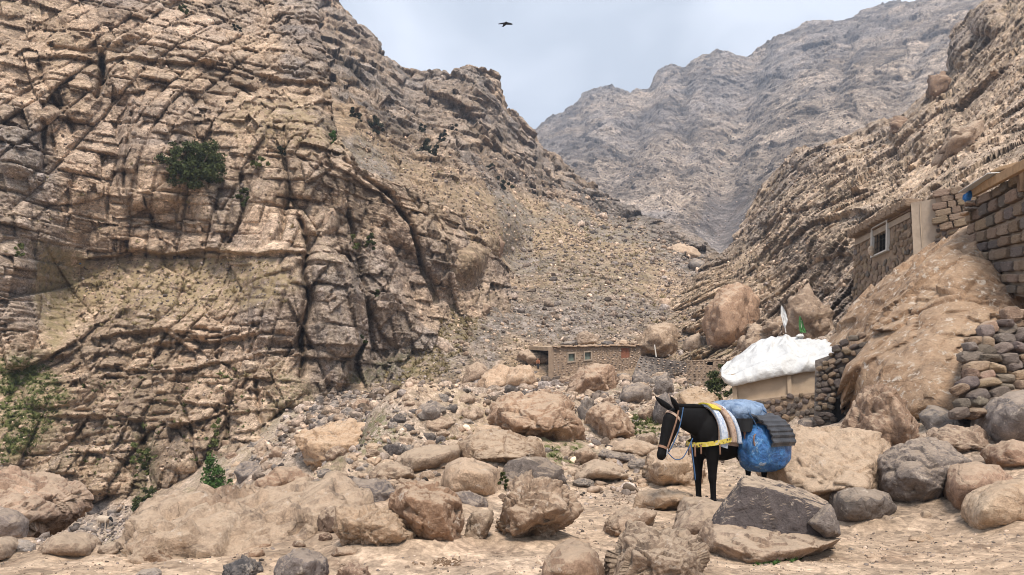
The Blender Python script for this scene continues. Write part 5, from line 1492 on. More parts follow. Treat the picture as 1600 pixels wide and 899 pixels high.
# ---------------------------------------------------------------- long stone hut in the middle distance
D0 = 58.0
og = np.array(P(930, 590, D0))
hut = empty('stone_hut', og.tolist(), 'long low stone hut with a rust red door and two small framed windows', 'hut')
W_ = Wall((863, 543, 57), (1001, 541, 60), (1001, 575, 60), (863, 606, 57), og)
def uv_of(wall, og_, px, py):
    best, r = 1e9, (0, 0)
    for u in np.linspace(0, 1, 101):
        q = np.array([wall.pt(u, v) for v in np.linspace(0, 1, 61)]) + og_
        a, b = PROJ(q)
        e = (a - px) ** 2 + (b - py) ** 2
        k = int(e.argmin())
        if e[k] < best:
            best, r = e[k], (float(u), float(np.linspace(0, 1, 61)[k]))
    return r
def hole_px(wall, og_, x0, y0, x1, y1):
    a, b = uv_of(wall, og_, x0, y0), uv_of(wall, og_, x1, y1)
    return (min(a[0], b[0]), max(a[0], b[0]), min(a[1], b[1]), max(a[1], b[1]))
hs = [hole_px(W_, og, 887.5, 553.5, 897, 564), hole_px(W_, og, 913, 551, 923, 561), hole_px(W_, og, 971, 542.8, 984.5, 559)]
W_.slab('wall', M['mortar'], hut, 0.5, hs)
stones_joined(W_, hut, 'wall_stones', 0.34, 0.2, M['scree'], 0.07, rw, holes=[(h[0] - .008, h[1] + .008, h[2] - .03, h[3] + .03) for h in hs])
SW = Wall((863, 543, 57), (868, 541, 62), (868, 590, 62), (863, 606, 57), og)
SW.slab('side_wall', M['mortar'], hut, 0.3)
for h in hs[:2]:
    W_.slab('window_pane', M['glass'], hut, 0.03, off=-0.12, u0=h[0], u1=h[1], v0=h[2], v1=h[3])
    fr = W_.slab('window_frame', M['plaster_grey'], hut, 0.1, [h], 0.09, h[0] - 0.012, h[1] + 0.012, h[2] - 0.045, h[3] + 0.045)
h = hs[2]
dr = W_.slab('door', M['rust_red'], hut, 0.06, off=-0.03, u0=h[0], u1=h[1], v0=h[2] + 0.03, v1=h[3])
hb = [(uu_, vv_) for uu_ in np.linspace(h[0] + .2 * (h[1] - h[0]), h[1] - .15 * (h[1] - h[0]), 5) for vv_ in np.linspace(h[2] + .1, h[3] - .08, 7)]
for uu_, vv_ in hb:
    pass
# roof of slabs and earth
rt = []
for i, u in enumerate(np.linspace(0, 0.96, 24)):
    a = W_.pt(u, 0, 0.12); b = W_.pt(u + 0.043, 0, 0.12)
    rt.append((a, b))
for i, (a, b) in enumerate(rt):
    m = (a + b) / 2 + np.array([0, 0.35, 0.05 + rw.uniform(-.02, .04)])
    o = obb('roof_slab', (np.linalg.norm(b - a) * rw.uniform(0.95, 1.15), 1.0, rw.uniform(0.07, 0.14)), m.tolist(), (rw.uniform(-.04, .04), rw.uniform(-.06, .06), rw.uniform(-.1, .1)), M['wall_block'], hut, 0.02)
    o.color = (1.5, 1.45, 1.4, 1)
rv = [W_.pt(0, 0, -0.1) + np.array([0, 0, .02]), W_.pt(1, 0, -0.1) + np.array([0, 0, .02]), W_.pt(1, 0, -4.5) + np.array([0, 0, .4]), W_.pt(0, 0, -4.5) + np.array([0, 0, .4])]
rv = rv + [q - np.array([0, 0, 0.3]) for q in rv]
mesh_obj('roof', rv, [(0, 1, 2, 3), (4, 7, 6, 5), (0, 4, 5, 1), (1, 5, 6, 2), (2, 6, 7, 3), (3, 7, 4, 0)], M['earth'], hut)
for i, (x, y, w_, hh_) in enumerate([(915, 528, 40, 24), (950, 537, 22, 10), (975, 535, 18, 9), (890, 537, 26, 10), (990, 536, 16, 8)]):
    B(ell(x, y, w_, hh_, 8, seed=i + 40), ['peaked rock heap on the roof of the long hut', 'small grey stone on the hut roof above the right window', 'pale stone on the hut roof above the red door', 'low dark stone on the left part of the hut roof', 'pale stone at the right end of the hut roof'][i],
      ['rock_tan', 'rock_dark', 'rock_pale', 'rock_grey', 'rock_tan'][i], d=60.5, fix=True, T=0.5, rough=1.2, name='roof_stone', cat='stone')

# terrace wall right of the hut, with the pale post
og = np.array(P(1040, 590, 57))
tw_ = empty('terrace_wall', og.tolist(), 'dark dry stone terrace wall running right from the long hut', 'stone wall')
WT = Wall((1000, 556, 58), (1076, 566, 56), (1076, 600, 56), (985, 596, 57), og)
WT.slab('wall', M['wall_grey'], tw_, 0.6)
stones_joined(WT, tw_, 'wall_stones', 0.4, 0.24, M['scree'], 0.12, rw)
po = obb('fence_post', (0.09, 0.09, 0.95), P(1024, 548.5, 56.5).tolist(), (0, -0.12, 0), M['white_paint'], None, 0.01)
tag(po, 'thin pale post standing on the terrace wall under the perched boulder', 'post')

# ---------------------------------------------------------------- small shed
og = np.array(P(1100, 600, 44))
sh = empty('stone_shed', og.tolist(), 'small square stone shed with a dark hole under its roof beside the green bush', 'shed')
WS = Wall((1073, 566, 44), (1131, 563, 43), (1131, 610, 43), (1073, 608, 44), og)
hsd = [hole_px(WS, og, 1104, 566, 1114, 571)]
WS.slab('wall', M['mortar'], sh, 0.4, hsd)
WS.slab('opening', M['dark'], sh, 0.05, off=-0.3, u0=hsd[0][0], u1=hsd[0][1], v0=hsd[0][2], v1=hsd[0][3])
stones_joined(WS, sh, 'wall_stones', 0.24, 0.16, M['scree'], 0.06, rw, holes=hsd)
for i in range(9):
    u = (i + 0.5) / 9
    q = WS.pt(u, 0, -0.2) + np.array([0, 0.2, 0.05])
    obb('roof_slab', (WS.w / 9 * 1.05, 0.9, 0.08), q.tolist(), (0, rw.uniform(-.05, .05), rw.uniform(-.1, .1)), M['wall_block'], sh, 0.015).color = (1.2, 1.2, 1.2, 1)

# ---------------------------------------------------------------- shrine with the white sheet
og = np.array(P(1205, 655, 24.5))
shr = empty('shrine_house', og.tolist(), 'square beige walled house with a white plastic sheet draped over its bulging roof', 'house')
WP = Wall((1142, 585, 24.4), (1284, 566, 23.6), (1284, 612, 23.6), (1146, 630, 24.4), og)
WP.slab('plaster_wall', M['plaster'], shr, 0.4)
WL = Wall((1147, 630, 24.35), (1284, 612, 23.55), (1284, 668, 23.5), (1150, 664, 24.35), og)
h_ = [hole_px(WL, og, 1183, 641, 1191, 650)]
WL.slab('lower_wall', M['mortar'], shr, 0.45, h_, off=0.04)
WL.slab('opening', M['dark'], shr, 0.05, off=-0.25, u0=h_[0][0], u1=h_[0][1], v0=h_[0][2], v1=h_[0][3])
stones_on(WL, shr, 0.17, 0.15, ['wall_tan', 'wall_grey', 'wall_grey', 'wall_tan'], rw, 0.07, holes=h_, out=0.9, limit=290, tw=0.7, gap=1.2, tints=(0.8, 1.6))
for u0, u1 in ((0.0, 0.05), (0.62, 0.665)):
    WP.slab('pilaster', M['plaster'], shr, 0.12, off=0.11, u0=u0, u1=u1)
WP.slab('ledge', M['plaster'], shr, 0.1, off=0.08, u0=0, u1=1, v0=0.95, v1=1.0)
def along(poly, t):
    poly = np.array(poly, float)
    L = np.concatenate([[0], np.cumsum(np.hypot(*np.diff(poly, axis=0).T))])
    return np.stack([np.interp(t * L[-1], L, poly[:, 0]), np.interp(t * L[-1], L, poly[:, 1])], -1)
hem = [(1128, 588), (1136, 598), (1146, 602), (1175, 596), (1205, 590), (1245, 583), (1282, 577), (1290, 570), (1297, 558), (1307, 547)]
crest = [(1127, 572), (1141, 561), (1160, 549), (1173, 540), (1182, 531), (1200, 526), (1217, 523), (1228, 517), (1239, 524), (1262, 527), (1288, 529), (1303, 536), (1308, 545)]
uu_ = np.linspace(0, 1, 140)
hm, cr = along(hem, uu_), along(crest, uu_)
df_ = 24.4 - (uu_ * 0.8) - 0.28
rows = []
mid = 590 - uu_ * 18 - 14 * np.sin(uu_ * PI)            # the edge where the hanging hem turns into the roof
for t in np.linspace(0, 1, 12)[:-1]:
    y_ = hm[:, 1] * (1 - t) + (hm[:, 1] * 0.55 + (cr[:, 1] * 0.45)) * t
    x_ = hm[:, 0] * (1 - t * 0.45) + cr[:, 0] * t * 0.45
    rows.append((x_, y_, df_ - 0.10 * np.sin(t * PI) + 0.25 * t * t))
for t in np.linspace(0, 1, 34):
    y_ = hm[:, 1] * 0.55 * (1 - t) + cr[:, 1] * (0.45 + 0.55 * t)
    x_ = hm[:, 0] * 0.55 * (1 - t) + cr[:, 0] * (0.45 + 0.55 * t)
    rows.append((x_, y_, df_ + 0.25 + 2.3 * t ** 1.3))
pts_ = np.array([P(*r) for r in rows]) - og
bk_ = []
for k in range(1, 10):
    q = pts_[-1].copy(); ta = np.sin(uu_ * PI) ** 0.5; q[:, 1] += 0.28 * k * ta; q[:, 2] -= 0.006 * k * k * ta + 0.01 * k
    bk_.append(q)
low_ = pts_[0].copy(); low_[:, 1] += 0.3; low_[:, 2] += 0.05
pts_ = np.concatenate([low_[None], pts_, np.array(bk_)], 0)
pk = P(1228, 517, 26.6) - og
fl_ = pts_.reshape(-1, 3)
an_ = np.arctan2(fl_[:, 1] - pk[1], (fl_[:, 0] - pk[0]) * 1.0)
rad_ = np.hypot(fl_[:, 0] - pk[0], fl_[:, 1] - pk[1])
w_ = fbm(fl_ * 0.8, 3, 31)
cre = np.abs(np.sin(an_ * 9 + w_ * 5)) * 0.09 * sstep(0.1, 1.2, rad_) + np.abs(fbm(fl_ * np.array([1.6, 1.0, 1.0]), 3, 33)) * 0.20 + fbm(fl_ * 7, 3, 35) * 0.008
sag = np.zeros(len(fl_)); sag[:140 * 13] = 1
fl_[:, 2] -= cre * (1 - 0.7 * sag)
fl_[:, 1] += (cre - 0.08) * 0.9
sheet_o = mesh_obj('roof_sheet', fl_, grid_faces(len(pts_), 140), M['white_plastic'], shr, smooth=True)
def flag(name, label, base, top, cloth_px, mat, d, bend=0.0):
    o_ = np.array(P(base[0], base[1], d))
    r = empty(name, o_.tolist(), label, 'flag')
    a, b = np.zeros(3), P(top[0], top[1], d) - o_
    ring = []
    for q, rad in ((a, 0.02), (b, 0.012)):
        ring += [(q + np.array([math.cos(t) * rad, math.sin(t) * rad, 0])).tolist() for t in np.linspace(0, 2 * PI, 7)[:-1]]
    mesh_obj('pole', ring, [(i, (i + 1) % 6, 6 + (i + 1) % 6, 6 + i) for i in range(6)] + [(0, 1, 2, 3, 4, 5), (6, 7, 8, 9, 10, 11)], M['white_paint'], r)
    V_ = []
    n = len(cloth_px)
    for s_ in (0, 1):
        for i, (l, rr, y) in enumerate(cloth_px):
            for k in range(5):
                t = k / 4
                q = P(l + (rr - l) * t, y, d - 0.03 - 0.05 * math.sin(t * 6 + i) - s_ * 0.012) - o_
                V_.append(q)
    F_ = []
    for s_ in (0, 1):
        for i in range(n - 1):
            for k in range(4):
                a0 = s_ * n * 5 + i * 5 + k
                F_.append((a0, a0 + 1, a0 + 6, a0 + 5) if s_ else (a0, a0 + 5, a0 + 6, a0 + 1))
    for i in range(n - 1):
        for k in (0, 4):
            a0 = i * 5 + k
            F_.append((a0, a0 + 5, a0 + 5 + n * 5, a0 + n * 5))
    mesh_obj('cloth', V_, F_, mat, r)
    return r
flag('flag', 'tattered white flag on a thin pole at the peak of the white roof', (1228, 520), (1221, 477), [(1220, 1223, 479), (1220, 1227, 486), (1220, 1229, 492), (1222, 1231, 500), (1224, 1229, 508), (1226, 1227, 513)], M['white_cloth'], 26.3)
flag('flag', 'pointed green flag standing on the white roof', (1254, 526), (1251, 494), [(1249, 1251, 494), (1248, 1254, 501), (1248, 1256, 509), (1249, 1259, 516), (1250, 1260, 520)], M['green_cloth'], 26.0)
kb = B([(1243, 527), (1246, 523), (1254, 521), (1259, 525), (1256, 529)], 'white knotted bundle at the foot of the green flag', 'rock_pale', d=25.9, fix=True, T=0.1, name='cloth_bundle', cat='bundle')
kb.data.materials.clear(); kb.data.materials.append(M['white_plastic'])

# dry stone wall between the shrine and the giant boulder
og = np.array(P(1300, 670, 20.5))
dw = empty('dry_stone_wall', og.tolist(), 'tall dark dry stone wall between the white roofed house and the giant boulder', 'stone wall')
WD = Wall((1272, 552, 21.6), (1352, 520, 20.6), (1352, 672, 20.6), (1270, 664, 21.6), og)
poly_dw = [(1274, 668), (1276, 575), (1298, 552), (1312, 538), (1330, 530), (1350, 520), (1352, 672)]
WD.slab('backing', M['wall_grey'], dw, 0.3, off=-0.08, v0=0.1)
def in_dw(x, y):
    return float(pmask(np.array([x]), np.array([y]), poly_dw, 1)[0]) > 0.5 and not (1303 < x < 1322 and y > 612)
stones_on(WD, dw, 0.19, 0.15, ['wall_grey', 'wall_grey', 'wall_tan'], rw, 0.1, out=0.2, gap=1.15, inside=in_dw, tw=0.5, tints=(0.7, 1.2), limit=280)
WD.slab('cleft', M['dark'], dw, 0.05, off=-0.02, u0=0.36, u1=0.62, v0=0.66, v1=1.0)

# ---------------------------------------------------------------- stone house with the white framed window
og = np.array(P(1400, 470, 26.5))
ho = empty('stone_house', og.tolist(), 'rubble stone house with one white framed barred window above the giant boulder', 'house')
WF = Wall((1336, 372, 30.5), (1430, 322, 25.6), (1430, 540, 25.6), (1330, 560, 30.5), og)
hw = hole_px(WF, og, 1366.5, 357.5, 1389, 390)
WF.slab('rubble_wall', M['mortar'], ho, 0.5, [hw])
stones_on(WF, ho, 0.28, 0.24, ['wall_tan', 'wall_tan', 'wall_block', 'wall_block', 'wall_tan', 'wall_grey'], rw, 0.05, out=0.35, limit=295, holes=[(hw[0] - 0.02, hw[1] + 0.02, hw[2] - 0.03, hw[3] + 0.03)], v0=0.07, v1=0.9, gap=0.95, tw=1.1, tints=(0.9, 1.4))
wf = WF.slab('window', M['white_paint'], ho, 0.12, [hw], 0.13, hw[0] - 0.017, hw[1] + 0.017, hw[2] - 0.011, hw[3] + 0.012)
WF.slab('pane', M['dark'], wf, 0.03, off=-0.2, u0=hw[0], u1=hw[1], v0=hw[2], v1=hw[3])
for k in range(1, 5):
    u = hw[0] + (hw[1] - hw[0]) * k / 5
    WF.slab('bar', M['iron'], wf, 0.02, off=0.02, u0=u - 0.0025, u1=u + 0.0025, v0=hw[2], v1=hw[3])
for k in range(1, 4):
    v_ = hw[2] + (hw[3] - hw[2]) * k / 4
    WF.slab('bar', M['iron'], wf, 0.02, off=-0.004, u0=hw[0], u1=hw[1], v0=v_ - 0.0015, v1=v_ + 0.0015)
WF.slab('plaster_band', M['plaster_grey'], ho, 0.2, off=0.07, u0=0.03, u1=0.95, v0=0.03, v1=0.075)
WF.slab('lintel_beam', M['wood_dark'], ho, 0.1, off=0.12, u0=0.3, u1=0.98, v0=0.012, v1=0.028)
for k in range(13):       # slanting coping of slabs
    u = (k + 0.5) / 13
    q = WF.pt(u, 0, 0.02) + np.array([0, 0, 0.14])
    x = WF.pt(1, 0) - WF.pt(0, 0)
    me = stone_mesh(rw.randint(0, 8), M['wall_block'], True, 3)
    o = bpy.data.objects.new('coping_slab', me); COL.objects.link(o)
    o.matrix_world = Matrix.Translation(Vector(q.tolist())) @ WF.frame(u, 0.02).to_4x4() @ Matrix.Diagonal((WF.w / 26 * 0.97, 0.34, 0.17 + rw.uniform(-.02, .03), 1))
    o.parent = ho
    o.color = (1.15, 1.1, 1.05, 1)
WC = Wall((1424, 318, 25.6), (1470, 310, 25.0), (1476, 420, 25.0), (1430, 440, 25.4), og)
WC.slab('corner_plaster', M['plaster_grey'], ho, 0.4, off=0.06)
for k, u in enumerate((0.3,)):
    WC.slab('white_drip', M['plaster'], ho, 0.01, off=0.07, u0=u, u1=u + 0.02, v0=0.03, v1=0.6)
WR = Wall((1462, 298, 25.0), (1534, 290, 24.0), (1534, 400, 24.0), (1466, 430, 25.0), og)
WR.slab('right_wall', M['mortar'], ho, 0.4, off=0.0)
stones_on(WR, ho, 0.42, 0.24, ['wall_block'], rw, 0.12, out=0.4, blocky=True, v0=0.0, v1=0.5, name='block', gap=0.95, tw=0.03, sub=3, tints=(0.95, 1.25))
stones_on(WR, ho, 0.22, 0.14, ['wall_tan', 'wall_grey'], rw, 0.05, out=0.1, v0=0.42, v1=1.0, tw=0.4, limit=60)
mesh_obj('roof', [WF.pt(0, 0, -0.2), WF.pt(1, 0, -0.2), WR.pt(1, 0.01, -0.2), WR.pt(1, 0.01, -0.2) + np.array([3, 6, 0.3]), WF.pt(0, 0, 0) + np.array([4, 4, .3])], [(0, 1, 2, 3, 4)], M['earth'], ho)
stone_disc = B([(1355, 392), (1358, 385), (1364, 384), (1368, 391), (1365, 400), (1358, 400)], 'round whitish stone set in the wall left of the framed window', 'rock_pale', d=28.5, fix=True, T=0.1, name='white_stone', cat='stone', tint=(1.2, 1.25, 1.3))

# ---------------------------------------------------------------- block building at the top right corner
og = np.array(P(1580, 350, 19.5))
bb = empty('block_building', og.tolist(), 'block walled building in the right corner with a sloping wooden roof beam', 'building')
WB = Wall((1512, 322, 21.5), (1660, 232, 16.5), (1660, 470, 16.5), (1512, 455, 21.5), og)
WB.slab('wall', M['plaster_grey'], bb, 0.5, off=-0.03)
stones_on(WB, bb, 0.52, 0.28, ['wall_block', 'wall_block', 'wall_grey'], rw, 0.12, out=0.15, blocky=True, name='block', gap=0.93, tw=0.05, sub=3, tints=(0.85, 1.25), u0=0.06)
def plank(name, a, b, w_, t_, mat, parent, og_):
    a, b = P(*a) - og_, P(*b) - og_
    m = (a + b) / 2
    x = b - a
    L = np.linalg.norm(x)
    q = Vector(x.tolist()).to_track_quat('X', 'Z')
    o = obb(name, (L, w_, t_), m.tolist(), (0, 0, 0), mat, parent, 0.01)
    o.rotation_euler = q.to_euler()
    return o
plank('roof_beam', (1519, 302, 21.0), (1612, 252, 16.8), 0.14, 0.24, M['wood'], bb, og)
plank('roof_sheet', (1512, 300, 21.1), (1560, 270, 18.9), 0.5, 0.03, M['white_plastic'], bb, og)
for k in range(5):
    plank('roof_board', (1556 + k * 3, 268 - k * 1.5, 19.3 + k * 0.3), (1640, 249 - k * 1.5, 17.2 + k * 0.3), 0.26, 0.05, M['wood'], bb, og)
plank('rafter', (1593, 266, 17.9), (1596, 300, 17.9), 0.12, 0.12, M['wood_dark'], bb, og)
B([(1506, 312), (1508, 303), (1516, 298), (1523, 294), (1524, 302), (1518, 313), (1511, 318)], 'crumpled blue plastic bag tied under the lower end of the roof beam', 'rock_pale', d=20.9, fix=True, T=0.16, rough=1.4, name='plastic_bag', cat='plastic bag')
bag = bpy.data.objects['plastic_bag']; bag.data.materials.clear(); bag.data.materials.append(M['blue_plastic'])
FS = [((1506, 322), (1536, 312), 'flat brown stone topmost under the blue plastic bag'), ((1508, 329), (1536, 321), 'flat grey stone second under the blue plastic bag'), ((1502, 336), (1518, 329), 'pale stone lowest of those under the blue plastic bag')]
for i, (a, b, lb) in enumerate(FS):
    cx_, cy_ = (a[0] + b[0]) / 2, (a[1] + b[1]) / 2
    B(ell(cx_, cy_, b[0] - a[0], a[1] - b[1] + 2, 7, seed=i), lb, ['rock_brown', 'rock_grey', 'rock_pale'][i], d=20.8, fix=True, T=0.25, rough=0.8, name='flat_stone', cat='stone', tint=(1.2, 1.15, 1.1))

# ---------------------------------------------------------------- heap of stacked stones at the right edge
og = np.array(P(1560, 645, 14.6))
sp = empty('stone_pile', og.tolist(), 'sloping heap of stacked grey and brown stones at the right edge below the giant boulder', 'stone pile')
n = 0
y = 650
poly_sp = [(1484, 650), (1492, 600), (1498, 560), (1520, 520), (1548, 502), (1580, 488), (1640, 470), (1660, 660)]
while y > 482:
    hh = rw.uniform(14, 17)
    x = 1478 + rw.uniform(-8, 8)
    while x < 1650:
        ww = rw.uniform(18, 38)
        cx_, cy_ = x + ww / 2, y - hh / 2
        x += ww * 0.88
        cy_ += rw.uniform(-5, 5)
        if pmask(np.array([cx_]), np.array([cy_]), poly_sp, 1)[0] < 0.5:
            continue
        d_ = 14.2 + (650 - cy_) * 0.010 + rw.uniform(-.12, .12)
        me = stone_mesh(rw.randint(0, 8), M[rw.choice(['wall_grey', 'wall_grey', 'wall_tan', 'rock_brown'])], False, 3)
        o = bpy.data.objects.new('stone', me); COL.objects.link(o)
        q = P(cx_, cy_, d_) - og
        s_ = d_ / FPX
        o.matrix_world = Matrix.Translation(Vector(q.tolist())) @ Matrix.Rotation(rw.uniform(-.3, .3), 4, 'Z') @ Matrix.Rotation(rw.uniform(-.5, .35), 4, 'Y') @ Matrix.Diagonal((ww / 2 * s_ * 1.04, rw.uniform(0.16, 0.26), hh / 2 * s_ * rw.uniform(1.0, 1.7), 1))
        o.parent = sp
        t = rw.uniform(0.8, 1.7)
        o.color = (t, t * rw.uniform(.92, 1), t * rw.uniform(.84, 1), 1)
        n += 1
    y -= hh * 0.9
mesh_obj('earth_core', [P(1495, 655, 14.6) - og, P(1660, 655, 14.6) - og, P(1660, 478, 16.3) - og, P(1560, 500, 16.1) - og, P(1505, 545, 15.6) - og] + [P(1495, 655, 16.5) - og, P(1660, 655, 16.5) - og, P(1660, 478, 18.3) - og, P(1560, 500, 18.1) - og, P(1505, 545, 17.6) - og],
         [(0, 1, 2, 3, 4), (5, 9, 8, 7, 6), (0, 5, 6, 1), (1, 6, 7, 2), (2, 7, 8, 3), (3, 8, 9, 4), (4, 9, 5, 0)], M['wood_dark'], sp)
# ================================================================== ANIMALS, PERSON
def tube(path, n=14):
    """closed loft: path of (centre, half width sideways, half height); returns verts, faces"""
    V_, F_ = [], []
    k = len(path)
    for i, (c, rw_, rh) in enumerate(path):
        c = Vector(c)
        a, b = Vector(path[max(i - 1, 0)][0]), Vector(path[min(i + 1, k - 1)][0])
        t = (b - a).normalized()
        side = Vector((0, 1, 0)) if abs(t.y) < 0.8 else Vector((1, 0, 0))
        up = t.cross(side).normalized()
        side = up.cross(t).normalized()
        for j in range(n):
            an = 2 * PI * j / n
            V_.append(c + side * (math.cos(an) * rw_) + up * (math.sin(an) * rh))
    for i in range(k - 1):
        for j in range(n):
            a0, a1 = i * n + j, i * n + (j + 1) % n
            F_.append((a0, a1, a1 + n, a0 + n))
    F_.append(tuple(range(n))[::-1])
    F_.append(tuple((k - 1) * n + j for j in range(n)))
    return [tuple(v) for v in V_], F_

def merge(parts):
    V_, F_ = [], []
    for v, f in parts:
        n0 = len(V_)
        V_ += list(v)
        F_ += [tuple(i + n0 for i in q) for q in f]
    return V_, F_

def one_skin(name, parts, voxel, mat, parent, it=6, fac=0.5):
    """several lofts grown into one continuous surface"""
    V_, F_ = merge(parts)
    me = bpy.data.meshes.new(name)
    me.from_pydata(V_, [], F_)
    bm = bmesh.new(); bm.from_mesh(me)
    bmesh.ops.recalc_face_normals(bm, faces=bm.faces)
    bm.to_mesh(me); bm.free()
    o = bpy.data.objects.new(name, me)
    COL.objects.link(o)
    r = o.modifiers.new('r', 'REMESH'); r.mode = 'VOXEL'; r.voxel_size = voxel
    s = o.modifiers.new('s', 'SMOOTH'); s.iterations = it; s.factor = fac
    bpy.context.view_layer.update()
    dg = bpy.context.evaluated_depsgraph_get()
    m2 = bpy.data.meshes.new_from_object(o.evaluated_get(dg))
    o.modifiers.clear()
    o.data = m2
    bpy.data.meshes.remove(me)
    m2.name = name
    m2.materials.clear(); m2.materials.append(mat)
    m2.polygons.foreach_set('use_smooth', np.ones(len(m2.polygons), bool))
    o.parent = parent
    return o

def simple(name, parts, mat, parent, smooth=True):
    V_, F_ = merge(parts)
    return mesh_obj(name, V_, F_, mat, parent, smooth=smooth)

def rope(name, pts, r, mat, parent, n=6):
    P_ = [Vector(p) for p in pts]
    out = []
    for i in range(len(P_) - 1):          # smooth the line
        p0, p1, p2, p3 = P_[max(i - 1, 0)], P_[i], P_[i + 1], P_[min(i + 2, len(P_) - 1)]
        for t in (0, .25, .5, .75):
            out.append(0.5 * ((2 * p1) + (p2 - p0) * t + (2 * p0 - 5 * p1 + 4 * p2 - p3) * t * t + (3 * p1 - p0 - 3 * p2 + p3) * t ** 3))
    out.append(P_[-1])
    return simple(name, [tube([(tuple(q), r, r) for q in out], n)], mat, parent)

M['mule'] = plain_mat('black_coat', (0.006, 0.005, 0.0048), 0.7, 0.35, 14, 0.006, spec=0.12)
M['hoof'] = plain_mat('hoof_horn', (0.03, 0.025, 0.022), 0.7)
M['yellow'] = plain_mat('yellow_webbing', (0.55, 0.43, 0.05), 0.8, 0.3, 30, 0.004)
M['leather'] = plain_mat('tan_leather', (0.24, 0.13, 0.08), 0.7, 0.3, 20, 0.004)
M['sheep'] = plain_mat('cream_fleece', (0.52, 0.42, 0.32), 0.95, 0.15, 20, 0.03)
M['blue_rope'] = plain_mat('blue_rope', (0.05, 0.11, 0.22), 0.8, 0.2, 40)
M['steel'] = plain_mat('steel_buckle', (0.45, 0.45, 0.45), 0.4, 0.1, metal=0.8)
M['bucket'] = plain_mat('black_rubber', (0.02, 0.02, 0.021), 0.6, 0.2)
M['rubber_mat'] = plain_mat('grey_ribbed_rubber', (0.055, 0.055, 0.06), 0.45, 0.4, 5)
M['saddle_cloth'] = plain_mat('patterned_saddle_cloth', (0.42, 0.30, 0.22), 0.9, 0.35, 25, 0.006, c2=(0.20, 0.09, 0.07))
M['pale_cloth'] = plain_mat('pale_blue_patterned_cloth', (0.50, 0.53, 0.58), 0.9, 0.25, 30, 0.004, c2=(0.16, 0.27, 0.48))

def sack_mat():
    m, nt, b = new_mat('blue_woven_sack')
    v = coords(nt, True)
    n1 = noise(nt, v, 5.0, 8, 0.7, 1.2)
    n2 = noise(nt, v, 22.0, 4, 0.6, 0.6)
    col = ramp(nt, n1, [(0.3, (0.02, 0.07, 0.2)), (0.5, (0.035, 0.14, 0.36)), (0.6, (0.06, 0.20, 0.42)), (0.65, (0.33, 0.39, 0.47)), (0.8, (0.55, 0.58, 0.62))])
    col = mixc(nt, 1.0, col, ramp(nt, n2, [(0.35, 0.7), (0.65, 1.25)]), 'MULTIPLY')
    nt.links.new(col, b.inputs['Base Color'])
    b.inputs['Roughness'].default_value = 0.32
    bump(nt, b, [(n1, 0.9, 0.06), (n2, 0.5, 0.01)])
    return m
M['sack'] = sack_mat()
M['tarp'] = plain_mat('blue_grey_tarpaulin', (0.20, 0.27, 0.38), 0.4, 0.5, 9, 0.03, c2=(0.05, 0.10, 0.2))
def band_mat():
    m, nt, b = new_mat('yellow_patterned_band')
    v = coords(nt, False)
    w_ = voro(nt, v, 24.0, 'F1')
    col = ramp(nt, w_, [(0.28, (0.08, 0.05, 0.03)), (0.36, (0.50, 0.38, 0.05)), (0.7, (0.60, 0.47, 0.08)), (0.85, (0.5, 0.42, 0.36))])
    nt.links.new(col, b.inputs['Base Color'])
    b.inputs['Roughness'].default_value = 0.8
    return m
M['band'] = band_mat()

# ---------------------------------------------------------------- the mule
d_m = 10.75
mp = P(1104, 800, d_m)
mz = float(zg(mp[0], mp[1]))
yaw = math.radians(180 + 36)
fw = np.array([math.cos(yaw), math.sin(yaw)])
mo = np.array([mp[0], mp[1], 0]) - np.array([fw[0] * 0.45, fw[1] * 0.45, 0])
mo[2] = mz + 0.02
MZ = 1.0
mule = empty('mule', mo.tolist(), 'black mule facing left with yellow harness and a blue sack load on its back', 'mule', rz=yaw)
body = [tube([((-.84, 0, 1.10), .05, .07), ((-.80, 0, 1.12), .14, .17), ((-.70, 0, 1.11), .22, .26), ((-.52, 0, 1.08), .26, .30), ((-.25, 0, 1.03), .28, .31), ((0.05, 0, 1.00), .29, .33), ((.28, 0, 1.04), .25, .35), ((.45, 0, 1.06), .20, .31), ((.56, 0, 1.05), .15, .23), ((.63, 0, 1.04), .08, .12)], 20),
        tube([((.20, 0, 1.18), .11, .18), ((.42, 0, 1.20), .12, .23), ((.62, 0, 1.24), .105, .20), ((.82, 0, 1.28), .085, .16), ((.98, 0, 1.33), .075, .125), ((1.06, 0, 1.36), .06, .09)], 16),
        tube([((1.00, 0, 1.42), .05, .05), ((1.04, 0, 1.35), .08, .12), ((1.10, 0, 1.25), .10, .155), ((1.17, 0, 1.12), .085, .13), ((1.24, 0, .98), .068, .098), ((1.30, 0, .86), .06, .08), ((1.34, 0, .79), .058, .072), ((1.36, 0, .745), .035, .04)], 16)]
for s_ in (-1, 1):
    body.append(tube([((.40, .10 * s_, 1.05), .10, .13), ((.42, .13 * s_, .85), .10, .13), ((.44, .13 * s_, .68), .072, .092), ((.45, .13 * s_, .52), .058, .064), ((.455, .13 * s_, .46), .060, .066), ((.45, .13 * s_, .38), .045, .048), ((.45, .13 * s_, .22), .040, .043), ((.45, .13 * s_, .13), .050, .050), ((.475, .12 * s_, .07), .036, .038), ((.49, .12 * s_, .035), .047, .052)], 12))
    body.append(tube([((-.60, .10 * s_, 1.10), .15, .22), ((-.58, .13 * s_, .88), .12, .19), ((-.58, .14 * s_, .72), .085, .12), ((-.66, .14 * s_, .58), .055, .07), ((-.72, .14 * s_, .50), .045, .055), ((-.71, .14 * s_, .40), .036, .04), ((-.69, .14 * s_, .22), .032, .034), ((-.69, .14 * s_, .13), .042, .042), ((-.665, .14 * s_, .07), .038, .04), ((-.65, .14 * s_, .035), .048, .052)], 12))
one_skin('body', body, 0.016, M['mule'], mule, 5)
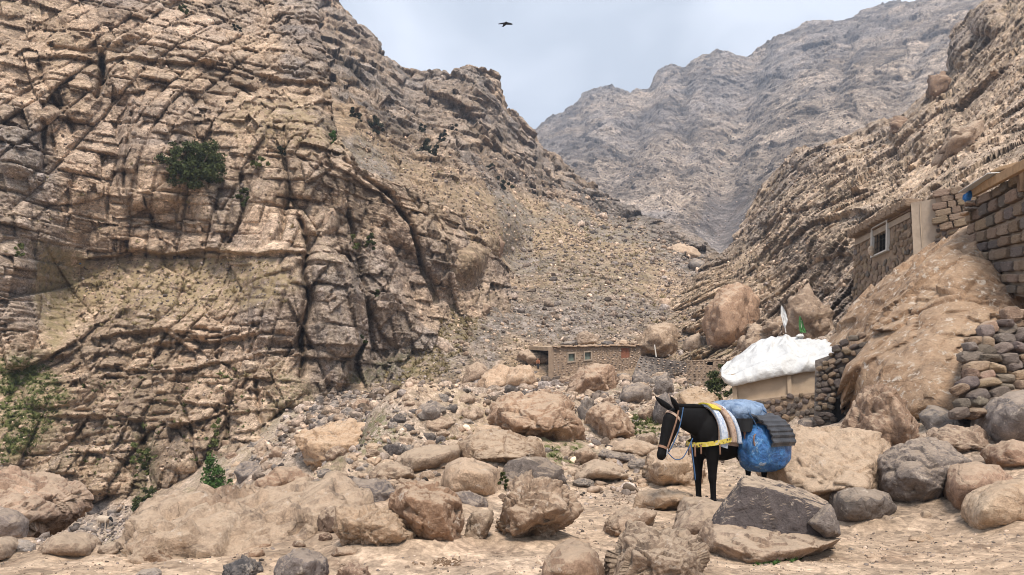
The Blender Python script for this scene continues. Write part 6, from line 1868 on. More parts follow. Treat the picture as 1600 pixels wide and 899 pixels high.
for s_ in (-1, 1):
    for x_, y_ in ((.495, .12), (-.645, .14)):
        simple('hoof', [tube([((x_, y_ * s_, .06), .045, .048), ((x_ + .01, y_ * s_, 0.0), .055, .06)], 12)], M['hoof'], mule)
    sp_ = 0.03 * s_ + 0.02 * s_
    simple('ear', [tube([((1.03, sp_, 1.40), .022, .026), ((1.08, sp_ * 1.6, 1.45), .034, .042), ((1.16, sp_ * 2.2, 1.50), .032, .044), ((1.23, sp_ * 2.6, 1.555), .018, .026), ((1.27, sp_ * 2.8, 1.59), .004, .006)], 10)], M['mule'], mule)
simple('tail', [tube([((-.82, 0, 1.22), .03, .03), ((-.90, 0, 1.12), .04, .04), ((-.93, 0, .85), .05, .05), ((-.92, 0, .55), .06, .06), ((-.90, 0, .38), .02, .02)], 10)], M['mule'], mule)
simple('mane', [tube([((.40, 0, 1.44), .014, .03), ((.62, 0, 1.455), .016, .035), ((.82, 0, 1.455), .016, .035), ((1.0, 0, 1.465), .014, .03)], 8)], M['mule'], mule)
for s_ in (-1, 1):
    simple('eye', [tube([((1.125, .083 * s_, 1.225), .002, .002), ((1.13, .088 * s_, 1.22), .014, .014), ((1.135, .083 * s_, 1.215), .002, .002)], 8)], M['bucket'], mule)
# bridle
def ringband(name, c, t, ra, rb, w_, mat, parent, n=22, thick=0.006):
    """a strap round a limb or head: centre, axis, half sizes"""
    t = Vector(t).normalized()
    side = Vector((0, 1, 0))
    up = t.cross(side).normalized()
    V_, F_ = [], []
    for j in range(n):
        a = 2 * PI * j / n
        r0 = side * (math.cos(a) * ra) + up * (math.sin(a) * rb)
        nn_ = r0.normalized()
        for q in (-w_ / 2, w_ / 2):
            V_.append(tuple(Vector(c) + r0 + t * q))
            V_.append(tuple(Vector(c) + r0 + nn_ * thick + t * q))
    for j in range(n):
        a, b = 4 * j, 4 * ((j + 1) % n)
        F_ += [(a + 1, b + 1, b + 3, a + 3), (a, a + 2, b + 2, b), (a, b, b + 1, a + 1), (a + 2, a + 3, b + 3, b + 2)]
    return mesh_obj(name, V_, F_, mat, parent)
br = empty('tmp', (0, 0, 0), 'x', 'x')
COL.objects.unlink(br); bpy.data.objects.remove(br)
ringband('noseband', (1.285, 0, .89), (.45, 0, -.89), .064, .080, .035, M['leather'], mule)
ringband('browband', (1.075, 0, 1.30), (.5, 0, -.6), .094, .132, .035, M['saddle_cloth'], mule)
for s_ in (-1, 1):
    rope('cheek_strap', [(1.05, .08 * s_, 1.40), (1.13, .098 * s_, 1.24), (1.20, .085 * s_, 1.08), (1.285, .068 * s_, .89)], .013, M['leather'], mule)
    rope('bit_chain', [(1.285, .07 * s_, .89), (1.30, .075 * s_, .84), (1.31, .07 * s_, .80)], .009, M['steel'], mule)
rope('halter_rope', [(.96, .09, 1.44), (1.02, .105, 1.30), (1.09, .11, 1.14), (1.18, .10, .98), (1.27, .08, .85)], .008, M['blue_rope'], mule)
rope('lead_rope', [(1.28, .07, .84), (1.18, .10, .75), (1.05, .12, .76), (.95, .14, .88), (.86, .15, 1.02)], .007, M['blue_rope'], mule)
rope('lead_rope', [(.90, .15, .98), (.885, .16, .78), (.87, .17, .58), (.86, .17, .46)], .009, M['blue_rope'], mule)

def around(x, ang, off):
    """point on the outside of the trunk: ang 0 = top, positive towards the near side"""
    st = [(-.84, 1.10, .05, .07), (-.80, 1.12, .14, .17), (-.70, 1.11, .22, .26), (-.52, 1.08, .26, .30), (-.25, 1.03, .28, .31), (.05, 1.0, .29, .33), (.28, 1.04, .25, .36), (.45, 1.08, .20, .34), (.56, 1.05, .15, .25), (.66, 1.04, .08, .12)]
    X = [q[0] for q in st]
    z, w_, h_ = (float(np.interp(x, X, [q[k] for q in st])) for k in (1, 2, 3))
    return (x, math.sin(ang) * (w_ + off), z + math.cos(ang) * (h_ + off))
def patch(name, x0, x1, a0, a1, off, thick, mat, nx=10, na=22, slope=0.0, wav=0.0):
    V_, F_ = [], []
    for s_ in (0, 1):
        for i in range(nx + 1):
            for j in range(na + 1):
                a = a0 + (a1 - a0) * j / na
                x = x0 + (x1 - x0) * i / nx + slope * (abs(a))
                o_ = off + (thick if s_ else 0) + wav * math.sin(i * 1.7 + j * 0.9)
                V_.append(around(x, a, o_))
    m_ = (nx + 1) * (na + 1)
    for i in range(nx):
        for j in range(na):
            a = i * (na + 1) + j
            F_ += [(a, a + 1, a + na + 2, a + na + 1), (m_ + a, m_ + a + na + 1, m_ + a + na + 2, m_ + a + 1)]
    for i in range(nx):
        for j in (0, na):
            a = i * (na + 1) + j
            F_.append((a, a + na + 1, m_ + a + na + 1, m_ + a))
    for j in range(na):
        for i in (0, nx):
            a = i * (na + 1) + j
            F_.append((a, a + 1, m_ + a + 1, m_ + a))
    return mesh_obj(name, V_, F_, mat, mule, smooth=False)
patch('saddle_blanket', -.55, .40, -1.9, 1.9, .012, .02, M['saddle_cloth'], wav=.004)
patch('blanket_border', .33, .43, -2.0, 2.0, .035, .03, M['pale_cloth'], slope=-0.02)
patch('yellow_cover', .12, .44, -.55, .62, .07, .02, M['yellow'])
def arc(name, x, off, r, mat, a=1.75, dx=0.0):
    pts = []
    for k in range(15):
        t = -a + 2 * a * k / 14
        q = around(x + dx * abs(t), t, off)
        pts.append(q)
    rope(name, pts, r, mat, mule, 10)
arc('collar_roll', .26, .075, .045, M['saddle_cloth'], dx=-0.03)
arc('collar_roll', .17, .085, .035, M['pale_cloth'], dx=-0.03)
arc('pack_frame', .07, .115, .022, M['leather'], dx=-0.02)
arc('pack_frame', -.62, .10, .02, M['leather'], dx=0.02)
# breast band
bp = [(.12, .34, 1.02), (.30, .31, .98), (.48, .25, .95), (.60, .17, .93), (.67, .06, .92), (.68, -.06, .92), (.60, -.18, .93), (.40, -.27, .96), (.15, -.33, 1.0)]
V_, F_ = [], []
sm = []
for i in range(len(bp) - 1):
    for t in (0, .33, .66):
        sm.append(np.array(bp[i]) * (1 - t) + np.array(bp[i + 1]) * t)
sm.append(np.array(bp[-1]))
for q in sm:
    n_ = q * np.array([0.6, 1, 0]); n_ /= np.linalg.norm(n_)
    for dz in (-.032, .032):
        for o_ in (0, .012):
            V_.append(q + n_ * o_ + np.array([0, 0, dz]))
for i in range(len(sm) - 1):
    a, b = 4 * i, 4 * i + 4
    F_ += [(a + 1, b + 1, b + 3, a + 3), (a, a + 2, b + 2, b), (a, b, b + 1, a + 1), (a + 2, a + 3, b + 3, b + 2)]
mesh_obj('breast_band', V_, F_, M['band'], mule)
for k, (x_, y_, L_) in enumerate(((.44, .27, .13), (.66, .12, .12), (.68, .03, .16), (.69, -.04, .12), (.64, -.12, .15))):
    rope('tassel', [(x_, y_, .92), (x_ + .005, y_ + .005, .92 - L_ * .5), (x_, y_, .92 - L_)], .013, M['leather'], mule)

# the load: top-level things carried by the mule
Rm = Matrix.Translation(Vector(mo.tolist())) @ Matrix.Rotation(yaw, 4, 'Z')
def load(name, label, cat, c, mesh_fn, mat, extra=None):
    r = bpy.data.objects.new(name, mesh_fn)
    COL.objects.link(r)
    r.matrix_world = Rm @ Matrix.Translation(Vector(c))
    r.data.materials.append(mat)
    return tag(r, label, cat)
def blob(name, rx, ry, rz, seed, amp=0.06, sub=5, pw=2.6, folds=0.02):
    d, f = ico(sub)
    g = (np.abs(d / np.array([rx, ry, rz])) ** pw).sum(1) ** (1 / pw)
    v = d / g[:, None]
    s_ = (rx * ry * rz) ** (1 / 3)
    v = v * (1 + (fbm(v / s_ * 1.3 + seed, 3, 3) * amp + fbm(v / s_ * 5 + seed, 4, 5, ridged=True) * folds)[:, None])
    me = bpy.data.meshes.new(name)
    me.from_pydata(v.tolist(), [], f.tolist())
    me.polygons.foreach_set('use_smooth', np.ones(len(f), bool))
    return me
load('sack', 'full blue and white woven sack hanging low on the near side of the mule', 'sack', (-.36, .42, .87), blob('sack', .42, .26, .33, 3, 0.1, folds=0.06, pw=3.0), M['sack'])
load('sack', 'blue sack on the far side of the mule under the load', 'sack', (-.36, -.42, 1.0), blob('sack', .32, .2, .24, 9, folds=0.05), M['sack'])
load('tarpaulin_bundle', 'pale blue and white plastic bundle on top of the mule load', 'bundle', (-.22, .04, 1.37), blob('tarpaulin_bundle', .36, .40, .17, 5, 0.14, folds=0.10), M['tarp'])
# ribbed rubber mat hanging over the near side
V_, F_ = [], []
nu_, nv_ = 40, 12
for s_ in (0, 1):
    for i in range(nu_ + 1):
        t = i / nu_
        ang = -0.35 + 2.15 * t
        rr = 0.35 + 0.011 * math.sin(t * 55 + 1.5 * math.sin(t * 9)) + s_ * 0.02
        y0, z0 = 0.36, 0.98
        for j in range(nv_ + 1):
            x = -.08 - .54 * j / nv_ + 0.03 * math.sin(t * 5)
            yy = y0 + math.sin(ang) * rr * (1 + 0.03 * math.sin(j)) * 1.06
            zz = z0 + math.cos(ang) * rr * 1.0
            V_.append((x, yy, zz))
m_ = (nu_ + 1) * (nv_ + 1)
for i in range(nu_):
    for j in range(nv_):
        a = i * (nv_ + 1) + j
        F_ += [(a, a + 1, a + nv_ + 2, a + nv_ + 1), (m_ + a, m_ + a + nv_ + 1, m_ + a + nv_ + 2, m_ + a + 1)]
for i in range(nu_):
    for j in (0, nv_):
        a = i * (nv_ + 1) + j
        F_.append((a, a + nv_ + 1, m_ + a + nv_ + 1, m_ + a))
for j in range(nv_):
    for i in (0, nu_):
        a = i * (nv_ + 1) + j
        F_.append((a, a + 1, m_ + a + 1, m_ + a))
me = bpy.data.meshes.new('rubber_mat'); me.from_pydata(V_, [], F_)
load('rubber_mat', 'grey black ribbed rubber sheet folded over the blue sack on the mule', 'rubber sheet', (0, 0, 0), me, M['rubber_mat'])
# bucket
bk = []
V_, F_ = [], []
n_ = 20
prof = [(0.085, 0), (0.105, .17), (0.112, .17), (0.112, .185), (0.098, .185), (0.08, .02)]
for r_, z_ in prof:
    for j in range(n_):
        V_.append((r_ * math.cos(2 * PI * j / n_), r_ * math.sin(2 * PI * j / n_), z_))
for i in range(len(prof) - 1):
    for j in range(n_):
        a, b = i * n_ + j, i * n_ + (j + 1) % n_
        F_.append((a, b, b + n_, a + n_))
F_ += [tuple(range(n_))[::-1], tuple((len(prof) - 1) * n_ + j for j in range(n_))]
me = bpy.data.meshes.new('bucket'); me.from_pydata(V_, [], F_)
load('bucket', 'small black rubber bucket tied to the front of the mule load', 'bucket', (.04, .42, 1.10), me, M['bucket'])
mr = Rm.copy()
def mule_rope(name, pts, r, mat, label, cat='rope'):
    o = rope(name, pts, r, mat, None)
    o.matrix_world = Rm
    return tag(o, label, cat)
mule_rope('rope', [(-.05, .36, 1.42), (-.02, .50, 1.28), (-.06, .58, 1.08), (-.12, .62, .92), (-.2, .66, .8)], .006, M['blue_rope'], 'twisted pale blue rope tying the bucket to the mule load')
mule_rope('rope', [(-.60, .2, 1.42), (-.68, .45, 1.25), (-.70, .58, 1.0), (-.68, .52, .78)], .012, M['leather'], 'tan strap round the rear end of the mule load', 'strap')
rr_ = rope('iron_ring', [(.02 + .045 * math.cos(a), .56, .98 + .085 * math.sin(a)) for a in np.linspace(0, 2 * PI, 13)], .010, M['leather'], None)
rr_.matrix_world = Rm
tag(rr_, 'tan oval ring hanging at the front of the blue sack', 'ring')
mule_rope('rope', [(-.3, .1, 1.52), (-.32, .3, 1.50), (-.35, .5, 1.36)], .012, M['blue_rope'], 'short blue cord lying over the top of the mule load')

# ---------------------------------------------------------------- kite in the sky
d_b = 45.0
bo = P(788, 39, d_b)
bird = empty('bird', bo.tolist(), 'dark bird of prey gliding with spread wings high in the sky', 'bird')
s_ = d_b / FPX
def w2(x, y, z=0.0):
    return ((x - 788) * s_ + z * 0.0, z, (39 - y) * s_ + z * 0.53)
M['feather'] = plain_mat('dark_feathers', (0.012, 0.01, 0.009), 0.8)
def blade(name, pts, th):
    n = len(pts)
    V_ = [w2(x, y, z - th) for x, y, z in pts] + [w2(x, y, z + th) for x, y, z in pts]
    F_ = [tuple(range(n)), tuple(range(2 * n - 1, n - 1, -1))] + [(i, i + n, (i + 1) % n + n, (i + 1) % n) for i in range(n)]
    return mesh_obj(name, V_, F_, M['feather'], bird)
def bt(pts):
    return tube(pts, 10)
simple('body', [bt([(w2(793, 34, -.12), .02, .02), (w2(791.5, 35, -.1), .07, .07), (w2(789, 37.5, 0), .09, .10), (w2(787, 40, .1), .06, .07), (w2(786, 41, .15), .03, .03)])], M['feather'], bird)
blade('wing', [(789, 34.5, 0), (786, 35, .05), (781, 36, .3), (776.5, 37.2, .55), (778, 38, .55), (782, 38, .35), (786, 38.2, .1), (789, 38.5, 0)], .015)
blade('wing', [(790, 34.6, 0), (793, 34.5, -.1), (797, 35.3, -.3), (801.5, 37.2, -.6), (802.4, 38.2, -.62), (800, 39.3, -.5), (795, 39.2, -.25), (791, 39, 0)], .015)
blade('tail', [(788, 39, .1), (786.5, 40, .12), (783.5, 41.6, .2), (785, 42.4, .2), (786.6, 43, .2), (787.6, 41, .15), (789.5, 39.3, .1)], .012)
# small black bird on the slope by the stone house
o_ = P(1343, 355, 31.5)
b2 = empty('bird', o_.tolist(), 'small black bird perched at the left end of the stone house coping', 'bird')
simple('body', [tube([((-.02, 0, -.02), .03, .03), ((0, 0, .06), .075, .08), ((.01, 0, .15), .07, .07), ((.02, 0, .22), .035, .035), ((.03, 0, .27), .035, .04), ((.04, 0, .30), .01, .01)], 10)], M['feather'], b2)
simple('tail', [tube([((-.03, 0, .02), .03, .015), ((-.08, 0, -.08), .02, .01)], 8)], M['feather'], b2)

# ---------------------------------------------------------------- goats in the stream bed
def goat(px, py, face, label, sc=1.0, head_dark=True):
    dd_ = hit(px, py)
    q = P(px, py, dd_)
    g = empty('sheep', q.tolist(), label, 'sheep', rz=face)
    k = sc
    T_ = lambda pts, n=12: tube([((c[0] * k, c[1] * k, c[2] * k), a * k, b * k) for c, a, b in pts], n)
    parts = [T_([((-.42, 0, .56), .06, .07), ((-.34, 0, .56), .17, .18), ((-.1, 0, .53), .19, .20), ((.15, 0, .54), .18, .19), ((.30, 0, .58), .12, .13), ((.36, 0, .60), .06, .07)])]
    for x_, y_ in ((.22, .1), (.22, -.1), (-.3, .1), (-.3, -.1)):
        parts.append(T_([((x_, y_, .5), .07, .07), ((x_, y_, .28), .035, .035), ((x_ + .01, y_, .02), .028, .028)], 8))
    parts.append(T_([((.28, 0, .60), .08, .10), ((.42, 0, .62), .06, .08)]))
    one_skin('body', parts, 0.025 * k, M['sheep'], g, 3)
    simple('head', [T_([((.38, 0, .64), .06, .07), ((.48, 0, .58), .065, .08), ((.58, 0, .46), .045, .05), ((.61, 0, .42), .025, .03)], 10)], M['feather'] if head_dark else M['sheep'], g)
    for s2 in (-1, 1):
        simple('ear', [T_([((.42, .05 * s2, .64), .02, .02), ((.42, .13 * s2, .60), .025, .015)], 8)], M['feather'] if head_dark else M['sheep'], g)
goat(161, 827, math.radians(-15), 'cream sheep with a dark head grazing among the stream bed stones', 1.0)
goat(121, 812, math.radians(160), 'pale sheep without dark markings behind the other one in the stream bed', 1.0, False)

# ---------------------------------------------------------------- person by the hut
M['skin'] = plain_mat('skin', (0.35, 0.20, 0.13), 0.7, 0.1)
M['jacket'] = plain_mat('orange_brown_jacket', (0.30, 0.12, 0.06), 0.9, 0.2)
M['trousers'] = plain_mat('dark_trousers', (0.03, 0.03, 0.035), 0.9)
M['hair'] = plain_mat('dark_hair', (0.015, 0.012, 0.01), 0.8)
dpn = 55.5
q = P(840.5, 578, dpn)
pr = empty('person', q.tolist(), 'person in an orange brown jacket standing among the rocks left of the hut', 'person')
k = 0.5
K = lambda pts, n=10: tube([((c[0] * k, c[1] * k, c[2] * k), a * k, b * k) for c, a, b in pts], n)
parts = [K([((0, 0, .92), .16, .12), ((0, 0, 1.1), .14, .10), ((0, 0, 1.35), .19, .12), ((0, 0, 1.46), .14, .09), ((0, 0, 1.54), .06, .06), ((0, -.01, 1.60), .075, .09), ((0, -.01, 1.70), .08, .10), ((0, 0, 1.76), .04, .05)])]
for s_ in (-1, 1):
    parts.append(K([((.09 * s_, 0, .95), .09, .10), ((.10 * s_, 0, .5), .06, .07), ((.10 * s_, 0, .1), .045, .045), ((.10 * s_, -.08, .03), .045, .04)]))
    parts.append(K([((.19 * s_, 0, 1.42), .06, .06), ((.24 * s_, 0, 1.15), .045, .045), ((.22 * s_, -.1, .92), .035, .035), ((.21 * s_, -.14, .82), .03, .03)]))
one_skin('body', parts, 0.012, M['skin'], pr, 2)
simple('jacket', [K([((0, 0, .88), .19, .15), ((0, 0, 1.1), .17, .13), ((0, 0, 1.35), .22, .145), ((0, 0, 1.47), .16, .11), ((0, 0, 1.5), .09, .08)])] + [K([((.19 * s_, 0, 1.43), .08, .08), ((.245 * s_, 0, 1.15), .062, .062), ((.225 * s_, -.09, .95), .05, .05)]) for s_ in (-1, 1)], M['jacket'], pr)
simple('trousers', [K([((.09 * s_, 0, .95), .12, .12), ((.10 * s_, 0, .5), .08, .085), ((.10 * s_, 0, .12), .065, .065)]) for s_ in (-1, 1)], M['trousers'], pr)
simple('hair', [K([((0, .02, 1.66), .085, .10), ((0, .01, 1.73), .086, .105), ((0, 0, 1.79), .045, .055)])], M['hair'], pr)

# ================================================================== PLANTS
def leaf_mat(name, c1, c2, c3):
    m, nt, b = new_mat(name)
    v = coords(nt, True)
    n1 = noise(nt, v, 5.0, 4, 0.7)
    n2 = noise(nt, v, 40.0, 2, 0.6)
    col = ramp(nt, mth(nt, 'ADD', mth(nt, 'MULTIPLY', n1, 0.6), mth(nt, 'MULTIPLY', n2, 0.4)), [(0.38, c1), (0.5, c2), (0.62, c3)])
    nt.links.new(col, b.inputs['Base Color'])
    b.inputs['Roughness'].default_value = 0.75
    b.inputs['Specular IOR Level'].default_value = 0.2
    return m
M['juniper'] = leaf_mat('juniper_leaf', (0.028, 0.036, 0.012), (0.055, 0.068, 0.022), (0.10, 0.115, 0.04))
M['darkbush'] = leaf_mat('dark_shrub_leaf', (0.018, 0.022, 0.012), (0.032, 0.037, 0.02), (0.055, 0.06, 0.03))
M['creeper'] = leaf_mat('creeper_leaf', (0.03, 0.06, 0.015), (0.055, 0.11, 0.025), (0.10, 0.18, 0.045))
M['tuft'] = leaf_mat('dry_tuft_leaf', (0.17, 0.13, 0.07), (0.30, 0.235, 0.12), (0.44, 0.34, 0.19))
M['tuft_green'] = leaf_mat('green_tuft_leaf', (0.06, 0.075, 0.025), (0.11, 0.13, 0.04), (0.20, 0.20, 0.075))
M['bark'] = plain_mat('grey_bark', (0.12, 0.09, 0.07), 0.9, 0.3, 12)

def leaves(centres, radii, per, size, rng, flat=0.0):
    """many small leaf quads in clumps"""
    V_ = []
    for c, r in zip(centres, radii):
        d = rng.normal(size=(per, 3))
        d /= np.linalg.norm(d, axis=1, keepdims=True)
        p = np.array(c) + d * r * rng.uniform(0.35, 1.08, (per, 1)) * np.array([1, 1, 0.8])
        a = rng.normal(size=(per, 3)); a /= np.linalg.norm(a, axis=1, keepdims=True)
        b = np.cross(a, rng.normal(size=(per, 3))); b /= np.linalg.norm(b, axis=1, keepdims=True)
        s1 = size * rng.uniform(0.6, 1.4, (per, 1)); s2 = s1 * 0.45
        V_.append(np.stack([p - a * s1, p + b * s2, p + a * s1, p - b * s2], 1).reshape(-1, 3))
    V_ = np.concatenate(V_)
    return V_, np.arange(len(V_)).reshape(-1, 4)

def bush(outline, label, mat, dd_=None, depth=0.5, n_cl=26, per=70, leaf=None, seed=1, name='bush', cat='bush', group=None, up=0.0):
    rng = np.random.RandomState(seed)
    ox = np.array(outline, float)
    cx_, cy_ = ox[:, 0].mean(), ox[:, 1].max()
    d_ = dd_ or hit(cx_, ox[:, 1].mean())
    W = np.ptp(ox[:, 0]) / FPX * d_
    H = np.ptp(ox[:, 1]) / FPX * d_
    d_ = d_ - min(W, H) * 0.5
    ox = ox.mean(0) + (ox - ox.mean(0)) * 1.15
    outline = [tuple(q) for q in ox]
    base = P(cx_, cy_, d_)
    r = empty(name, base.tolist(), label, cat, group)
    cs, rr2 = [], []
    t = 0
    while len(cs) < n_cl and t < 4000:
        t += 1
        x, y = rng.uniform(ox[:, 0].min(), ox[:, 0].max()), rng.uniform(ox[:, 1].min(), ox[:, 1].max())
        if pmask(np.array([x]), np.array([y]), list(map(tuple, outline)), 1)[0] < 0.5:
            continue
        rd = rng.uniform(0.08, 0.17) * min(W, H) * 1.1
        cs.append(P(x, y, d_ + rng.uniform(-1, 1) * depth * min(W, H)) - base)
        rr2.append(rd)
    lf = leaf or max(0.02, 2.3 / FPX * d_)
    V_, F_ = leaves(cs, rr2, per, lf, rng)
    mesh_obj('foliage', V_, F_, M[mat], r)
    st = []
    for c in cs[:5]:
        c = np.array(c)
        st.append(tube([((c[0] * .3, c[1] * .3, c[2] * .35), .015 * W, .015 * W), (tuple(c * 0.6 + np.array([0.02, 0, 0])), .011 * W, .011 * W), (tuple(c), .006 * W, .006 * W)], 6))
    simple('stems', st, M['bark'], r)
    return r

bush([(254, 262), (258, 240), (272, 229), (300, 228), (312, 224), (330, 228), (338, 245), (343, 265), (335, 280), (318, 288), (300, 286), (285, 278), (265, 284)], 'large dark green juniper bush growing on the left cliff face', 'juniper', None, 0.6, 110, 110, seed=2)
bush([(362, 312), (372, 300), (392, 296), (400, 306), (384, 318), (368, 322)], 'small green shrub just below right of the large juniper', 'juniper', seed=3, n_cl=16)
bush([(390, 262), (395, 248), (412, 246), (418, 256), (402, 264)], 'olive green shrub right of the large juniper', 'tuft_green', seed=4, n_cl=12)
bush([(430, 238), (436, 230), (448, 232), (450, 240), (438, 243)], 'small dark shrub above the smooth cliff slab', 'darkbush', seed=5, n_cl=10)
bush([(514, 216), (516, 203), (526, 206), (533, 222), (528, 230), (520, 226)], 'bright green shrub on the cliff shoulder', 'creeper', seed=6, n_cl=12)
bush([(572, 205), (574, 190), (584, 183), (594, 192), (598, 206), (590, 212), (578, 212)], 'dark round shrub highest on the dry grass slope', 'darkbush', seed=7, n_cl=18)
bush([(652, 240), (656, 230), (672, 219), (682, 226), (682, 240), (672, 248), (660, 244)], 'wide dark shrub in the middle of the dry grass slope', 'darkbush', seed=8, n_cl=18)
bush([(683, 224), (684, 214), (692, 210), (695, 218), (690, 226)], 'small dark shrub just above the wide one on the slope', 'darkbush', seed=9, n_cl=9)
bush([(650, 206), (651, 197), (660, 194), (665, 200), (662, 208)], 'dark shrub below the rocky crest left of the tower crag', 'darkbush', seed=10, n_cl=9)
bush([(704, 206), (706, 196), (713, 195), (716, 203), (712, 209)], 'small dark shrub beneath the tower crag', 'darkbush', seed=11, n_cl=9)
bush([(688, 213), (692, 205), (702, 206), (703, 213), (695, 215)], 'tiny dark shrub left of the one beneath the tower crag', 'darkbush', seed=12, n_cl=8)
bush([(762, 286), (766, 277), (778, 274), (792, 284), (798, 292), (785, 294), (770, 291)], 'flat dark shrub on the grassy rib right of centre', 'darkbush', seed=13, n_cl=16)
bush([(757, 263), (760, 256), (770, 258), (774, 264), (764, 268)], 'small olive shrub just above the flat dark shrub', 'darkbush', seed=14, n_cl=8)
bush([(549, 182), (552, 170), (562, 170), (566, 182), (560, 192), (553, 190)], 'dark shrub in the gully at the top of the left cliff', 'darkbush', seed=15, n_cl=12)
bush([(572, 390), (573, 372), (580, 366), (587, 374), (586, 388), (579, 392)], 'upright dark juniper on the cliff right of the deep crack', 'juniper', seed=16, n_cl=12)
bush([(541, 385), (543, 366), (552, 368), (560, 380), (556, 390)], 'light green shrub beside the upright juniper', 'tuft_green', seed=17, n_cl=12)
bush([(566, 468), (574, 460), (590, 456), (600, 462), (594, 470), (575, 474)], 'green shrub low on the cliff rib', 'juniper', seed=18, n_cl=12)
bush([(559, 536), (560, 524), (570, 524), (572, 534), (566, 540)], 'small dark shrub near the cliff foot', 'juniper', seed=19, n_cl=9)
bush([(278, 18), (280, 8), (290, 10), (296, 22), (286, 26)], 'dark shrub near the top of the left cliff', 'juniper', seed=20, n_cl=9)
bush([(363, 50), (366, 40), (376, 43), (378, 52)], 'small dark shrub at the top right of the left cliff', 'darkbush', seed=21, n_cl=8)
bush([(22, 396), (24, 382), (34, 382), (38, 394), (30, 402)], 'small green shrub at the far left of the cliff', 'tuft_green', seed=22, n_cl=9)
bush([(326, 775), (326, 740), (332, 718), (342, 722), (350, 745), (368, 755), (382, 765), (380, 778), (350, 784)], 'bright green creeper hanging into the dark pool at the cliff foot', 'creeper', None, 0.4, 50, 90, seed=23, name='creeper')
bush([(206, 755), (206, 700), (216, 690), (230, 702), (232, 740), (226, 760)], 'olive creeper running down a cleft in the lower cliff', 'tuft_green', None, 0.4, 30, 60, seed=24, name='creeper')
bush([(212, 795), (214, 775), (230, 764), (248, 772), (246, 786), (226, 800)], 'dark green shrub where the creeper cleft meets the stream', 'juniper', None, 0.4, 24, 60, seed=25)
bush([(1108, 612), (1110, 590), (1122, 572), (1138, 574), (1148, 596), (1144, 614), (1124, 618)], 'dark green leafy bush between the shed and the white roofed house', 'juniper', 36, 0.4, 34, 80, seed=26)
bush([(325, 706), (320, 690), (336, 655), (344, 660), (340, 690), (332, 706)], 'dry olive plant hanging on the lower cliff corner', 'tuft_green', None, 0.4, 14, 50, seed=27)
bush([(780, 758), (780, 744), (787, 740), (793, 750), (790, 762)], 'small dark leafy plant at the left foot of the dark grey boulder', 'juniper', 10.6, 0.4, 12, 40, seed=28, name='plant', cat='plant')

# tufts of grass on ledges and in the valley: too many to count
def tufts(o, region, n, mat, label, px_=5.0, per=14, green=False, cat='grass', lift=0.1):
    rng = np.random.RandomState(n)
    p, sz = scatter_on(o, region, n, rng, px_, 0.45, lift)
    V_, F_ = [], []
    m = n * per
    pp = np.repeat(p, per, 0)
    ss = np.repeat(sz, per)[:, None]
    d = rng.normal(size=(m, 3)); d[:, 2] = np.abs(d[:, 2]) + 0.3
    d /= np.linalg.norm(d, axis=1, keepdims=True)
    b = np.cross(d, rng.normal(size=(m, 3))); b /= np.linalg.norm(b, axis=1, keepdims=True)
    root = pp + d * ss * 0.1
    tip = pp + d * ss * rng.uniform(0.8, 1.5, (m, 1))
    wv = b * ss * 0.22
    V_ = np.stack([root - wv, root + wv, tip + wv * 0.3, tip - wv * 0.3], 1).reshape(-1, 3)
    q = mesh_obj('grass_tufts', V_, np.arange(len(V_)).reshape(-1, 4), M[mat], kind='stuff')
    tag(q, label, cat)
tufts(cliff, [(90, 420), (420, 400), (450, 470), (300, 500), (80, 520)], 420, 'tuft', 'straw coloured grass cushions on the broad ledge of the left cliff')
tufts(cliff, [(0, 560), (70, 560), (110, 620), (60, 700), (0, 730)], 420, 'tuft_green', 'green grass clumps on the slope at the far left', 6)
tufts(cliff, [(0, 300), (480, 150), (480, 560), (400, 700), (0, 780)], 520, 'tuft', 'dry grass cushions dotted over the ledges of the left cliff', 4)
tufts(cliff, [(60, 600), (350, 560), (440, 640), (300, 760), (100, 780)], 200, 'tuft_green', 'green cushions in the cracks of the lower cliff', 5)
tufts(mount, [(560, 620), (660, 540), (720, 470), (760, 500), (700, 580), (620, 640)], 500, 'tuft', 'grass tufts along the foot of the cliff beside the scree', 5)
tufts(mount, [(560, 200), (740, 290), (860, 320), (1000, 350), (1040, 400), (900, 480), (780, 420), (620, 280)], 800, 'tuft', 'straw coloured grass cushions covering the sunny slope', 3.6, per=9)
tufts(mount, [(700, 560), (1130, 440), (1180, 560), (860, 600)], 500, 'tuft', 'dry tufts between the stones of the lower scree', 4, per=9)
tufts(G, [(845, 700), (900, 690), (920, 728), (865, 722)], 160, 'tuft_green', 'green grass in the shade below the overhanging boulder', 5)
tufts(G, [(985, 655), (1025, 640), (1030, 690), (990, 680)], 160, 'tuft_green', 'green grass patch left of the mule ears', 6)
tufts(G, [(430, 700), (620, 640), (760, 640), (760, 700), (520, 700)], 260, 'tuft', 'dry grass between the valley stones', 5)
tufts(G, [(1040, 560), (1130, 560), (1110, 620), (1060, 640)], 160, 'tuft_green', 'green plants around the small shed', 5)
tufts(G, [(1170, 868), (1240, 862), (1250, 876), (1180, 884)], 60, 'creeper', 'green moss and grass at the foot of the split boulder', 6)

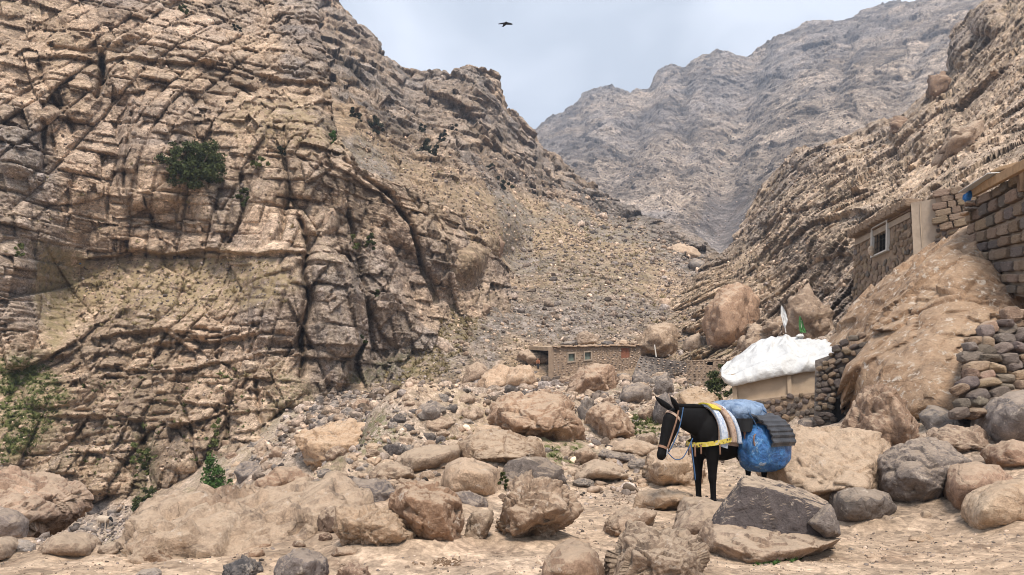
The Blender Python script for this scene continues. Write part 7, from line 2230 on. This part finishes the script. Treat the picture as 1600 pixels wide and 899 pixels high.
# litter
for px_, py_, mt_, lb_, w_ in ((848, 868, 'pale_cloth', 'pale blue scrap of litter on the sand beside the cracked boulder', 8), (1300, 674, 'blue_plastic', 'blue plastic scrap at the foot of the dark cleft', 6), (125, 412, 'blue_plastic', 'tiny blue scrap on the ledge of the left cliff', 4)):
    q_ = B(ell(px_, py_, w_, w_ * 0.45, 7, seed=int(px_)), lb_, 'rock_pale', T=0.03, rough=1.6, name='litter', cat='litter', sub=3)
    q_.data.materials.clear(); q_.data.materials.append(M[mt_])
rng = np.random.RandomState(8)
def dung(x0, y0, x1, y1, n, label):
    P_ = []
    for _ in range(n):
        x, y = rng.uniform(x0, x1), rng.uniform(y0, y1)
        P_.append(P(x, y, hit(x, y)))
    P_ = np.array(P_)
    o = stuff_stones('dung', P_, rng.uniform(0.012, 0.03, n), TPL1, M['wood_dark'], mk2(n), rng)
    tag(o, label, 'dung')
def mk2(n):
    return np.tile([0, 0, 0.5, 0], (n, 1))
dung(676, 874, 720, 885, 130, 'dark mule dung crumbled on the sand in the foreground')
dung(645, 880, 668, 884, 14, 'few dark dung crumbs left of the main dung patch')
dung(955, 770, 985, 790, 90, 'dark patch of dung by the cracked slab near the path')

# ================================================================== AIR
bm = bmesh.new()
bmesh.ops.create_cube(bm, size=1)
me = bpy.data.meshes.new('haze')
for v in bm.verts:
    v.co = Vector((v.co.x * 1500, 380 + v.co.y * 1300, 195 + v.co.z * 430))
bm.to_mesh(me); bm.free()
hz = bpy.data.objects.new('haze', me)
COL.objects.link(hz)
m = bpy.data.materials.new('haze')
m.use_nodes = True
nt = m.node_tree
nt.nodes.clear()
o_ = nt.nodes.new('ShaderNodeOutputMaterial')
pv = nt.nodes.new('ShaderNodeVolumePrincipled')
pv.inputs['Color'].default_value = (0.72, 0.82, 1.0, 1)
pv.inputs['Density'].default_value = 0.00055
pv.inputs['Anisotropy'].default_value = 0.2
nt.links.new(pv.outputs[0], o_.inputs['Volume'])
me.materials.append(m)
hz['kind'] = 'stuff'
hz['label'] = 'thin blue haze filling the valley air'
